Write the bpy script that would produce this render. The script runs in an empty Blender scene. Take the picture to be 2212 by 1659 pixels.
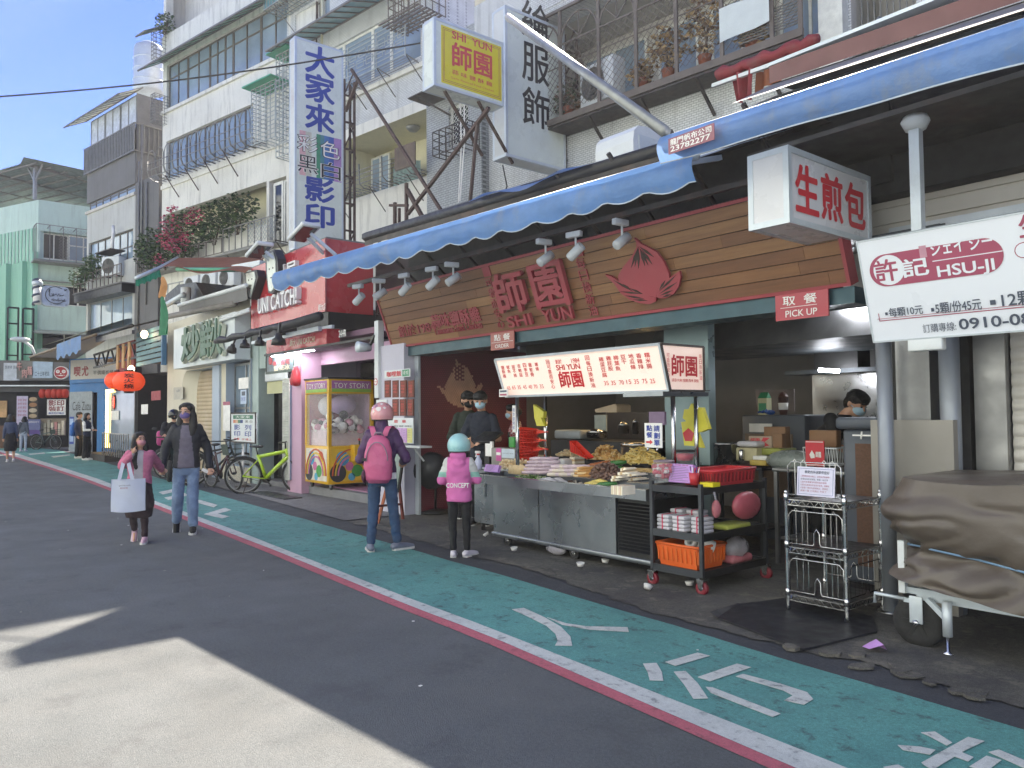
import bpy,bmesh,math,random
from math import sin,cos,pi,radians,tan,atan2,sqrt
from mathutils import Vector,Matrix,noise as mnoise
random.seed(7)
SC=bpy.context.scene
COL=SC.collection
R=random.random
def ru(a,b):return a+(b-a)*random.random()

# ---------------------------------------------------------------- camera, world, sun, exposure
FPX,YAW,PITCH,ROLL,EYE=1662.0,radians(50.8),radians(2.15),radians(0.5),1.5
_d=Vector((-sin(YAW)*cos(PITCH),cos(YAW)*cos(PITCH),sin(PITCH)))
_r0=Vector((cos(YAW),sin(YAW),0));_u0=_r0.cross(_d)
_r=_r0*cos(ROLL)-_u0*sin(ROLL);_u=_r0*sin(ROLL)+_u0*cos(ROLL)
CAMLOC=Vector((0,0,EYE))
cam=bpy.data.cameras.new('camera');camo=bpy.data.objects.new('camera',cam);COL.objects.link(camo)
cam.sensor_width=36;cam.lens=FPX/2212*36;cam.clip_end=2000;cam.clip_start=0.05
camo.matrix_world=Matrix(((_r.x,_u.x,-_d.x,0),(_r.y,_u.y,-_d.y,0),(_r.z,_u.z,-_d.z,EYE),(0,0,0,1)))
SC.camera=camo
SC.view_settings.view_transform='Standard';SC.view_settings.look='None'
SC.view_settings.exposure=2.65;SC.view_settings.gamma=1
SUN_EL,SUN_AZ=radians(42.8),Vector((-0.66,0.75))
wd=bpy.data.worlds.new('World');SC.world=wd;wd.use_nodes=True
nt=wd.node_tree;sky=nt.nodes.new('ShaderNodeTexSky');sky.sky_type='NISHITA';sky.sun_disc=False
sky.sun_elevation=SUN_EL;sky.sun_rotation=atan2(SUN_AZ.x,SUN_AZ.y);sky.air_density=1.0;sky.dust_density=0.0;sky.ozone_density=3.0
bg=nt.nodes['Background'];bg.inputs[1].default_value=0.055
tint=nt.nodes.new('ShaderNodeVectorMath');tint.operation='MULTIPLY';tint.inputs[1].default_value=(.42,.44,.7)
nt.links.new(sky.outputs[0],tint.inputs[0]);nt.links.new(tint.outputs[0],bg.inputs[0])
sl=bpy.data.lights.new('sun','SUN');sl.energy=3.0;sl.angle=radians(0.5);sl.color=(1,.9,.76)
slo=bpy.data.objects.new('sun',sl);COL.objects.link(slo)
_sd=Vector((SUN_AZ.x*cos(SUN_EL),SUN_AZ.y*cos(SUN_EL),sin(SUN_EL)))
slo.rotation_euler=_sd.to_track_quat('Z','Y').to_euler();slo.location=(0,0,40)
SC.cycles.use_denoising=True
SC.cycles.max_bounces=6;SC.cycles.diffuse_bounces=3;SC.cycles.glossy_bounces=3;SC.cycles.transmission_bounces=5;SC.cycles.transparent_max_bounces=8
SC.cycles.sample_clamp_indirect=4

# ---------------------------------------------------------------- survey helpers: a sighted direction meets a known real surface
def ray(u,v):return _d+_r*((u-1106)/FPX)+_u*((829.5-v)/FPX)
def at(u,v,Y):
    q=ray(u,v);return CAMLOC+q*(Y/q.y)
def atx(u,v,X):
    q=ray(u,v);return CAMLOC+q*(X/q.x)
def gr(u,v,z=0.0):
    q=ray(u,v);return CAMLOC+q*((z-EYE)/q.z)
def FR(x,y,deg=0,z=0):return Matrix.Translation((x,y,z))@Matrix.Rotation(radians(deg),4,'Z')
def on(F,u,v,y=0.0):
    Fi=F.inverted();o=Fi@CAMLOC;q=Fi.to_3x3()@ray(u,v);p=o+q*((y-o.y)/q.y);return p.x,p.z
def onp(M,u,v):
    Mi=M.inverted();o=Mi@CAMLOC;q=Mi.to_3x3()@ray(u,v);p=o+q*(-o.z/q.z);return p.x,p.y
def face(F,y=0.0):return F@Matrix.Translation((0,y,0))@Matrix(((1,0,0,0),(0,0,-1,0),(0,1,0,0),(0,0,0,1)))
def facex(X,Y,Z):return Matrix(((0,0,1,X),(1,0,0,Y),(0,1,0,Z),(0,0,0,1)))
I4=Matrix.Identity(4)

# ---------------------------------------------------------------- materials
def hx(h):
    h=h.lstrip('#');c=[int(h[i:i+2],16)/255 for i in(0,2,4)]
    return tuple(x/12.92 if x<=.04045 else((x+.055)/1.055)**2.4 for x in c)
def L(c):return hx(c)if isinstance(c,str)else((c,c,c)if isinstance(c,(int,float))else tuple(c))
MATS={}
def newmat(name):
    m=bpy.data.materials.new(name);m.use_nodes=True
    return m,m.node_tree,m.node_tree.nodes['Principled BSDF']
def N(nt,t,**k):
    n=nt.nodes.new(t)
    for a,b in k.items():
        if a.startswith('i_'):
            key=a[2:];n.inputs[int(key)if key.isdigit()else key.replace('_',' ')].default_value=b
        else:setattr(n,a,b)
    return n
def mixc(nt,fac,a,b,blend='MIX'):
    n=nt.nodes.new('ShaderNodeMix');n.data_type='RGBA';n.blend_type=blend
    for s,x in((0,fac),(6,a),(7,b)):
        if hasattr(x,'links'):nt.links.new(x,n.inputs[s])
        elif s==0:n.inputs[0].default_value=x
        else:n.inputs[s].default_value=(*x,1)
    return n.outputs[2]
def ramp(nt,src,a,b,lo=0.,hi=1.):
    n=N(nt,'ShaderNodeMapRange');nt.links.new(src,n.inputs[0])
    n.inputs[1].default_value=a;n.inputs[2].default_value=b;n.inputs[3].default_value=lo;n.inputs[4].default_value=hi
    return n.outputs[0]
def nz(nt,co,scale,detail=4,rough=.55,stretch=None):
    if stretch:
        mp=N(nt,'ShaderNodeMapping');mp.inputs['Scale'].default_value=stretch;nt.links.new(co,mp.inputs[0]);co=mp.outputs[0]
    n=N(nt,'ShaderNodeTexNoise',i_Scale=scale,i_Detail=detail,i_Roughness=rough);nt.links.new(co,n.inputs['Vector'])
    return n.outputs[0]
def mat(name,col,rough=.6,metal=0,var=.14,scale=6,bump=0,bscale=80,emit=None,es=0,trans=0,coat=0,dirt=None,da=.5,ior=1.5,alpha=1,streak=0,streakc=.06):
    if name in MATS:return MATS[name]
    m,t,p=newmat(name);c=L(col);tc=N(t,'ShaderNodeTexCoord').outputs['Object']
    o=None
    if var:
        f=ramp(t,nz(t,tc,scale),.3,.7,1-var,1+var)
        n=N(t,'ShaderNodeVectorMath',operation='SCALE');n.inputs[0].default_value=c;t.links.new(f,n.inputs['Scale']);o=n.outputs[0]
    if streak:
        f=ramp(t,nz(t,tc,5,5,.65,(1,1,.12)),.5,.78,0,streak);o=mixc(t,f,o if o else c,L(streakc))
    if dirt:
        f=ramp(t,nz(t,tc,scale*.5,6,.7),.52,.72,0,da);o=mixc(t,f,o if o else c,L(dirt))
    if o:t.links.new(o,p.inputs['Base Color'])
    else:p.inputs['Base Color'].default_value=(*c,1)
    if var and rough>.1:
        t.links.new(ramp(t,nz(t,tc,scale*1.7),.3,.7,max(.03,rough-.12),min(1,rough+.12)),p.inputs['Roughness'])
    else:p.inputs['Roughness'].default_value=rough
    p.inputs['Metallic'].default_value=metal;p.inputs['IOR'].default_value=ior
    p.inputs['Transmission Weight'].default_value=trans;p.inputs['Coat Weight'].default_value=coat;p.inputs['Alpha'].default_value=alpha
    if emit is not None:
        p.inputs['Emission Color'].default_value=(*L(emit),1);p.inputs['Emission Strength'].default_value=es
    if bump:
        b=N(t,'ShaderNodeBump',i_Strength=bump,i_Distance=.02);t.links.new(nz(t,tc,bscale,3),b.inputs['Height']);t.links.new(b.outputs[0],p.inputs['Normal'])
    MATS[name]=m;return m
def pm(h,rough=.55,**k):return mat('paint_'+str(h).strip('#')+'_%d'%int(rough*100),h,rough,**k)

# ---------------------------------------------------------------- meshes
TXT={}
def glyphs(body,res=3):
    key=body
    if key not in TXT:
        c=bpy.data.curves.new('lettering','FONT');c.body=body;c.resolution_u=res;c.fill_mode='FRONT';c.align_x='CENTER'
        o=bpy.data.objects.new('lettering',c);COL.objects.link(o)
        me=bpy.data.meshes.new_from_object(o.evaluated_get(bpy.context.evaluated_depsgraph_get()))
        vs=[tuple(v.co)for v in me.vertices];fs=[tuple(p.vertices)for p in me.polygons]
        bpy.data.objects.remove(o);bpy.data.curves.remove(c);bpy.data.meshes.remove(me)
        if not vs:vs=[(0,0,0),(1,0,0),(0,1,0)];fs=[]
        xs=[v[0]for v in vs];ys=[v[1]for v in vs]
        TXT[key]=(vs,fs,min(xs),max(xs),min(ys),max(ys))
    return TXT[key]
class MB:
    def __init__(s,T=None):s.v=[];s.f=[];s.m=[];s.sm=[];s.mats=[];s.T=T or I4
    def add(s,vs,fs,mt,smooth=False):
        if mt not in s.mats:s.mats.append(mt)
        k=s.mats.index(mt);n=len(s.v);T=s.T
        s.v+=[tuple(T@Vector(v))for v in vs];s.f+=[tuple(i+n for i in f)for f in fs];s.m+=[k]*len(fs);s.sm+=[smooth]*len(fs);return s
    def box(s,x0,y0,z0,x1,y1,z1,mt,bev=0):
        if x1<x0:x0,x1=x1,x0
        if y1<y0:y0,y1=y1,y0
        if z1<z0:z0,z1=z1,z0
        bev=min(bev,(x1-x0)*.45,(y1-y0)*.45,(z1-z0)*.45)
        if bev<=0:
            return s.add([(x0,y0,z0),(x1,y0,z0),(x1,y1,z0),(x0,y1,z0),(x0,y0,z1),(x1,y0,z1),(x1,y1,z1),(x0,y1,z1)],
                  [(0,3,2,1),(4,5,6,7),(0,1,5,4),(1,2,6,5),(2,3,7,6),(3,0,4,7)],mt)
        bm=bmesh.new();bmesh.ops.create_cube(bm,size=1)
        for v in bm.verts:v.co=Vector(((x0+x1)/2+v.co.x*(x1-x0),(y0+y1)/2+v.co.y*(y1-y0),(z0+z1)/2+v.co.z*(z1-z0)))
        bmesh.ops.bevel(bm,geom=bm.edges[:],offset=bev,segments=2,affect='EDGES',profile=.5)
        bm.verts.index_update();s.add([tuple(v.co)for v in bm.verts],[tuple(v.index for v in f.verts)for f in bm.faces],mt,True);bm.free();return s
    def cb(s,c,sx,sy,sz,mt,bev=0):return s.box(c[0]-sx/2,c[1]-sy/2,c[2]-sz/2,c[0]+sx/2,c[1]+sy/2,c[2]+sz/2,mt,bev)
    def quad(s,a,b,c,d,mt):return s.add([a,b,c,d],[(0,1,2,3)],mt)
    def tube(s,pts,r,mt,n=6,caps=True,smooth=True):
        pts=[Vector(p)for p in pts];rs=r if isinstance(r,(list,tuple))else[r]*len(pts);vs=[];fs=[];prev=None
        for i,p in enumerate(pts):
            t=((pts[min(i+1,len(pts)-1)]-pts[max(i-1,0)]));t=t.normalized()if t.length>1e-9 else Vector((0,0,1))
            a=prev-t*prev.dot(t)if prev is not None else Vector()
            if a.length<1e-4:a=t.cross(Vector((0,0,1)));a=a if a.length>1e-3 else t.cross(Vector((1,0,0)))
            a.normalize();b=t.cross(a);prev=a
            for k in range(n):
                w=2*pi*(k+.5)/n;vs.append(p+(a*cos(w)+b*sin(w))*rs[i])
        for i in range(len(pts)-1):
            for k in range(n):k2=(k+1)%n;fs.append((i*n+k,i*n+k2,(i+1)*n+k2,(i+1)*n+k))
        if caps:fs+=[tuple(range(n))[::-1],tuple(range((len(pts)-1)*n,len(pts)*n))]
        return s.add(vs,fs,mt,smooth and n>4)
    def bar(s,a,b,w,mt):return s.tube([a,b],w*.707,mt,4,True,False)
    def lathe(s,prof,mt,n=16,c=(0,0,0),axis='z',smooth=True,sx=1,sy=1):
        vs=[];fs=[]
        for(r,h)in prof:
            for k in range(n):
                w=2*pi*k/n;x,y,z=r*cos(w)*sx,r*sin(w)*sy,h
                if axis=='x':x,y,z=z,x,y
                if axis=='y':x,y,z=x,-z,y
                vs.append((c[0]+x,c[1]+y,c[2]+z))
        for i in range(len(prof)-1):
            for k in range(n):k2=(k+1)%n;fs.append((i*n+k,i*n+k2,(i+1)*n+k2,(i+1)*n+k))
        if prof[0][0]>1e-4:fs.append(tuple(range(n))[::-1])
        if prof[-1][0]>1e-4:fs.append(tuple(range((len(prof)-1)*n,len(prof)*n)))
        return s.add(vs,fs,mt,smooth)
    def ball(s,c,rx,ry,rz,mt,n=12,m=8):
        return s.lathe([(max(1e-5,sin(pi*i/m)),-cos(pi*i/m))for i in range(m+1)],mt,n)if False else s._ball(c,rx,ry,rz,mt,n,m)
    def _ball(s,c,rx,ry,rz,mt,n,m):
        vs=[];fs=[]
        for i in range(m+1):
            for k in range(n):vs.append((c[0]+rx*sin(pi*i/m)*cos(2*pi*k/n),c[1]+ry*sin(pi*i/m)*sin(2*pi*k/n),c[2]-rz*cos(pi*i/m)))
        for i in range(m):
            for k in range(n):k2=(k+1)%n;fs.append((i*n+k,i*n+k2,(i+1)*n+k2,(i+1)*n+k))
        return s.add(vs,fs,mt,True)
    def ext(s,poly,d,mt,z=0):
        a=sum(poly[i][0]*poly[(i+1)%len(poly)][1]-poly[(i+1)%len(poly)][0]*poly[i][1]for i in range(len(poly)))
        if a<0:poly=poly[::-1]
        n=len(poly);vs=[(x,y,z)for x,y in poly]+[(x,y,z+d)for x,y in poly]
        return s.add(vs,[tuple(range(n))[::-1],tuple(range(n,2*n))]+[(i,(i+1)%n,n+(i+1)%n,n+i)for i in range(n)],mt)
    def text(s,body,x0,y0,x1,y1,mt,z=.002,d=.002,bold=0.0,keep=False):
        vs,fs,a,b,c,e=glyphs(body);o=min(bold,.03);w,h=max(b-a+2*o,1e-3),max(e-c+2*o,1e-3)
        sx,sy=(x1-x0)/w,(y1-y0)/h
        if keep:k=min(sx,sy);x0=(x0+x1)/2-k*w/2;y0=(y0+y1)/2-k*h/2;sx=sy=k
        ed=[]
        if d>.008:
            cnt={(f[i],f[(i+1)%len(f)])for f in fs for i in range(len(f))};ed=[e2 for e2 in cnt if(e2[1],e2[0])not in cnt]
        st=[(0,0)]if o<.004 else[(o*cos(k*pi/3),o*sin(k*pi/3))for k in range(6)]+[(0,0)]
        for q,(ox,oy)in enumerate(st):
            pv=[(x0+(v[0]-a+o+ox)*sx,y0+(v[1]-c+o+oy)*sy,z+d+q*.00006)for v in vs];s.add(pv,fs,mt)
            if ed and q%2==0:n=len(vs);s.add(pv+[(x,y,z)for x,y,_ in pv],[(b2,a2,a2+n,b2+n)for a2,b2 in ed],mt)
        return s
    def column(s,body,x0,y0,x1,y1,mt,gap=.12,**k):
        n=len(body);h=(y1-y0)/n
        for i,ch in enumerate(body):
            if ch!=' ':s.text(ch,x0,y1-(i+1)*h+h*gap/2,x1,y1-i*h-h*gap/2,mt,**k)
        return s
    def sheet(s,fn,nu,nv,mt,smooth=True,th=0):
        vs=[tuple(fn(i/nu,j/nv))for j in range(nv+1)for i in range(nu+1)];w=nu+1
        return s.add(vs,[(j*w+i,j*w+i+1,(j+1)*w+i+1,(j+1)*w+i)for j in range(nv)for i in range(nu)],mt,smooth)
    def build(s,name,parent=None,T=None):
        root=parent
        while root is not None and root.parent is not None:root=root.parent
        inv=(root.matrix_basis.inverted()if root is not None else I4)
        me=bpy.data.meshes.new(name);me.from_pydata([tuple(inv@Vector(v))for v in s.v]if root is not None else s.v,[],s.f)
        for m in s.mats:me.materials.append(m)
        me.polygons.foreach_set('material_index',s.m);me.polygons.foreach_set('use_smooth',s.sm);me.update()
        o=bpy.data.objects.new(name,me);COL.objects.link(o);o.parent=parent;return o
def tag(o,label=None,cat=None,group=None,kind=None):
    for k,v in(('label',label),('category',cat),('group',group),('kind',kind)):
        if v:o[k]=v
    return o
def thing(name,label,cat,group=None,loc=(0,0,0),rz=0):
    o=bpy.data.objects.new(name,None);COL.objects.link(o);o.matrix_basis=Matrix.Translation(loc)@Matrix.Rotation(rz,4,'Z');o.empty_display_size=.2
    return tag(o,label,cat,group)
def one(mb,name,label,cat,group=None,loc=None):
    if loc is None:
        n=len(mb.v);loc=(sum(v[0]for v in mb.v)/n,sum(v[1]for v in mb.v)/n,min(v[2]for v in mb.v))
    mb.v=[(v[0]-loc[0],v[1]-loc[1],v[2]-loc[2])for v in mb.v]
    o=mb.build(name);o.location=loc;return tag(o,label,cat,group)
def copy_tree(o,parent=None):
    c=o.copy();COL.objects.link(c);c.parent=parent
    for ch in[x for x in o.children]:copy_tree(ch,c)
    return c
def dup(o,label=None,M=None):
    c=copy_tree(o)
    if M is not None:c.matrix_basis=M@o.matrix_basis
    if label:c['label']=label
    return c

# common materials
STEEL=mat('brushed_steel',.42,.33,1,.1,3,.05,120);STEELD=mat('dull_steel',.3,.45,.9,.15,4)
CHROME=mat('chrome',.6,.2,1,.05);ALU=mat('aluminium','#c8d0d6',.4,.3,.1,4,dirt='#6b6a62',da=.35);IRON=mat('dark_iron','#3c3836',.6,.2,.25,5,dirt='#5d3a28',da=.5)
RUST=mat('rusty_iron','#4a3832',.75,.1,.3,6);BLACK=mat('black_plastic',.012,.45,0,.2);RUBBER=mat('rubber',.018,.8,0,.25,20)
WHITEP=mat('white_paint','#d5d9da',.5,0,.06,3,dirt='#8d8a7f',da=.4);OFFW=mat('off_white_acrylic','#d7ddd4',.3,0,.05,1.5,dirt='#a9aa9a',da=.35)
GLASS=mat('window_glass','#8496a6',.05,0,.3,.7,ior=1.7);GLASSD=mat('dark_glass','#141a20',.05,0,.3,.8,ior=1.7)  # window panes: brightness of the reflected sky put into the pale base colour
RED=mat('sign_red','#b5323a',.45,0,.08);GREENT=mat('green_translucent','#4fae86',.4,0,.12,2,trans=.25)
# ---------------------------------------------------------------- ground
def road_mat(name,col,amp=.25,speck=.0,bump=.35,patch=None,pa=.5,fine=260,wear=None,wa=.0,ws=9,rough=.85,crack=0):
    m,t,p=newmat(name);tc=N(t,'ShaderNodeTexCoord').outputs['Object'];c=L(col)
    f=ramp(t,nz(t,tc,.5,6,.6),.25,.75,1-amp,1+amp);g=ramp(t,nz(t,tc,fine,2),.3,.7,1-amp*1.2,1+amp*1.2)
    g2=ramp(t,nz(t,tc,fine*.22,4,.75),.3,.7,1-amp,1+amp);m0=N(t,'ShaderNodeMath',operation='MULTIPLY');t.links.new(g2,m0.inputs[0]);t.links.new(g,m0.inputs[1]);mul=N(t,'ShaderNodeMath',operation='MULTIPLY');t.links.new(f,mul.inputs[0]);t.links.new(m0.outputs[0],mul.inputs[1])
    n=N(t,'ShaderNodeVectorMath',operation='SCALE');n.inputs[0].default_value=c;t.links.new(mul.outputs[0],n.inputs['Scale']);o=n.outputs[0]
    if patch:o=mixc(t,ramp(t,nz(t,tc,1.3,8,.7),.48,.68,0,pa),o,L(patch))
    if wear:o=mixc(t,ramp(t,nz(t,tc,ws,8,.75),.54,.64,0,wa),o,L(wear))
    if crack:
        vc=N(t,'ShaderNodeTexVoronoi',i_Scale=crack,feature='DISTANCE_TO_EDGE');wn=N(t,'ShaderNodeTexNoise',i_Scale=3.0,i_Detail=5);t.links.new(tc,wn.inputs['Vector']);mv=N(t,'ShaderNodeMix',data_type='VECTOR');mv.inputs[0].default_value=.35;t.links.new(tc,mv.inputs[4]);t.links.new(wn.outputs['Color'],mv.inputs[5]);t.links.new(mv.outputs[1],vc.inputs['Vector'])
        o=mixc(t,ramp(t,vc.outputs['Distance'],.002,.007,.75,0),o,[x*.35 for x in c])
    if speck:
        v=N(t,'ShaderNodeTexVoronoi',i_Scale=7.0);t.links.new(tc,v.inputs['Vector'])
        o=mixc(t,ramp(t,v.outputs['Distance'],.035,.05,speck,0),o,(.5,.5,.48))
    t.links.new(o,p.inputs['Base Color']);t.links.new(ramp(t,nz(t,tc,2.5,5),.3,.7,rough-.15,rough+.1),p.inputs['Roughness'])
    b=N(t,'ShaderNodeBump',i_Strength=bump,i_Distance=.01);t.links.new(nz(t,tc,fine*.6,4,.7),b.inputs['Height']);t.links.new(b.outputs[0],p.inputs['Normal'])
    return m
ASPH=road_mat('asphalt',(.108,.117,.12),.24,.12,.9,(.138,.14,.136),.5,230,(.07,.074,.078),.55,2.2)
GREENL=road_mat('green_lane_paint','#568f89',.22,.3,.35,'#3f7072',.6,200,'#3a4f52',.8,7)
WHITEL=road_mat('white_line_paint','#c2c5c0',.14,0,.3,'#8e9899',.5,200,'#56595e',.7,11)
REDL=road_mat('red_line_paint','#b5606b',.15,0,.3,'#9c4a56',.5,200,'#4e3a40',.6,12)
PAVE=road_mat('worn_concrete','#56544f',.34,.15,.8,'#35343a',.85,150,'#7d776b',.6,3.6,crack=.9)
SEAM=road_mat('dark_asphalt','#3c3e44',.25,.1,.7,'#2f3138',.6,200)
TILE=road_mat('pavement_tiles','#6e6d6e',.2,.2,.4,'#55545a',.6,150,'#454349',.6,4)
b=MB();S=600
b.quad((-S,-S,0),(S,-S,0),(S,S,0),(-S,S,0),ASPH)
tag(b.build('road'),kind='structure')
def poly(pts):return pts
def curve(pts):
    pts=sorted(pts)
    def f(x):
        if x<=pts[0][0]:i=0
        elif x>=pts[-1][0]:i=len(pts)-2
        else:i=max(k for k in range(len(pts)-1)if pts[k][0]<=x)
        (a,c),(d,e)=pts[i],pts[i+1];return c+(e-c)*(x-a)/(d-a)
    return f
e0=curve([(-56,2.2),(-40,3.75),(-26,3.7),(-20.6,3.65),(-13.5,3.44),(-8.2,3.26),(-5.2,3.1),(-4.2,3.08),(-1.9,2.9),(3,2.55)])
e1=curve([(-56,2.35),(-40,3.92),(-26,3.85),(-20.6,3.78),(-13.5,3.56),(-8.2,3.37),(-5.2,3.2),(-4.2,3.18),(-1.9,2.99),(3,2.65)])
e2=curve([(-56,2.5),(-40,4.3),(-26,4.1),(-20.6,4.0),(-14.5,3.72),(-9.9,3.56),(-5.5,3.33),(-4.4,3.3),(-1.7,3.15),(3,2.8)])
e3=curve([(-56,4.4),(-40,6.1),(-30,5.7),(-23.7,5.36),(-14,4.85),(-5.8,4.46),(-1.3,4.14),(3,3.8)])
e4=curve([(-56,5.0),(-40,6.5),(-24,5.75),(-14.2,5.3),(-10,5.02),(-8.2,4.95),(-6.6,4.78),(-5.8,4.79),(-4.9,4.66),(-4.2,4.5),(-3.4,4.44),(-2.9,4.42),(-2.4,4.5),(-1.8,4.46),(-1.2,4.4),(3,4.2)])
xs=[-56+i*.5 for i in range(119)]
def band(name,f,g,z,m,xs=xs,wob=0,wob2=0):
    b=MB();vs=[]
    for x in xs:vs+=[(x,f(x)+wob*(mnoise.noise((x*3,0,1))+.5*mnoise.noise((x*11,0,5))),z),(x,g(x)+wob2*mnoise.noise((x*9,0,3)),z)]
    b.add(vs,[(2*i,2*i+2,2*i+3,2*i+1)for i in range(len(xs)-1)],m);return tag(b.build(name),kind='structure')
band('red_line',e0,e1,.004,REDL);band('white_line',e1,e2,.005,WHITEL);band('green_lane',e2,e3,.004,GREENL,wob2=.03);band('asphalt_strip',e3,lambda x:e4(x)+.3,.0025,SEAM)
fx=[-9.8+i*.06 for i in range(300)]
band('pavement',e4,lambda x:14,.012,PAVE,fx,.1)
bx=[-60+.3*i for i in range(168)]
band('pavement',e4,lambda x:14,.016,TILE,bx)
# painted characters on the lane
def c3(x,y):p=gr((1200+x/1.6265)*.8641,(1420+y/1.6265)*.8641);return(p.x,p.y)
GLY={'walk':[[(130,173),(178,167),(262,205),(330,245),(368,285),(375,322),(305,321),(316,300),(306,272),(270,240),(190,200)],[(272,205),(350,230),(430,242),(600,246),(605,265),(450,256),(335,236)]],
 'go':[[(663,395),(718,392),(740,430),(745,465),(690,463),(682,430)],[(753,388),(885,350),(935,363),(795,404)],[(788,428),(836,425),(885,475),(928,537),(868,539),(830,480)],
        [(885,450),(1045,395),(1103,410),(935,467)],[(918,490),(945,492),(1222,600),(1190,613),(940,515)],[(1040,447),(1070,437),(1230,480),(1330,512),(1355,540),(1318,563),(1237,545),(1272,525),(1235,505)]],
 'step':[[(1793,677),(1850,673),(1920,718),(1898,730),(1820,688)],[(1698,728),(1790,735),(1852,748),(1830,767),(1720,748)],[(1795,800),(1985,695),(2052,712),(1958,757),(2007,778),(1985,795),(1930,775),(1840,830),(1810,812)],
          [(2068,757),(2110,747),(2260,810),(2230,830)],[(1990,816),(2060,772),(2120,790),(2060,835)],[(1640,818),(1700,808),(1760,840),(1700,850)]]}
b=MB()
for g in GLY.values():
    for s in g:
        b.ext([c3(*p)for p in s],.002,WHITEL,.008)
for s in[[(343,1064),(390,1054),(396,1059),(352,1069)],[(355,1076),(400,1066),(406,1071),(364,1081)],[(398,1086),(432,1081),(470,1092),(462,1097),(430,1088)],[(440,1112),(486,1098),(500,1103),(470,1111),(496,1117),(480,1121)],
          [(60,981),(95,978),(98,980),(66,983)],[(110,986),(150,982),(152,984),(116,989)]]:
    b.ext([(gr(*p).x,gr(*p).y)for p in s],.002,WHITEL,.008)
tag(b.build('lane_lettering_markings'),kind='structure')
# broken kerb stones at the seam by the folded mat
b=MB()
for i in range(26):
    x=ru(-2.9,.8);y=e4(x)+ru(-.08,.1);s=ru(.03,.09)
    b.T=Matrix.Translation((x,y,.012))@Matrix.Rotation(ru(0,6),4,'Z');b.ext([(s*cos(a)*ru(.7,1.3),s*.7*sin(a)*ru(.7,1.2))for a in[k*1.05 for k in range(6)]],ru(.006,.02),PAVE)
b.T=I4;tag(b.build('broken_concrete_rubble'),kind='stuff')

# ---------------------------------------------------------------- the apartment blocks
def wallmat(name,col,streak=.35,streakc='#77746c',dirt='#8f8b80',da=.35,**k):return mat(name,col,.8,0,.07,.8,.12,30,streak=streak,streakc=streakc,dirt=dirt,da=da,**k)
def tilemat(name,col,mortar,sc=9,dirt='#7d7c78',da=.5):
    m,t,p=newmat(name);tc=N(t,'ShaderNodeTexCoord').outputs['Object']
    sp=N(t,'ShaderNodeSeparateXYZ');t.links.new(tc,sp.inputs[0]);cm=N(t,'ShaderNodeCombineXYZ');t.links.new(sp.outputs[0],cm.inputs[0]);t.links.new(sp.outputs[2],cm.inputs[1])
    br=N(t,'ShaderNodeTexBrick',offset=.5,i_Scale=sc);br.inputs['Color1'].default_value=(*L(col),1);br.inputs['Color2'].default_value=(*[x*.88 for x in L(col)],1);br.inputs['Mortar'].default_value=(*L(mortar),1)
    br.inputs['Mortar Size'].default_value=.045;br.inputs['Brick Width'].default_value=.95;br.inputs['Row Height'].default_value=.42
    t.links.new(cm.outputs[0],br.inputs['Vector'])
    o=mixc(t,ramp(t,nz(t,tc,.6,7,.65),.5,.75,0,da),br.outputs[0],L(dirt));o=mixc(t,ramp(t,nz(t,tc,4,5,.65,(1,1,.1)),.52,.8,0,.5),o,L('#6f6e6b'))
    t.links.new(o,p.inputs['Base Color']);p.inputs['Roughness'].default_value=.55
    return m
TILEW=tilemat('white_wall_tiles','#d6d8d6','#8f9292');TILEG=tilemat('grey_wall_tiles','#a9aeb0','#6d7072',7,'#5c6062',.7)
CREAM=wallmat('cream_render','#dcdad0',.55);CREAMY=wallmat('warm_cream_render','#d8d2b0',.15);GREYW=wallmat('grey_render','#b9bab6',.5);WARMW=wallmat('grey_warm_render','#c4c0b6',.5)
MINT=wallmat('mint_render','#8fbfa8',.25,'#5f8272','#7aa08e');MINTL=wallmat('pale_mint_render','#b9cfc4',.4,'#7d8a82','#93a39a');DGREY=wallmat('dark_grey_render','#6d6c6b',.4,'#4a4a4a','#5a5a58')
FRB=mat('bronze_frame','#5d574f',.45,.3);FRW=mat('white_frame','#dcdcd2',.4);FRS=mat('silver_frame','#8d8f8e',.4,.5);CURT=mat('curtain','#b9c0cc',.9,0,.2,5);CURT2=mat('pale_curtain','#c9c8c0',.9,0,.2,7)
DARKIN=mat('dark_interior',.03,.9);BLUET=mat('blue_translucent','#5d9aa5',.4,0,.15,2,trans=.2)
CAGEW=mat('pale_cage_paint','#a8b0b0',.5,.1,.15,5,dirt='#6d6358',da=.5);CAGED=mat('brown_cage_paint','#6b625b',.6,.1,.2,5,dirt='#4a3d33',da=.5);CAGEM=mat('grey_cage_paint','#7d7d79',.5,.2,.2,5,dirt='#5a4a40',da=.5)

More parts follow.
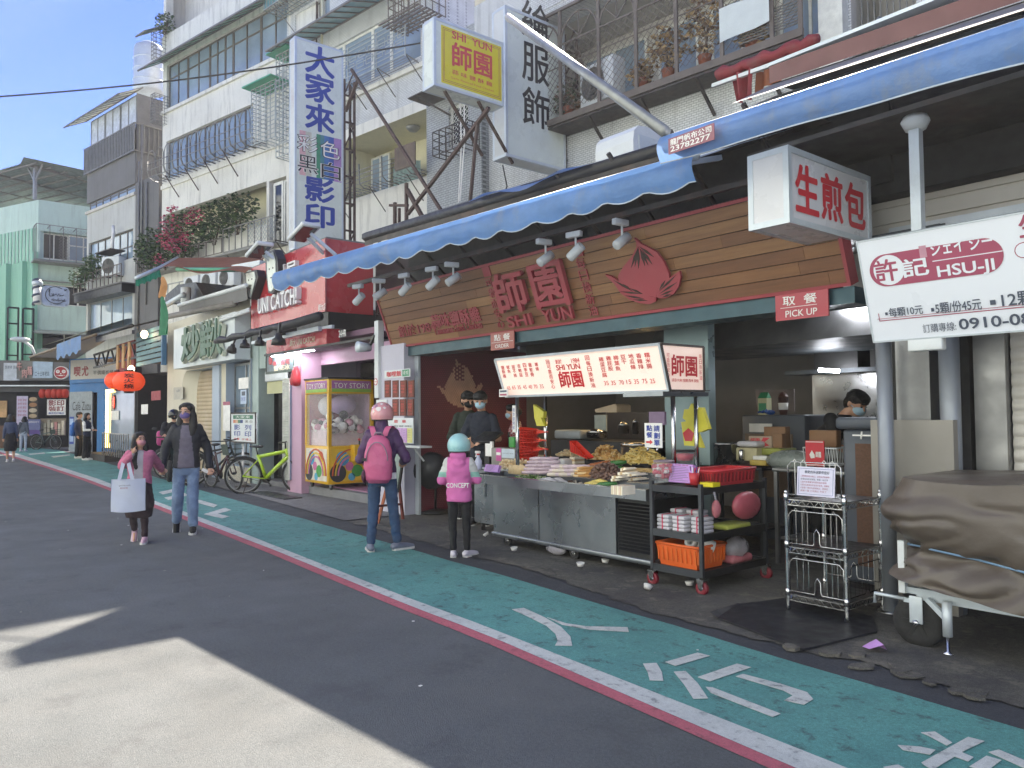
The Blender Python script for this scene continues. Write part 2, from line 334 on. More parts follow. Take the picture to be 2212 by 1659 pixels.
def cells(mb,F,x0,x1,z0,z1,ops,m,y=0,dep=.25,revm=None):
    T0=mb.T;mb.T=F
    X=sorted({x0,x1,*[min(max(o[0],x0),x1)for o in ops],*[min(max(o[1],x0),x1)for o in ops]});Z=sorted({z0,z1,*[min(max(o[2],z0),z1)for o in ops],*[min(max(o[3],z0),z1)for o in ops]})
    for i in range(len(X)-1):
        for j in range(len(Z)-1):
            cx,cz=(X[i]+X[i+1])/2,(Z[j]+Z[j+1])/2
            if not any(o[0]<cx<o[1]and o[2]<cz<o[3]for o in ops):mb.quad((X[i],y,Z[j]),(X[i+1],y,Z[j]),(X[i+1],y,Z[j+1]),(X[i],y,Z[j+1]),m)
    for a,c,e,g in ops:
        k=revm or m
        mb.quad((a,y,e),(a,y+dep,e),(c,y+dep,e),(c,y,e),k);mb.quad((a,y,g),(c,y,g),(c,y+dep,g),(a,y+dep,g),k)
        mb.quad((a,y,e),(a,y,g),(a,y+dep,g),(a,y+dep,e),k);mb.quad((c,y,e),(c,y+dep,e),(c,y+dep,g),(c,y,g),k)
    mb.T=T0
def window(par,F,x0,x1,z0,z1,nx=2,rows=(),y=.1,fr=FRB,gl=GLASS,fw=.05,curtain=None,cfrac=1.,name='window'):
    b=MB(F);d=.05
    b.box(x0,y,z0,x1,y+d,z0+fw,fr);b.box(x0,y,z1-fw,x1,y+d,z1,fr);b.box(x0,y,z0+fw,x0+fw,y+d,z1-fw,fr);b.box(x1-fw,y,z0+fw,x1,y+d,z1-fw,fr)
    for i in range(1,nx):x=x0+(x1-x0)*i/nx;w=fw*(.5 if i%2 else .8);b.box(x-w,y-.004,z0+fw,x+w,y+d-.004,z1-fw,fr)
    for r in rows:z=z0+(z1-z0)*r;b.box(x0+fw,y+.003,z-fw*.5,x1-fw,y+d+.003,z+fw*.5,fr)
    o=b.build(name,par);g=MB(F);g.box(x0+fw*.6,y+.022,z0+fw*.6,x1-fw*.6,y+.034,z1-fw*.6,gl);g.build('pane',o)
    if curtain:
        c=MB(F);n=int((x1-x0)*14)
        c.sheet(lambda a,e:(x0+.05+(x1-x0-.1)*a*cfrac,y+.016+.004*sin(a*n*2.2),z0+.05+(z1-z0-.1)*e),n*2,1,curtain);c.build('curtain',o)
    return o
def grid(b,x0,x1,z0,z1,nx,nz_,y,m,w=.014,wz=None):
    for i in range(nx+1):x=x0+(x1-x0)*i/nx;b.bar((x,y,z0),(x,y,z1),w,m)
    for j in range(nz_+1):z=z0+(z1-z0)*j/nz_;b.bar((x0,y,z),(x1,y,z),wz or w,m)
def cage(b,x0,x1,z0,z1,y0,y1,nx,nz_,ny,m,w=.016,floor=True,top=True):
    grid(b,x0,x1,z0,z1,nx,nz_,y0,m,w)
    for x in(x0,x1):
        for j in range(ny):yy=y0+(y1-y0)*(j+1)/ny;b.bar((x,yy,z0),(x,yy,z1),w,m)
        for j in range(nz_+1):z=z0+(z1-z0)*j/nz_;b.bar((x,y0,z),(x,y1,z),w,m)
    for zz,k in((z0,floor),(z1,top)):
        if k:
            for i in range(nx+1):x=x0+(x1-x0)*i/nx;b.bar((x,y0,zz),(x,y1,zz),w,m)
def xmesh(b,x0,x1,z0,z1,y,s,m,w=.006):
    n=int((x1-x0+z1-z0)/s)+1
    for i in range(n+1):
        for sg in(1,-1):
            c=i*s;p=[]
            if sg==1:
                a,e=max(0,c-(z1-z0)),min(c,x1-x0)
                if e>a:p=[(x0+a,z0+c-a),(x0+e,z0+c-e)]
            else:
                a,e=max(0,c-(z1-z0)),min(c,x1-x0)
                if e>a:p=[(x0+a,z1-c+a),(x0+e,z1-c+e)]
            if p:b.bar((p[0][0],y,p[0][1]),(p[1][0],y,p[1][1]),w,m)
def awning_strip(b,F,x0,x1,z0,z1,y0,y1,n,m,fm):
    b.T=F
    b.sheet(lambda a,e:(x0+(x1-x0)*a,y0+(y1-y0)*e,z0+(z1-z0)*e),max(8,n*2),2,m,False)
    for i in range(n+1):x=x0+(x1-x0)*i/n;b.bar((x,y0,z0-.02),(x,y1,z1-.02),.03,fm)
    b.bar((x0,y0,z0-.02),(x1,y0,z0-.02),.05,fm);b.bar((x0,y1,z1-.02),(x1,y1,z1-.02),.04,fm)
AC_G=mat('ac_grille',.05,.6)
def ac_unit(F,x,y,z,w=.85,h=.6,d=.32,label='',rz=0,grp='air conditioners on the facades'):
    M=F@Matrix.Translation((x,y,z))@Matrix.Rotation(rz,4,'Z');p=M.translation
    t=thing('air_conditioner',label,'air conditioner',grp,p);b=MB(M);b.box(-w/2,-d,0,w/2,0,h,WHITEP,.02);b.build('casing',t)
    g=MB(M@Matrix.Translation((-w*.1,-d-.004,h/2))@Matrix.Rotation(pi/2,4,'X'));r=h*.4
    g.lathe([(0.0001,0),(r,0),(r,.012)],AC_G,18)
    for k in range(5):g.lathe([(r*(k+1)/5-.006,.02),(r*(k+1)/5,.026),(r*(k+1)/5+.006,.02)],CAGEM,18)
    for k in range(6):g.bar((0,0,.02),(r*cos(k*pi/3),r*sin(k*pi/3),.02),.012,CAGEM)
    g.build('fan_grille',t)
    f=MB(M);f.box(-w*.4,-d*.8,-.05,-w*.34,-.02,0,IRON);f.box(w*.34,-d*.8,-.05,w*.4,-.02,0,IRON);f.build('foot',t);return t
FA,FB,FC,FD,FE=FR(-15,11.45,6),FR(-18,11,9),FR(-23.93,10.06,12.5),FR(-34.2,8.0,11),FR(-46,6.2,90)
# ---- block with the arched window cages
C_=thing('apartment_building','cream apartment block with arched window cages, green awning and bougainvillea balcony','building','apartment blocks over the shops',FC.translation)
b=MB();ops=[(-8.0,-1.1,7.9,9.35),(-.95,.2,7.0,9.32),(-7.8,-1.9,10.75,12.22),(-7.8,.1,13.5,15.25),(-7.9,3,16.5,18.6)]
cells(b,FC,-8.1,2.2,3.2,18.9,ops,CREAM,0,.3);b.T=FC
b.box(-8.1,-.06,10.36,2.2,-.003,10.5,CREAM);b.box(-8.1,-.1,13.32,2.2,-.003,13.44,CREAM)
b.quad((-8.1,0,3.2),(-8.1,0,21),(-8.1,10,21),(-8.1,10,3.2),WARMW);b.box(-8.1,.9,3.2,2.2,10,18.6,CREAM)
b.box(-8.0,.85,7.0,2.2,.895,9.6,CREAMY);b.box(-8.1,.3,18.9,2.2,10,19.1,CREAM);b.build('wall',C_)
window(C_,FC,-7.8,-1.9,10.75,12.22,9,(),.12,FRB,GLASS,.05)
for x0,x1,nx in((-7.8,-6.4,2),(-6.4,-4.85,2),(-4.85,-3.3,3),(-3.3,-1.6,2),(-1.6,.1,2)):window(C_,FC,x0,x1,13.5,15.25,nx,(.7,),.1,FRB,GLASS,.06)
window(C_,FC,-.85,-.3,7.1,9.25,1,(),.1,FRW,GLASSD,.1,name='balcony_door');window(C_,FC,-.28,.2,7.1,9.25,1,(),.12,FRW,GLASSD,.06)
b=MB();awning_strip(b,FC,-8.2,1.2,14.85,15.5,-.95,-.02,16,GREENT,CAGEM);b.build('window_awning',C_)
b=MB();awning_strip(b,FC,-8.5,-7.7,16.3,16.9,-.9,-.02,3,GREENT,CAGEM);b.build('window_awning',C_)
b=MB(FC);b.box(-8.1,-.05,15.6,2.2,-.003,16.45,CREAM);b.build('parapet',C_)
# arched cage of bent rods
b=MB(FC);n=11;x0,x1=-8.05,-1.1;w=(x1-x0)/n
for i in range(n):
    xa=x0+i*w;xb=xa+w;pts=[]
    for k in range(9):a=pi-pi*k/8;pts.append(((xa+xb)/2+cos(a)*w*.46,-.62-.0*sin(a),11.35+sin(a)*.34))
    for sx,p in((xa+w*.04,pts[0]),(xb-w*.04,pts[-1])):b.tube([(sx,0,10.62),(sx,-.38,10.62),(sx,-.56,10.72),(sx,-.62,10.9),p],.017,CAGEM,5)
    b.tube(pts,.017,CAGEM,5)
    b.tube([((xa+xb)/2,0,10.62),((xa+xb)/2,-.4,10.62),((xa+xb)/2,-.6,10.75),((xa+xb)/2,-.62,11.35)],.014,CAGEM,5)
for z,y in((10.62,-.36),(10.62,-.18),(10.7,-.55),(10.95,-.63),(11.2,-.63)):b.bar((x0,y,z),(x1,y,z),.022,CAGEM)
for x in(-6.9,-5.5,-4.2,-2.9):b.bar((x,-.5,10.6),(x+.1,0,9.85),.03,RUST)
b.build('window_cage',C_)
b=MB(FC);cage(b,-1.08,.25,10.4,12.25,-.6,-.02,5,13,2,CAGEW,.02);b.box(-1.25,-.85,12.28,.35,0,12.33,GREENT);b.build('window_cage',C_)
b=MB(FC);cage(b,.3,1.0,9.7,13.0,-.6,-.02,4,16,2,CAGEW,.02);b.box(.0,-.8,13.04,1.1,0,13.08,GREENT);b.build('window_cage',C_)
b=MB(FC);cage(b,-8.05,-7.75,12.9,14.0,-.5,.3,2,9,4,CAGEM,.016);b.build('window_cage',C_);b=MB(FC);cage(b,-8.05,-7.75,15.4,16.5,-.5,.3,2,7,4,CAGEM,.016);b.build('window_cage',C_)
b=MB(FC);grid(b,-2.9,.1,7.1,7.9,8,1,-.5,CAGEM,.03);xmesh(b,-1.4,.1,7.2,7.85,-.5,.16,CAGEW,.012)
for x in(-2.8,-1.2,.1):b.bar((x,-.5,7.1),(x,0,6.6),.03,IRON);b.bar((x,-.5,7.1),(x,0,7.1),.03,IRON)
b.box(-9,-.55,7.0,.1,0,7.06,CAGEM);grid(b,-8.9,-2.9,7.1,7.6,12,1,-.55,CAGED,.03);b.build('balcony_railing',C_)
window(C_,FC,-7.6,-3.2,5.9,6.6,5,(),-.02,FRS,GLASSD,.05)
b=MB(FC);b.tube([(2.0,-.1,17),(2.0,-.1,4)],.06,CREAMY,8);b.tube([(1.7,-.08,14.5),(1.7,-.08,4)],.04,RUST,8);b.build('downpipe',C_)
# ---- block behind the printing sign
B_=thing('apartment_building','cream and tiled block with recessed balcony and white lattice railing','building','apartment blocks over the shops',FB.translation)
b=MB();cells(b,FB,-6.0,1.2,3.2,10.0,[(-3.2,1.12,7.85,9.68)],CREAM,0,1.5,CREAMY);cells(b,FB,-6.0,1.2,10.0,14.7,[(-5.5,.6,11.2,12.75),(-5.5,-3.6,13.6,14.5)],TILEW,.012,.3)
b.T=FB;b.box(-6.0,1.5,3.2,1.2,10,14.7,CREAMY);b.quad((1.2,0.012,9),(1.2,1.5,9),(1.2,1.5,14.7),(1.2,.012,14.7),TILEW);b.box(-6,.02,14.7,1.2,9,14.8,CREAM);b.box(-6,-.08,10.85,.9,.0,10.98,CREAM);b.build('wall',B_)
for x0,x1 in((-5.5,-3.0),(-3.0,-1.6),(-1.6,-.75),(-.75,.6)):window(B_,FB,x0,x1,11.2,12.75,1,(),.1,FRW,GLASS,.06)
window(B_,FB,-5.5,-3.6,13.6,14.5,3,(),.1,FRB,GLASS,.05)
b=MB();awning_strip(b,FB,-5.6,.55,13.0,13.35,-1.0,-.0,14,BLUET,CAGEM);b.build('window_awning',B_)
b=MB(FB);xa,xb=-3.2,.62
for z in(11.05,11.18,11.42,11.66,11.9,12.02):b.bar((xa,-.55,z),(xb,-.55,z),.02,CAGEW)
for i in range(9):
    x=xa+(xb-xa)*(i+.1)/9;w=.3
    for z0 in(11.28,11.56):
        xo=x+(.1 if z0>11.4 else 0);b.tube([(xo,-.57,z0),(xo+w,-.57,z0),(xo+w,-.57,z0+.2),(xo,-.57,z0+.2),(xo,-.57,z0)],.014,CAGEW,4)
for x in(xa,-1.9,-.6,xb):b.bar((x,-.55,11.0),(x,-.55,12.05),.03,CAGEW);b.bar((x,-.55,11.05),(x,0,10.95),.025,CAGEM);b.bar((x,-.55,11.05),(x+.15,0,10.35),.02,IRON)
for k in range(5):b.bar((xa,-.1-k*.1,11.04),(xb,-.1-k*.1,11.04),.015,CAGEM)
b.build('balcony_railing',B_)
b=MB(FB);cage(b,-6.15,-3.6,14.6,15.6,-.75,0,14,1,3,CAGEW,.022);b.sheet(lambda a,e:(-6.15+2.5*a,-.72,14.6+1.0*e),4,2,BLUET)
for k in range(5):b.bar((-6.15,-.75+k*.15,14.58),(-3.6,-.75+k*.15,14.58),.015,CAGEM)
b.bar((-5.6,-.7,14.6),(-5.5,0,13.9),.02,CAGEM);b.build('window_cage',B_)
b=MB(FB);cage(b,.1,1.6,11.9,14.2,-.7,0,7,9,3,CAGED,.022)
for k in range(7):b.box(.05,-1.0+k*.13,11.84,1.65,-.95+k*.13,11.87,CAGED)
b.build('window_cage',B_)
b=MB(FB);xa,xb=-3.3,1.1
for i in range(23):x=xa+(xb-xa)*i/22;(b.tube([(x,-.02,7.85),(x,-.45,7.85),(x,-.6,7.95),(x,-.62,8.5)],.02 if i%5==0 else .008,CAGEM,5)if i%5==0 else b.bar((x,-.02,7.85),(x,-.6,7.87),.014,CAGEM))
for z,y in((7.85,-.2),(7.85,-.4),(7.95,-.6),(8.08,-.61),(8.2,-.62),(8.32,-.62)):b.bar((xa,y,z),(xb,y,z),.016,CAGEM)
for x in(-2.6,-1,.6):b.bar((x,-.5,7.84),(x+.1,0,7.2),.02,IRON)
b.build('balcony_railing',B_)
b=MB(FB);b.box(.3,-.66,7.95,1.12,-.63,8.55,mat('wood_panel','#6a5a4c',.7,0,.3,4,streak=.6));b.build('balcony_panel',B_)
window(B_,FB,-3.1,-2.2,7.9,9.5,2,(),1.2,FRW,GLASS,.06);window(B_,FB,-.3,1.0,8.1,8.9,2,(),1.42,FRB,GLASSD,.05)
b=MB(FB);b.sheet(lambda a,e:(-1.9+1.2*a,1.1+.05*sin(a*40),7.9+1.0*e),60,1,mat('grey_green_curtain','#8fa59c',.9,0,.2,6));b.build('curtain',B_)
b=MB(FB);b.lathe([(.0001,-.14),(.12,-.12),(.2,-.04),(.2,0)],FRS,14,(-.4,.6,9.66));b.build('ceiling_lamp',B_)
# ---- tiled block on the right
A_=thing('apartment_building','white tiled block above the blue tarpaulins with a caged balcony of dried plants','building','apartment blocks over the shops',FA.translation)
b=MB();cells(b,FA,-2.0,.12,3.0,11.2,[(-1.1,-.35,8.3,9.35)],TILEG,-.25,.2);cells(b,FA,.12,14,3.0,11.2,[(2.0,8.4,7.95,10.2),(8.9,9.9,7.2,10.0)],TILEW,0,1.3,WARMW)
b.T=FA;b.quad((.12,-.25,3),(.12,8,3),(.12,8,11.2),(.12,-.25,11.2),TILEG);b.box(.125,1.3,3.0,22,11,11.2,WARMW);b.box(14,0,3,22,1.29,11.2,TILEW);b.box(-2,0,3,.11,8,11.2,TILEG);b.quad((-2,-.25,3),(-2,0,3),(-2,0,11.2),(-2,-.25,11.2),TILEG)
b.box(.3,-.6,10.2,8.3,-.002,10.35,TILEW);b.box(.3,-.62,10.35,8.3,-.5,11.3,TILEW);b.box(2.0,-.1,7.72,8.4,-.003,7.93,CREAM);b.box(8.45,-.25,7,8.85,.0,11,FRW);b.build('wall',A_)
for x0,x1,g in((2.2,4.0,2),(4.3,5.3,1),(5.6,7.0,2),(7.1,8.3,2)):window(A_,FA,x0,x1,8.5,9.9,g,(),1.2,FRW,GLASS,.06)
window(A_,FA,-1.1,-.35,8.3,9.35,1,(),-.16,FRW,GLASSD,.06)
b=MB(FA);cage(b,-1.2,.05,8.0,8.6,-.7,-.26,5,3,2,IRON,.02);xmesh(b,-1.1,-.35,8.3,9.35,-.22,.12,FRW,.01);b.box(-1.9,-.95,9.6,-.1,-.26,9.63,IRON);b.bar((-1.6,-.9,9.6),(-1.0,-.27,9.1),.04,IRON);b.build('window_cage',A_)
b=MB(FA);xs_=[1.9,3.0,4.05,4.98,5.9,6.85,7.8];y=-.62
for x in xs_+[8.3]:b.box(x-.035,y,7.8,x+.035,y+.05,10.2,CAGED)
for i in range(len(xs_)):
    xa,xb=xs_[i]+.035,(xs_+[8.3])[i+1]-.035;c=(xa+xb)/2;r=(xb-xa)/2
    b.tube([(c-r*cos(a),y+.02,9.45+r*1.1*sin(a))for a in[pi*k/12 for k in range(13)]],.022,CAGED,5)
    for a in(.25,.5,.75):b.bar((c,y+.02,9.45),(c-r*cos(pi*a),y+.02,9.45+r*1.1*sin(pi*a)),.02,CAGED)
    b.bar((xa,y+.02,9.42),(xb,y+.02,9.42),.03,CAGED);b.bar((xa,y+.02,8.95),(xb,y+.02,8.95),.018,CAGED)
    xmesh(b,xa,xb,7.95,9.42,y+.02,.15,CAGED,.008)
b.box(1.86,y-.02,7.72,8.34,y+.06,7.86,CAGED);b.box(1.86,y,7.66,8.34,-.01,7.7,IRON);b.bar((1.86,y,10.18),(8.34,y,10.18),.06,CAGED)
for x in(2.6,3.75,5.05,6.3,7.6):b.bar((x,y+.05,7.66),(x+.05,-.02,7.1),.05,IRON)
for k in range(9):b.bar((7.15,y+.08,8.0+k*.05),(8.25,y+.08,8.0+k*.05),.02,CAGEM)
b.build('balcony_cage',A_)
b=MB(FA);b.sheet(lambda a,e:(6.84+.95*a,-.66-.02*sin(a*7),8.1+(.62-.08*a)*e+.05*a),10,6,mat('white_cloth','#cfd6d4',.85,0,.05,4));one(b,'cloth_banner','plain white cloth sheet tied over the balcony cage','banner')
b=MB(FA);cage(b,9.0,9.9,7.2,9.4,.2,.8,9,1,2,CAGEM,.02);b.tube([(8.95,.1,7.3),(9.3,.1,7.9),(10.2,.1,7.2)],.05,FRS,6);b.build('stair_railing',A_)
# ---- dark framed block on the left
D_=thing('apartment_building','grey apartment block with glazed-in top balcony and pale sloping canopy','building','apartment blocks over the shops',FD.translation)
b=MB();cells(b,FD,-5.1,-.25,3.2,10.75,[(-4.9,-.45,8.1,9.35),(-4.9,-.45,5.2,6.6)],GREYW,0,.2);b.T=FD
b.box(-5.1,.25,3.2,-.25,10,15.0,DGREY);b.box(-.25,.003,10.75,-.2,2.4,15.0,mat('grey_cladding','#66676a',.5,.3,.15,3));b.box(-5.1,-.02,11.2,-.25,.25,12.62,DGREY);b.box(-5.15,-.08,10.7,-.2,.0,10.82,WARMW);b.box(-.25,.0,3.2,1.8,10,11.2,DGREY);b.quad((-.249,0,3.2),(-.249,3,3.2),(-.249,3,10.75),(-.249,0,10.75),DGREY);b.build('wall',D_)
for i in range(3):x0=-4.95+i*1.55;window(D_,FD,x0,x0+1.5,13.55,15.0,2,(),.05,FRS,GLASS,.06,CURT)
for x0,x1,k in((-4.95,-3.6,2),(-3.6,-2.0,2),(-2.0,-.35,2)):window(D_,FD,x0,x1,10.85,11.2,k,(.66,),.05,FRB,GLASS,.05)
window(D_,FD,-4.9,-.45,8.1,9.35,6,(.45,),.1,FRB,GLASS,.05);window(D_,FD,-4.9,-.45,5.2,6.6,4,(),.1,FRS,GLASS,.05)
b=MB(FD)
for i in range(34):x=-5.2+i*(5.05/33);b.bar((x,-.12,12.5),(x,-.12,13.7),.03,CAGEM)
for k in range(9):b.bar((-.13,-.12+k*.2,12.5),(-.13,-.12+k*.2,13.65),.03,CAGEM)
for z in(12.55,13.7):b.bar((-5.25,-.12,z),(-.13,-.12,z),.05,CAGEM);b.bar((-.13,-.12,z),(-.13,1.6,z),.05,CAGEM)
b.sheet(lambda a,e:(-5.2+5.05*a,-.1,12.55+1.1*e),2,1,mat('grey_panel','#8d8d8c',.6,.1,.1,3));b.build('balcony_railing',D_)
b=MB();awning_strip(b,FD,-5.9,-.1,14.75,15.3,-.75,.2,10,mat('pale_translucent','#d9d9b8',.5,0,.06,3,trans=.3),CAGEM);b.build('balcony_canopy',D_)
b=MB(FD)
for x,z0,z1 in((.2,5,12),(.45,7,13.5),(.9,6,11)):b.tube([(x,-.06,z0),(x,-.06,z1)],.04,CAGEM,6)
b.build('downpipe',D_)
b=MB(FD);b.box(-5.2,-.6,4.9,-.2,0,5.05,DGREY);b.box(-5.0,-.55,6.6,-.2,-.01,6.95,BLACK);b.box(-5.05,-.6,6.95,-.15,.0,7.0,DGREY);grid(b,-5.0,-.2,7.0,7.75,12,2,-.57,CAGED,.03);b.build('balcony',D_)
# ---- rooftop tank
b=MB();p=FC@Vector((-13.3,2,16.3));b.T=Matrix.Translation(p);b.lathe([(.0001,0),(.62,0),(.65,.1),(.65,1.9),(.6,2.1),(.3,2.3),(.0001,2.35)],ALU,20)
for z in(.5,1.0,1.5):b.lathe([(.65,z-.03),(.675,z),(.65,z+.03)],ALU,20)
one(b,'water_tank','round steel water tank on the roof, above the pale sloping canopy','tank',loc=tuple(p))
# ---- mint building at the bend
E_=thing('mint_building','mint green building at the street bend under a corrugated rooftop shed','building','apartment blocks over the shops',FE.translation)
b=MB();cells(b,FE,-.2,9,3.0,12.75,[(-.1,2.6,9.7,11.15),(-.2,2.6,7.35,8.4),(-.2,2.3,5.0,5.9)],MINTL,0,.3)
b.T=FE;b.box(-.2,.4,3,9,12,12.7,MINTL);b.box(-.45,-.12,3.0,-.2,1,10,MINT);b.build('wall',E_)
F2=FR(-46,6.0,24);b=MB(F2);b.box(-14,0,3,0,.3,9.6,MINT);b.box(-14,.01,9.6,0,.3,12.75,MINTL);b.box(-1.2,-.25,3,-.9,0,9.6,MINT);b.box(-2.6,-.25,3,-2.3,0,9.6,MINT)
for k in range(20):b.box(-6+k*.3,-.03,9.6,-5.85+k*.3,0,11.3,MINT)
b.build('side_wall',E_)
window(E_,FE,-.1,1.2,9.75,11.1,2,(),.25,FRW,GLASSD,.05);window(E_,FE,1.2,2.6,9.75,11.1,2,(.6,),.1,FRW,GLASS,.06);window(E_,FE,-.2,2.6,7.35,8.4,3,(),.1,FRW,GLASSD,.05);window(E_,FE,-.2,2.3,5.0,5.9,2,(),.1,FRW,GLASSD,.05)
b=MB(FE);cage(b,-.4,2.6,9.5,11.3,-.9,0,5,1,2,CAGEM,.03);xmesh(b,.6,2.6,9.6,11.2,-.92,.15,CAGEM,.01);b.box(-.5,-1,9.4,2.7,0,9.48,CAGEM);b.build('window_cage',E_)
b=MB(FE);cm_=mat('corrugated_roof','#6f7b78',.5,.3,.2,3)
b.sheet(lambda a,e:(-1.0+7*e,-1.0+10*a+.0,14.55-.35*e+.03*sin(a*200)),120,2,cm_)
b.T=F2;b.sheet(lambda a,e:(.9-14*a+.02*0,-.7+6*e,14.5-.05*a*5+.03*sin(a*260)),140,2,cm_)
for x in(0,-4,-8):b.bar((x,-.2,12.7),(x,-.2,14.45),.14,FRS);b.bar((x,-.2,13.6),(x+.6,-.2,14.45),.07,FRS);b.bar((x,-.2,13.6),(x-.6,-.2,14.45),.07,FRS)
for k in range(4):b.bar((-.0-k*3,-.5,14.4),(-.0-k*3,6,14.4),.12,DGREY)
for k in range(8):b.bar((.6,-.5+k*.8,14.42),(-13,-.5+k*.8,14.3),.08,DGREY)
b.T=FE
for y,x in((0,3),(0,6)):b.bar((x,y,12.7),(x,y,14.3),.12,FRS)
b.build('rooftop_shed',E_)
b=MB(FE);awning_strip(b,FE,-.3,2.6,8.45,8.6,-.8,0,6,mat('lit_canopy','#cfcfb4',.5,trans=.2),CAGEM);awning_strip(b,FE,-.4,2.4,5.75,6.0,-1.0,0,6,mat('lit_canopy','#cfcfb4'),CAGEM);b.build('window_awning',E_)
b=MB(FE)
for x0,z0 in((-1.5,3.8),(-.85,3.9)):
    T2=b.T;b.T=T2@Matrix.Translation((x0,-.5,0));grid(b,0,.45,z0,7.0,1,4,0,BLACK,.05);grid(b,0,.45,z0,7.0,1,4,.3,BLACK,.05);b.T=T2
b.build('ladder_frame',E_)
# ---- the row across the street, behind the photographer: it bounces daylight back into the shade
G_=FR(-60,-8,0)
b=MB();T0=b.T;ops=[(4+4*i,6.6+4*i,z,z+1.5)for i in range(0,19,2)for z in(4.2,7.4,10.6)]
def flip(P):return Matrix.Translation((0,-6.5,0))@Matrix.Rotation(pi,4,'Z')@Matrix.Translation((-24,0,0))
OPW=wallmat('pale_grey_green_render','#d6e0de',.1,da=.1);GF=flip(0);cells(b,GF,0,84,0,15,ops,OPW,0,.2);b.T=GF;b.box(0,.3,0,84,8,15,OPW)
for o in ops:b.box(o[0],.16,o[2],o[1],.19,o[3],GLASSD)
tag(b.build('opposite_building'),'long cream apartment row on the far side of the street','building')

# ---------------------------------------------------------------- shopfronts
def KC(ox,oy,s):return lambda x,y:((ox+x/s)*.8641,(oy+y/s)*.8641)
cs,c8,c7,c6,c5,c4,chh,c2,cc3=KC(900,440,2.4578),KC(1560,750,2.0743),KC(1000,750,2.37),KC(500,560,2.2417),KC(0,560,2.592),KC(1760,0,2.765),KC(2060,540,3.606),KC(640,0,2.765),KC(1240,0,3.318)
k1,k2,k3,k4,k5,k6,k7,k8,kb=KC(0,820,4.8788),KC(400,720,4.1475),KC(740,880,4.3656),KC(1180,1080,4.0963),KC(500,1000,6.3808),KC(1240,850,4.0963),KC(260,600,5.0273),KC(1640,760,3.4571),KC(1640,320,3.0714)
def tarp(name,col,tr=.45,rough=.32,dirt=None,da=.4):
    m,t,p=newmat(name);tc=N(t,'ShaderNodeTexCoord').outputs['Object'];c=L(col)
    f=ramp(t,nz(t,tc,2.5,6,.6),.3,.7,.85,1.15);n=N(t,'ShaderNodeVectorMath',operation='SCALE');n.inputs[0].default_value=c;t.links.new(f,n.inputs['Scale']);o=n.outputs[0]
    if dirt:o=mixc(t,ramp(t,nz(t,tc,3,8,.7,(1,1,.5)),.52,.7,0,da),o,L(dirt))
    t.links.new(o,p.inputs['Base Color']);p.inputs['Roughness'].default_value=rough
    b=N(t,'ShaderNodeBump',i_Strength=.5,i_Distance=.05);t.links.new(nz(t,tc,5,6),b.inputs['Height']);t.links.new(b.outputs[0],p.inputs['Normal'])
    tl=N(t,'ShaderNodeBsdfTranslucent');t.links.new(o,tl.inputs[0]);ms=N(t,'ShaderNodeMixShader');ms.inputs[0].default_value=tr
    t.links.new(p.outputs[0],ms.inputs[1]);t.links.new(tl.outputs[0],ms.inputs[2]);t.links.new(ms.outputs[0],t.nodes['Material Output'].inputs[0]);return m
BLUETARP=tarp('blue_tarpaulin','#76a2dc',.5,.4,'#a3adb8',.6);BLUELIT=tarp('sunlit_blue_tarpaulin','#cddbee',.3,.28,'#a9bfdc',.4);BLUED=tarp('worn_blue_tarpaulin','#6c8fc4',.35,.35,'#8d97a4',.8);GREENTARP=tarp('green_tarpaulin','#2f8a6c',.4,.5);ORANGET=tarp('orange_tarpaulin','#b06a45',.45,.5);BEIGET=tarp('beige_tarpaulin','#c9c4b6',.3,.5);REDT=tarp('red_tarpaulin','#a8424a',.5,.55,'#8d6a68',.6);BROWNT=mat('brown_vinyl','#5c534b',.42,0,.14,2.2,.2,14,dirt='#857d72',da=.35)  # pale canopy tarpaulin: sun highlight on the awning tops painted into its colour
def woodmat(name,a,b_,sc=1):
    m,t,p=newmat(name);tc=N(t,'ShaderNodeTexCoord').outputs['Object']
    f=ramp(t,nz(t,tc,3*sc,6,.65,(.5,9,9)),.3,.7);o=mixc(t,f,L(a),L(b_));o=mixc(t,ramp(t,nz(t,tc,1.2,3),.4,.7,0,.35),o,[x*1.25 for x in L(a)])
    t.links.new(o,p.inputs['Base Color']);p.inputs['Roughness'].default_value=.45;return m
WOODS=[woodmat('plank_wood','#8e6543','#735036'),woodmat('plank_wood_pale','#97704a','#7b573c'),woodmat('plank_wood_dark','#80583c','#684731')]
WDARK=mat('dark_slit','#33231c',.6);SIGNRED=mat('matte_red','#9c434a',.5,0,.06,3);MAROON=mat('maroon_panel','#5d1f2a',.6,0,.1,3)
def rot_panel(x,y,z,deg):return Matrix.Translation((x,y,z))@Matrix.Rotation(radians(deg),4,'X')
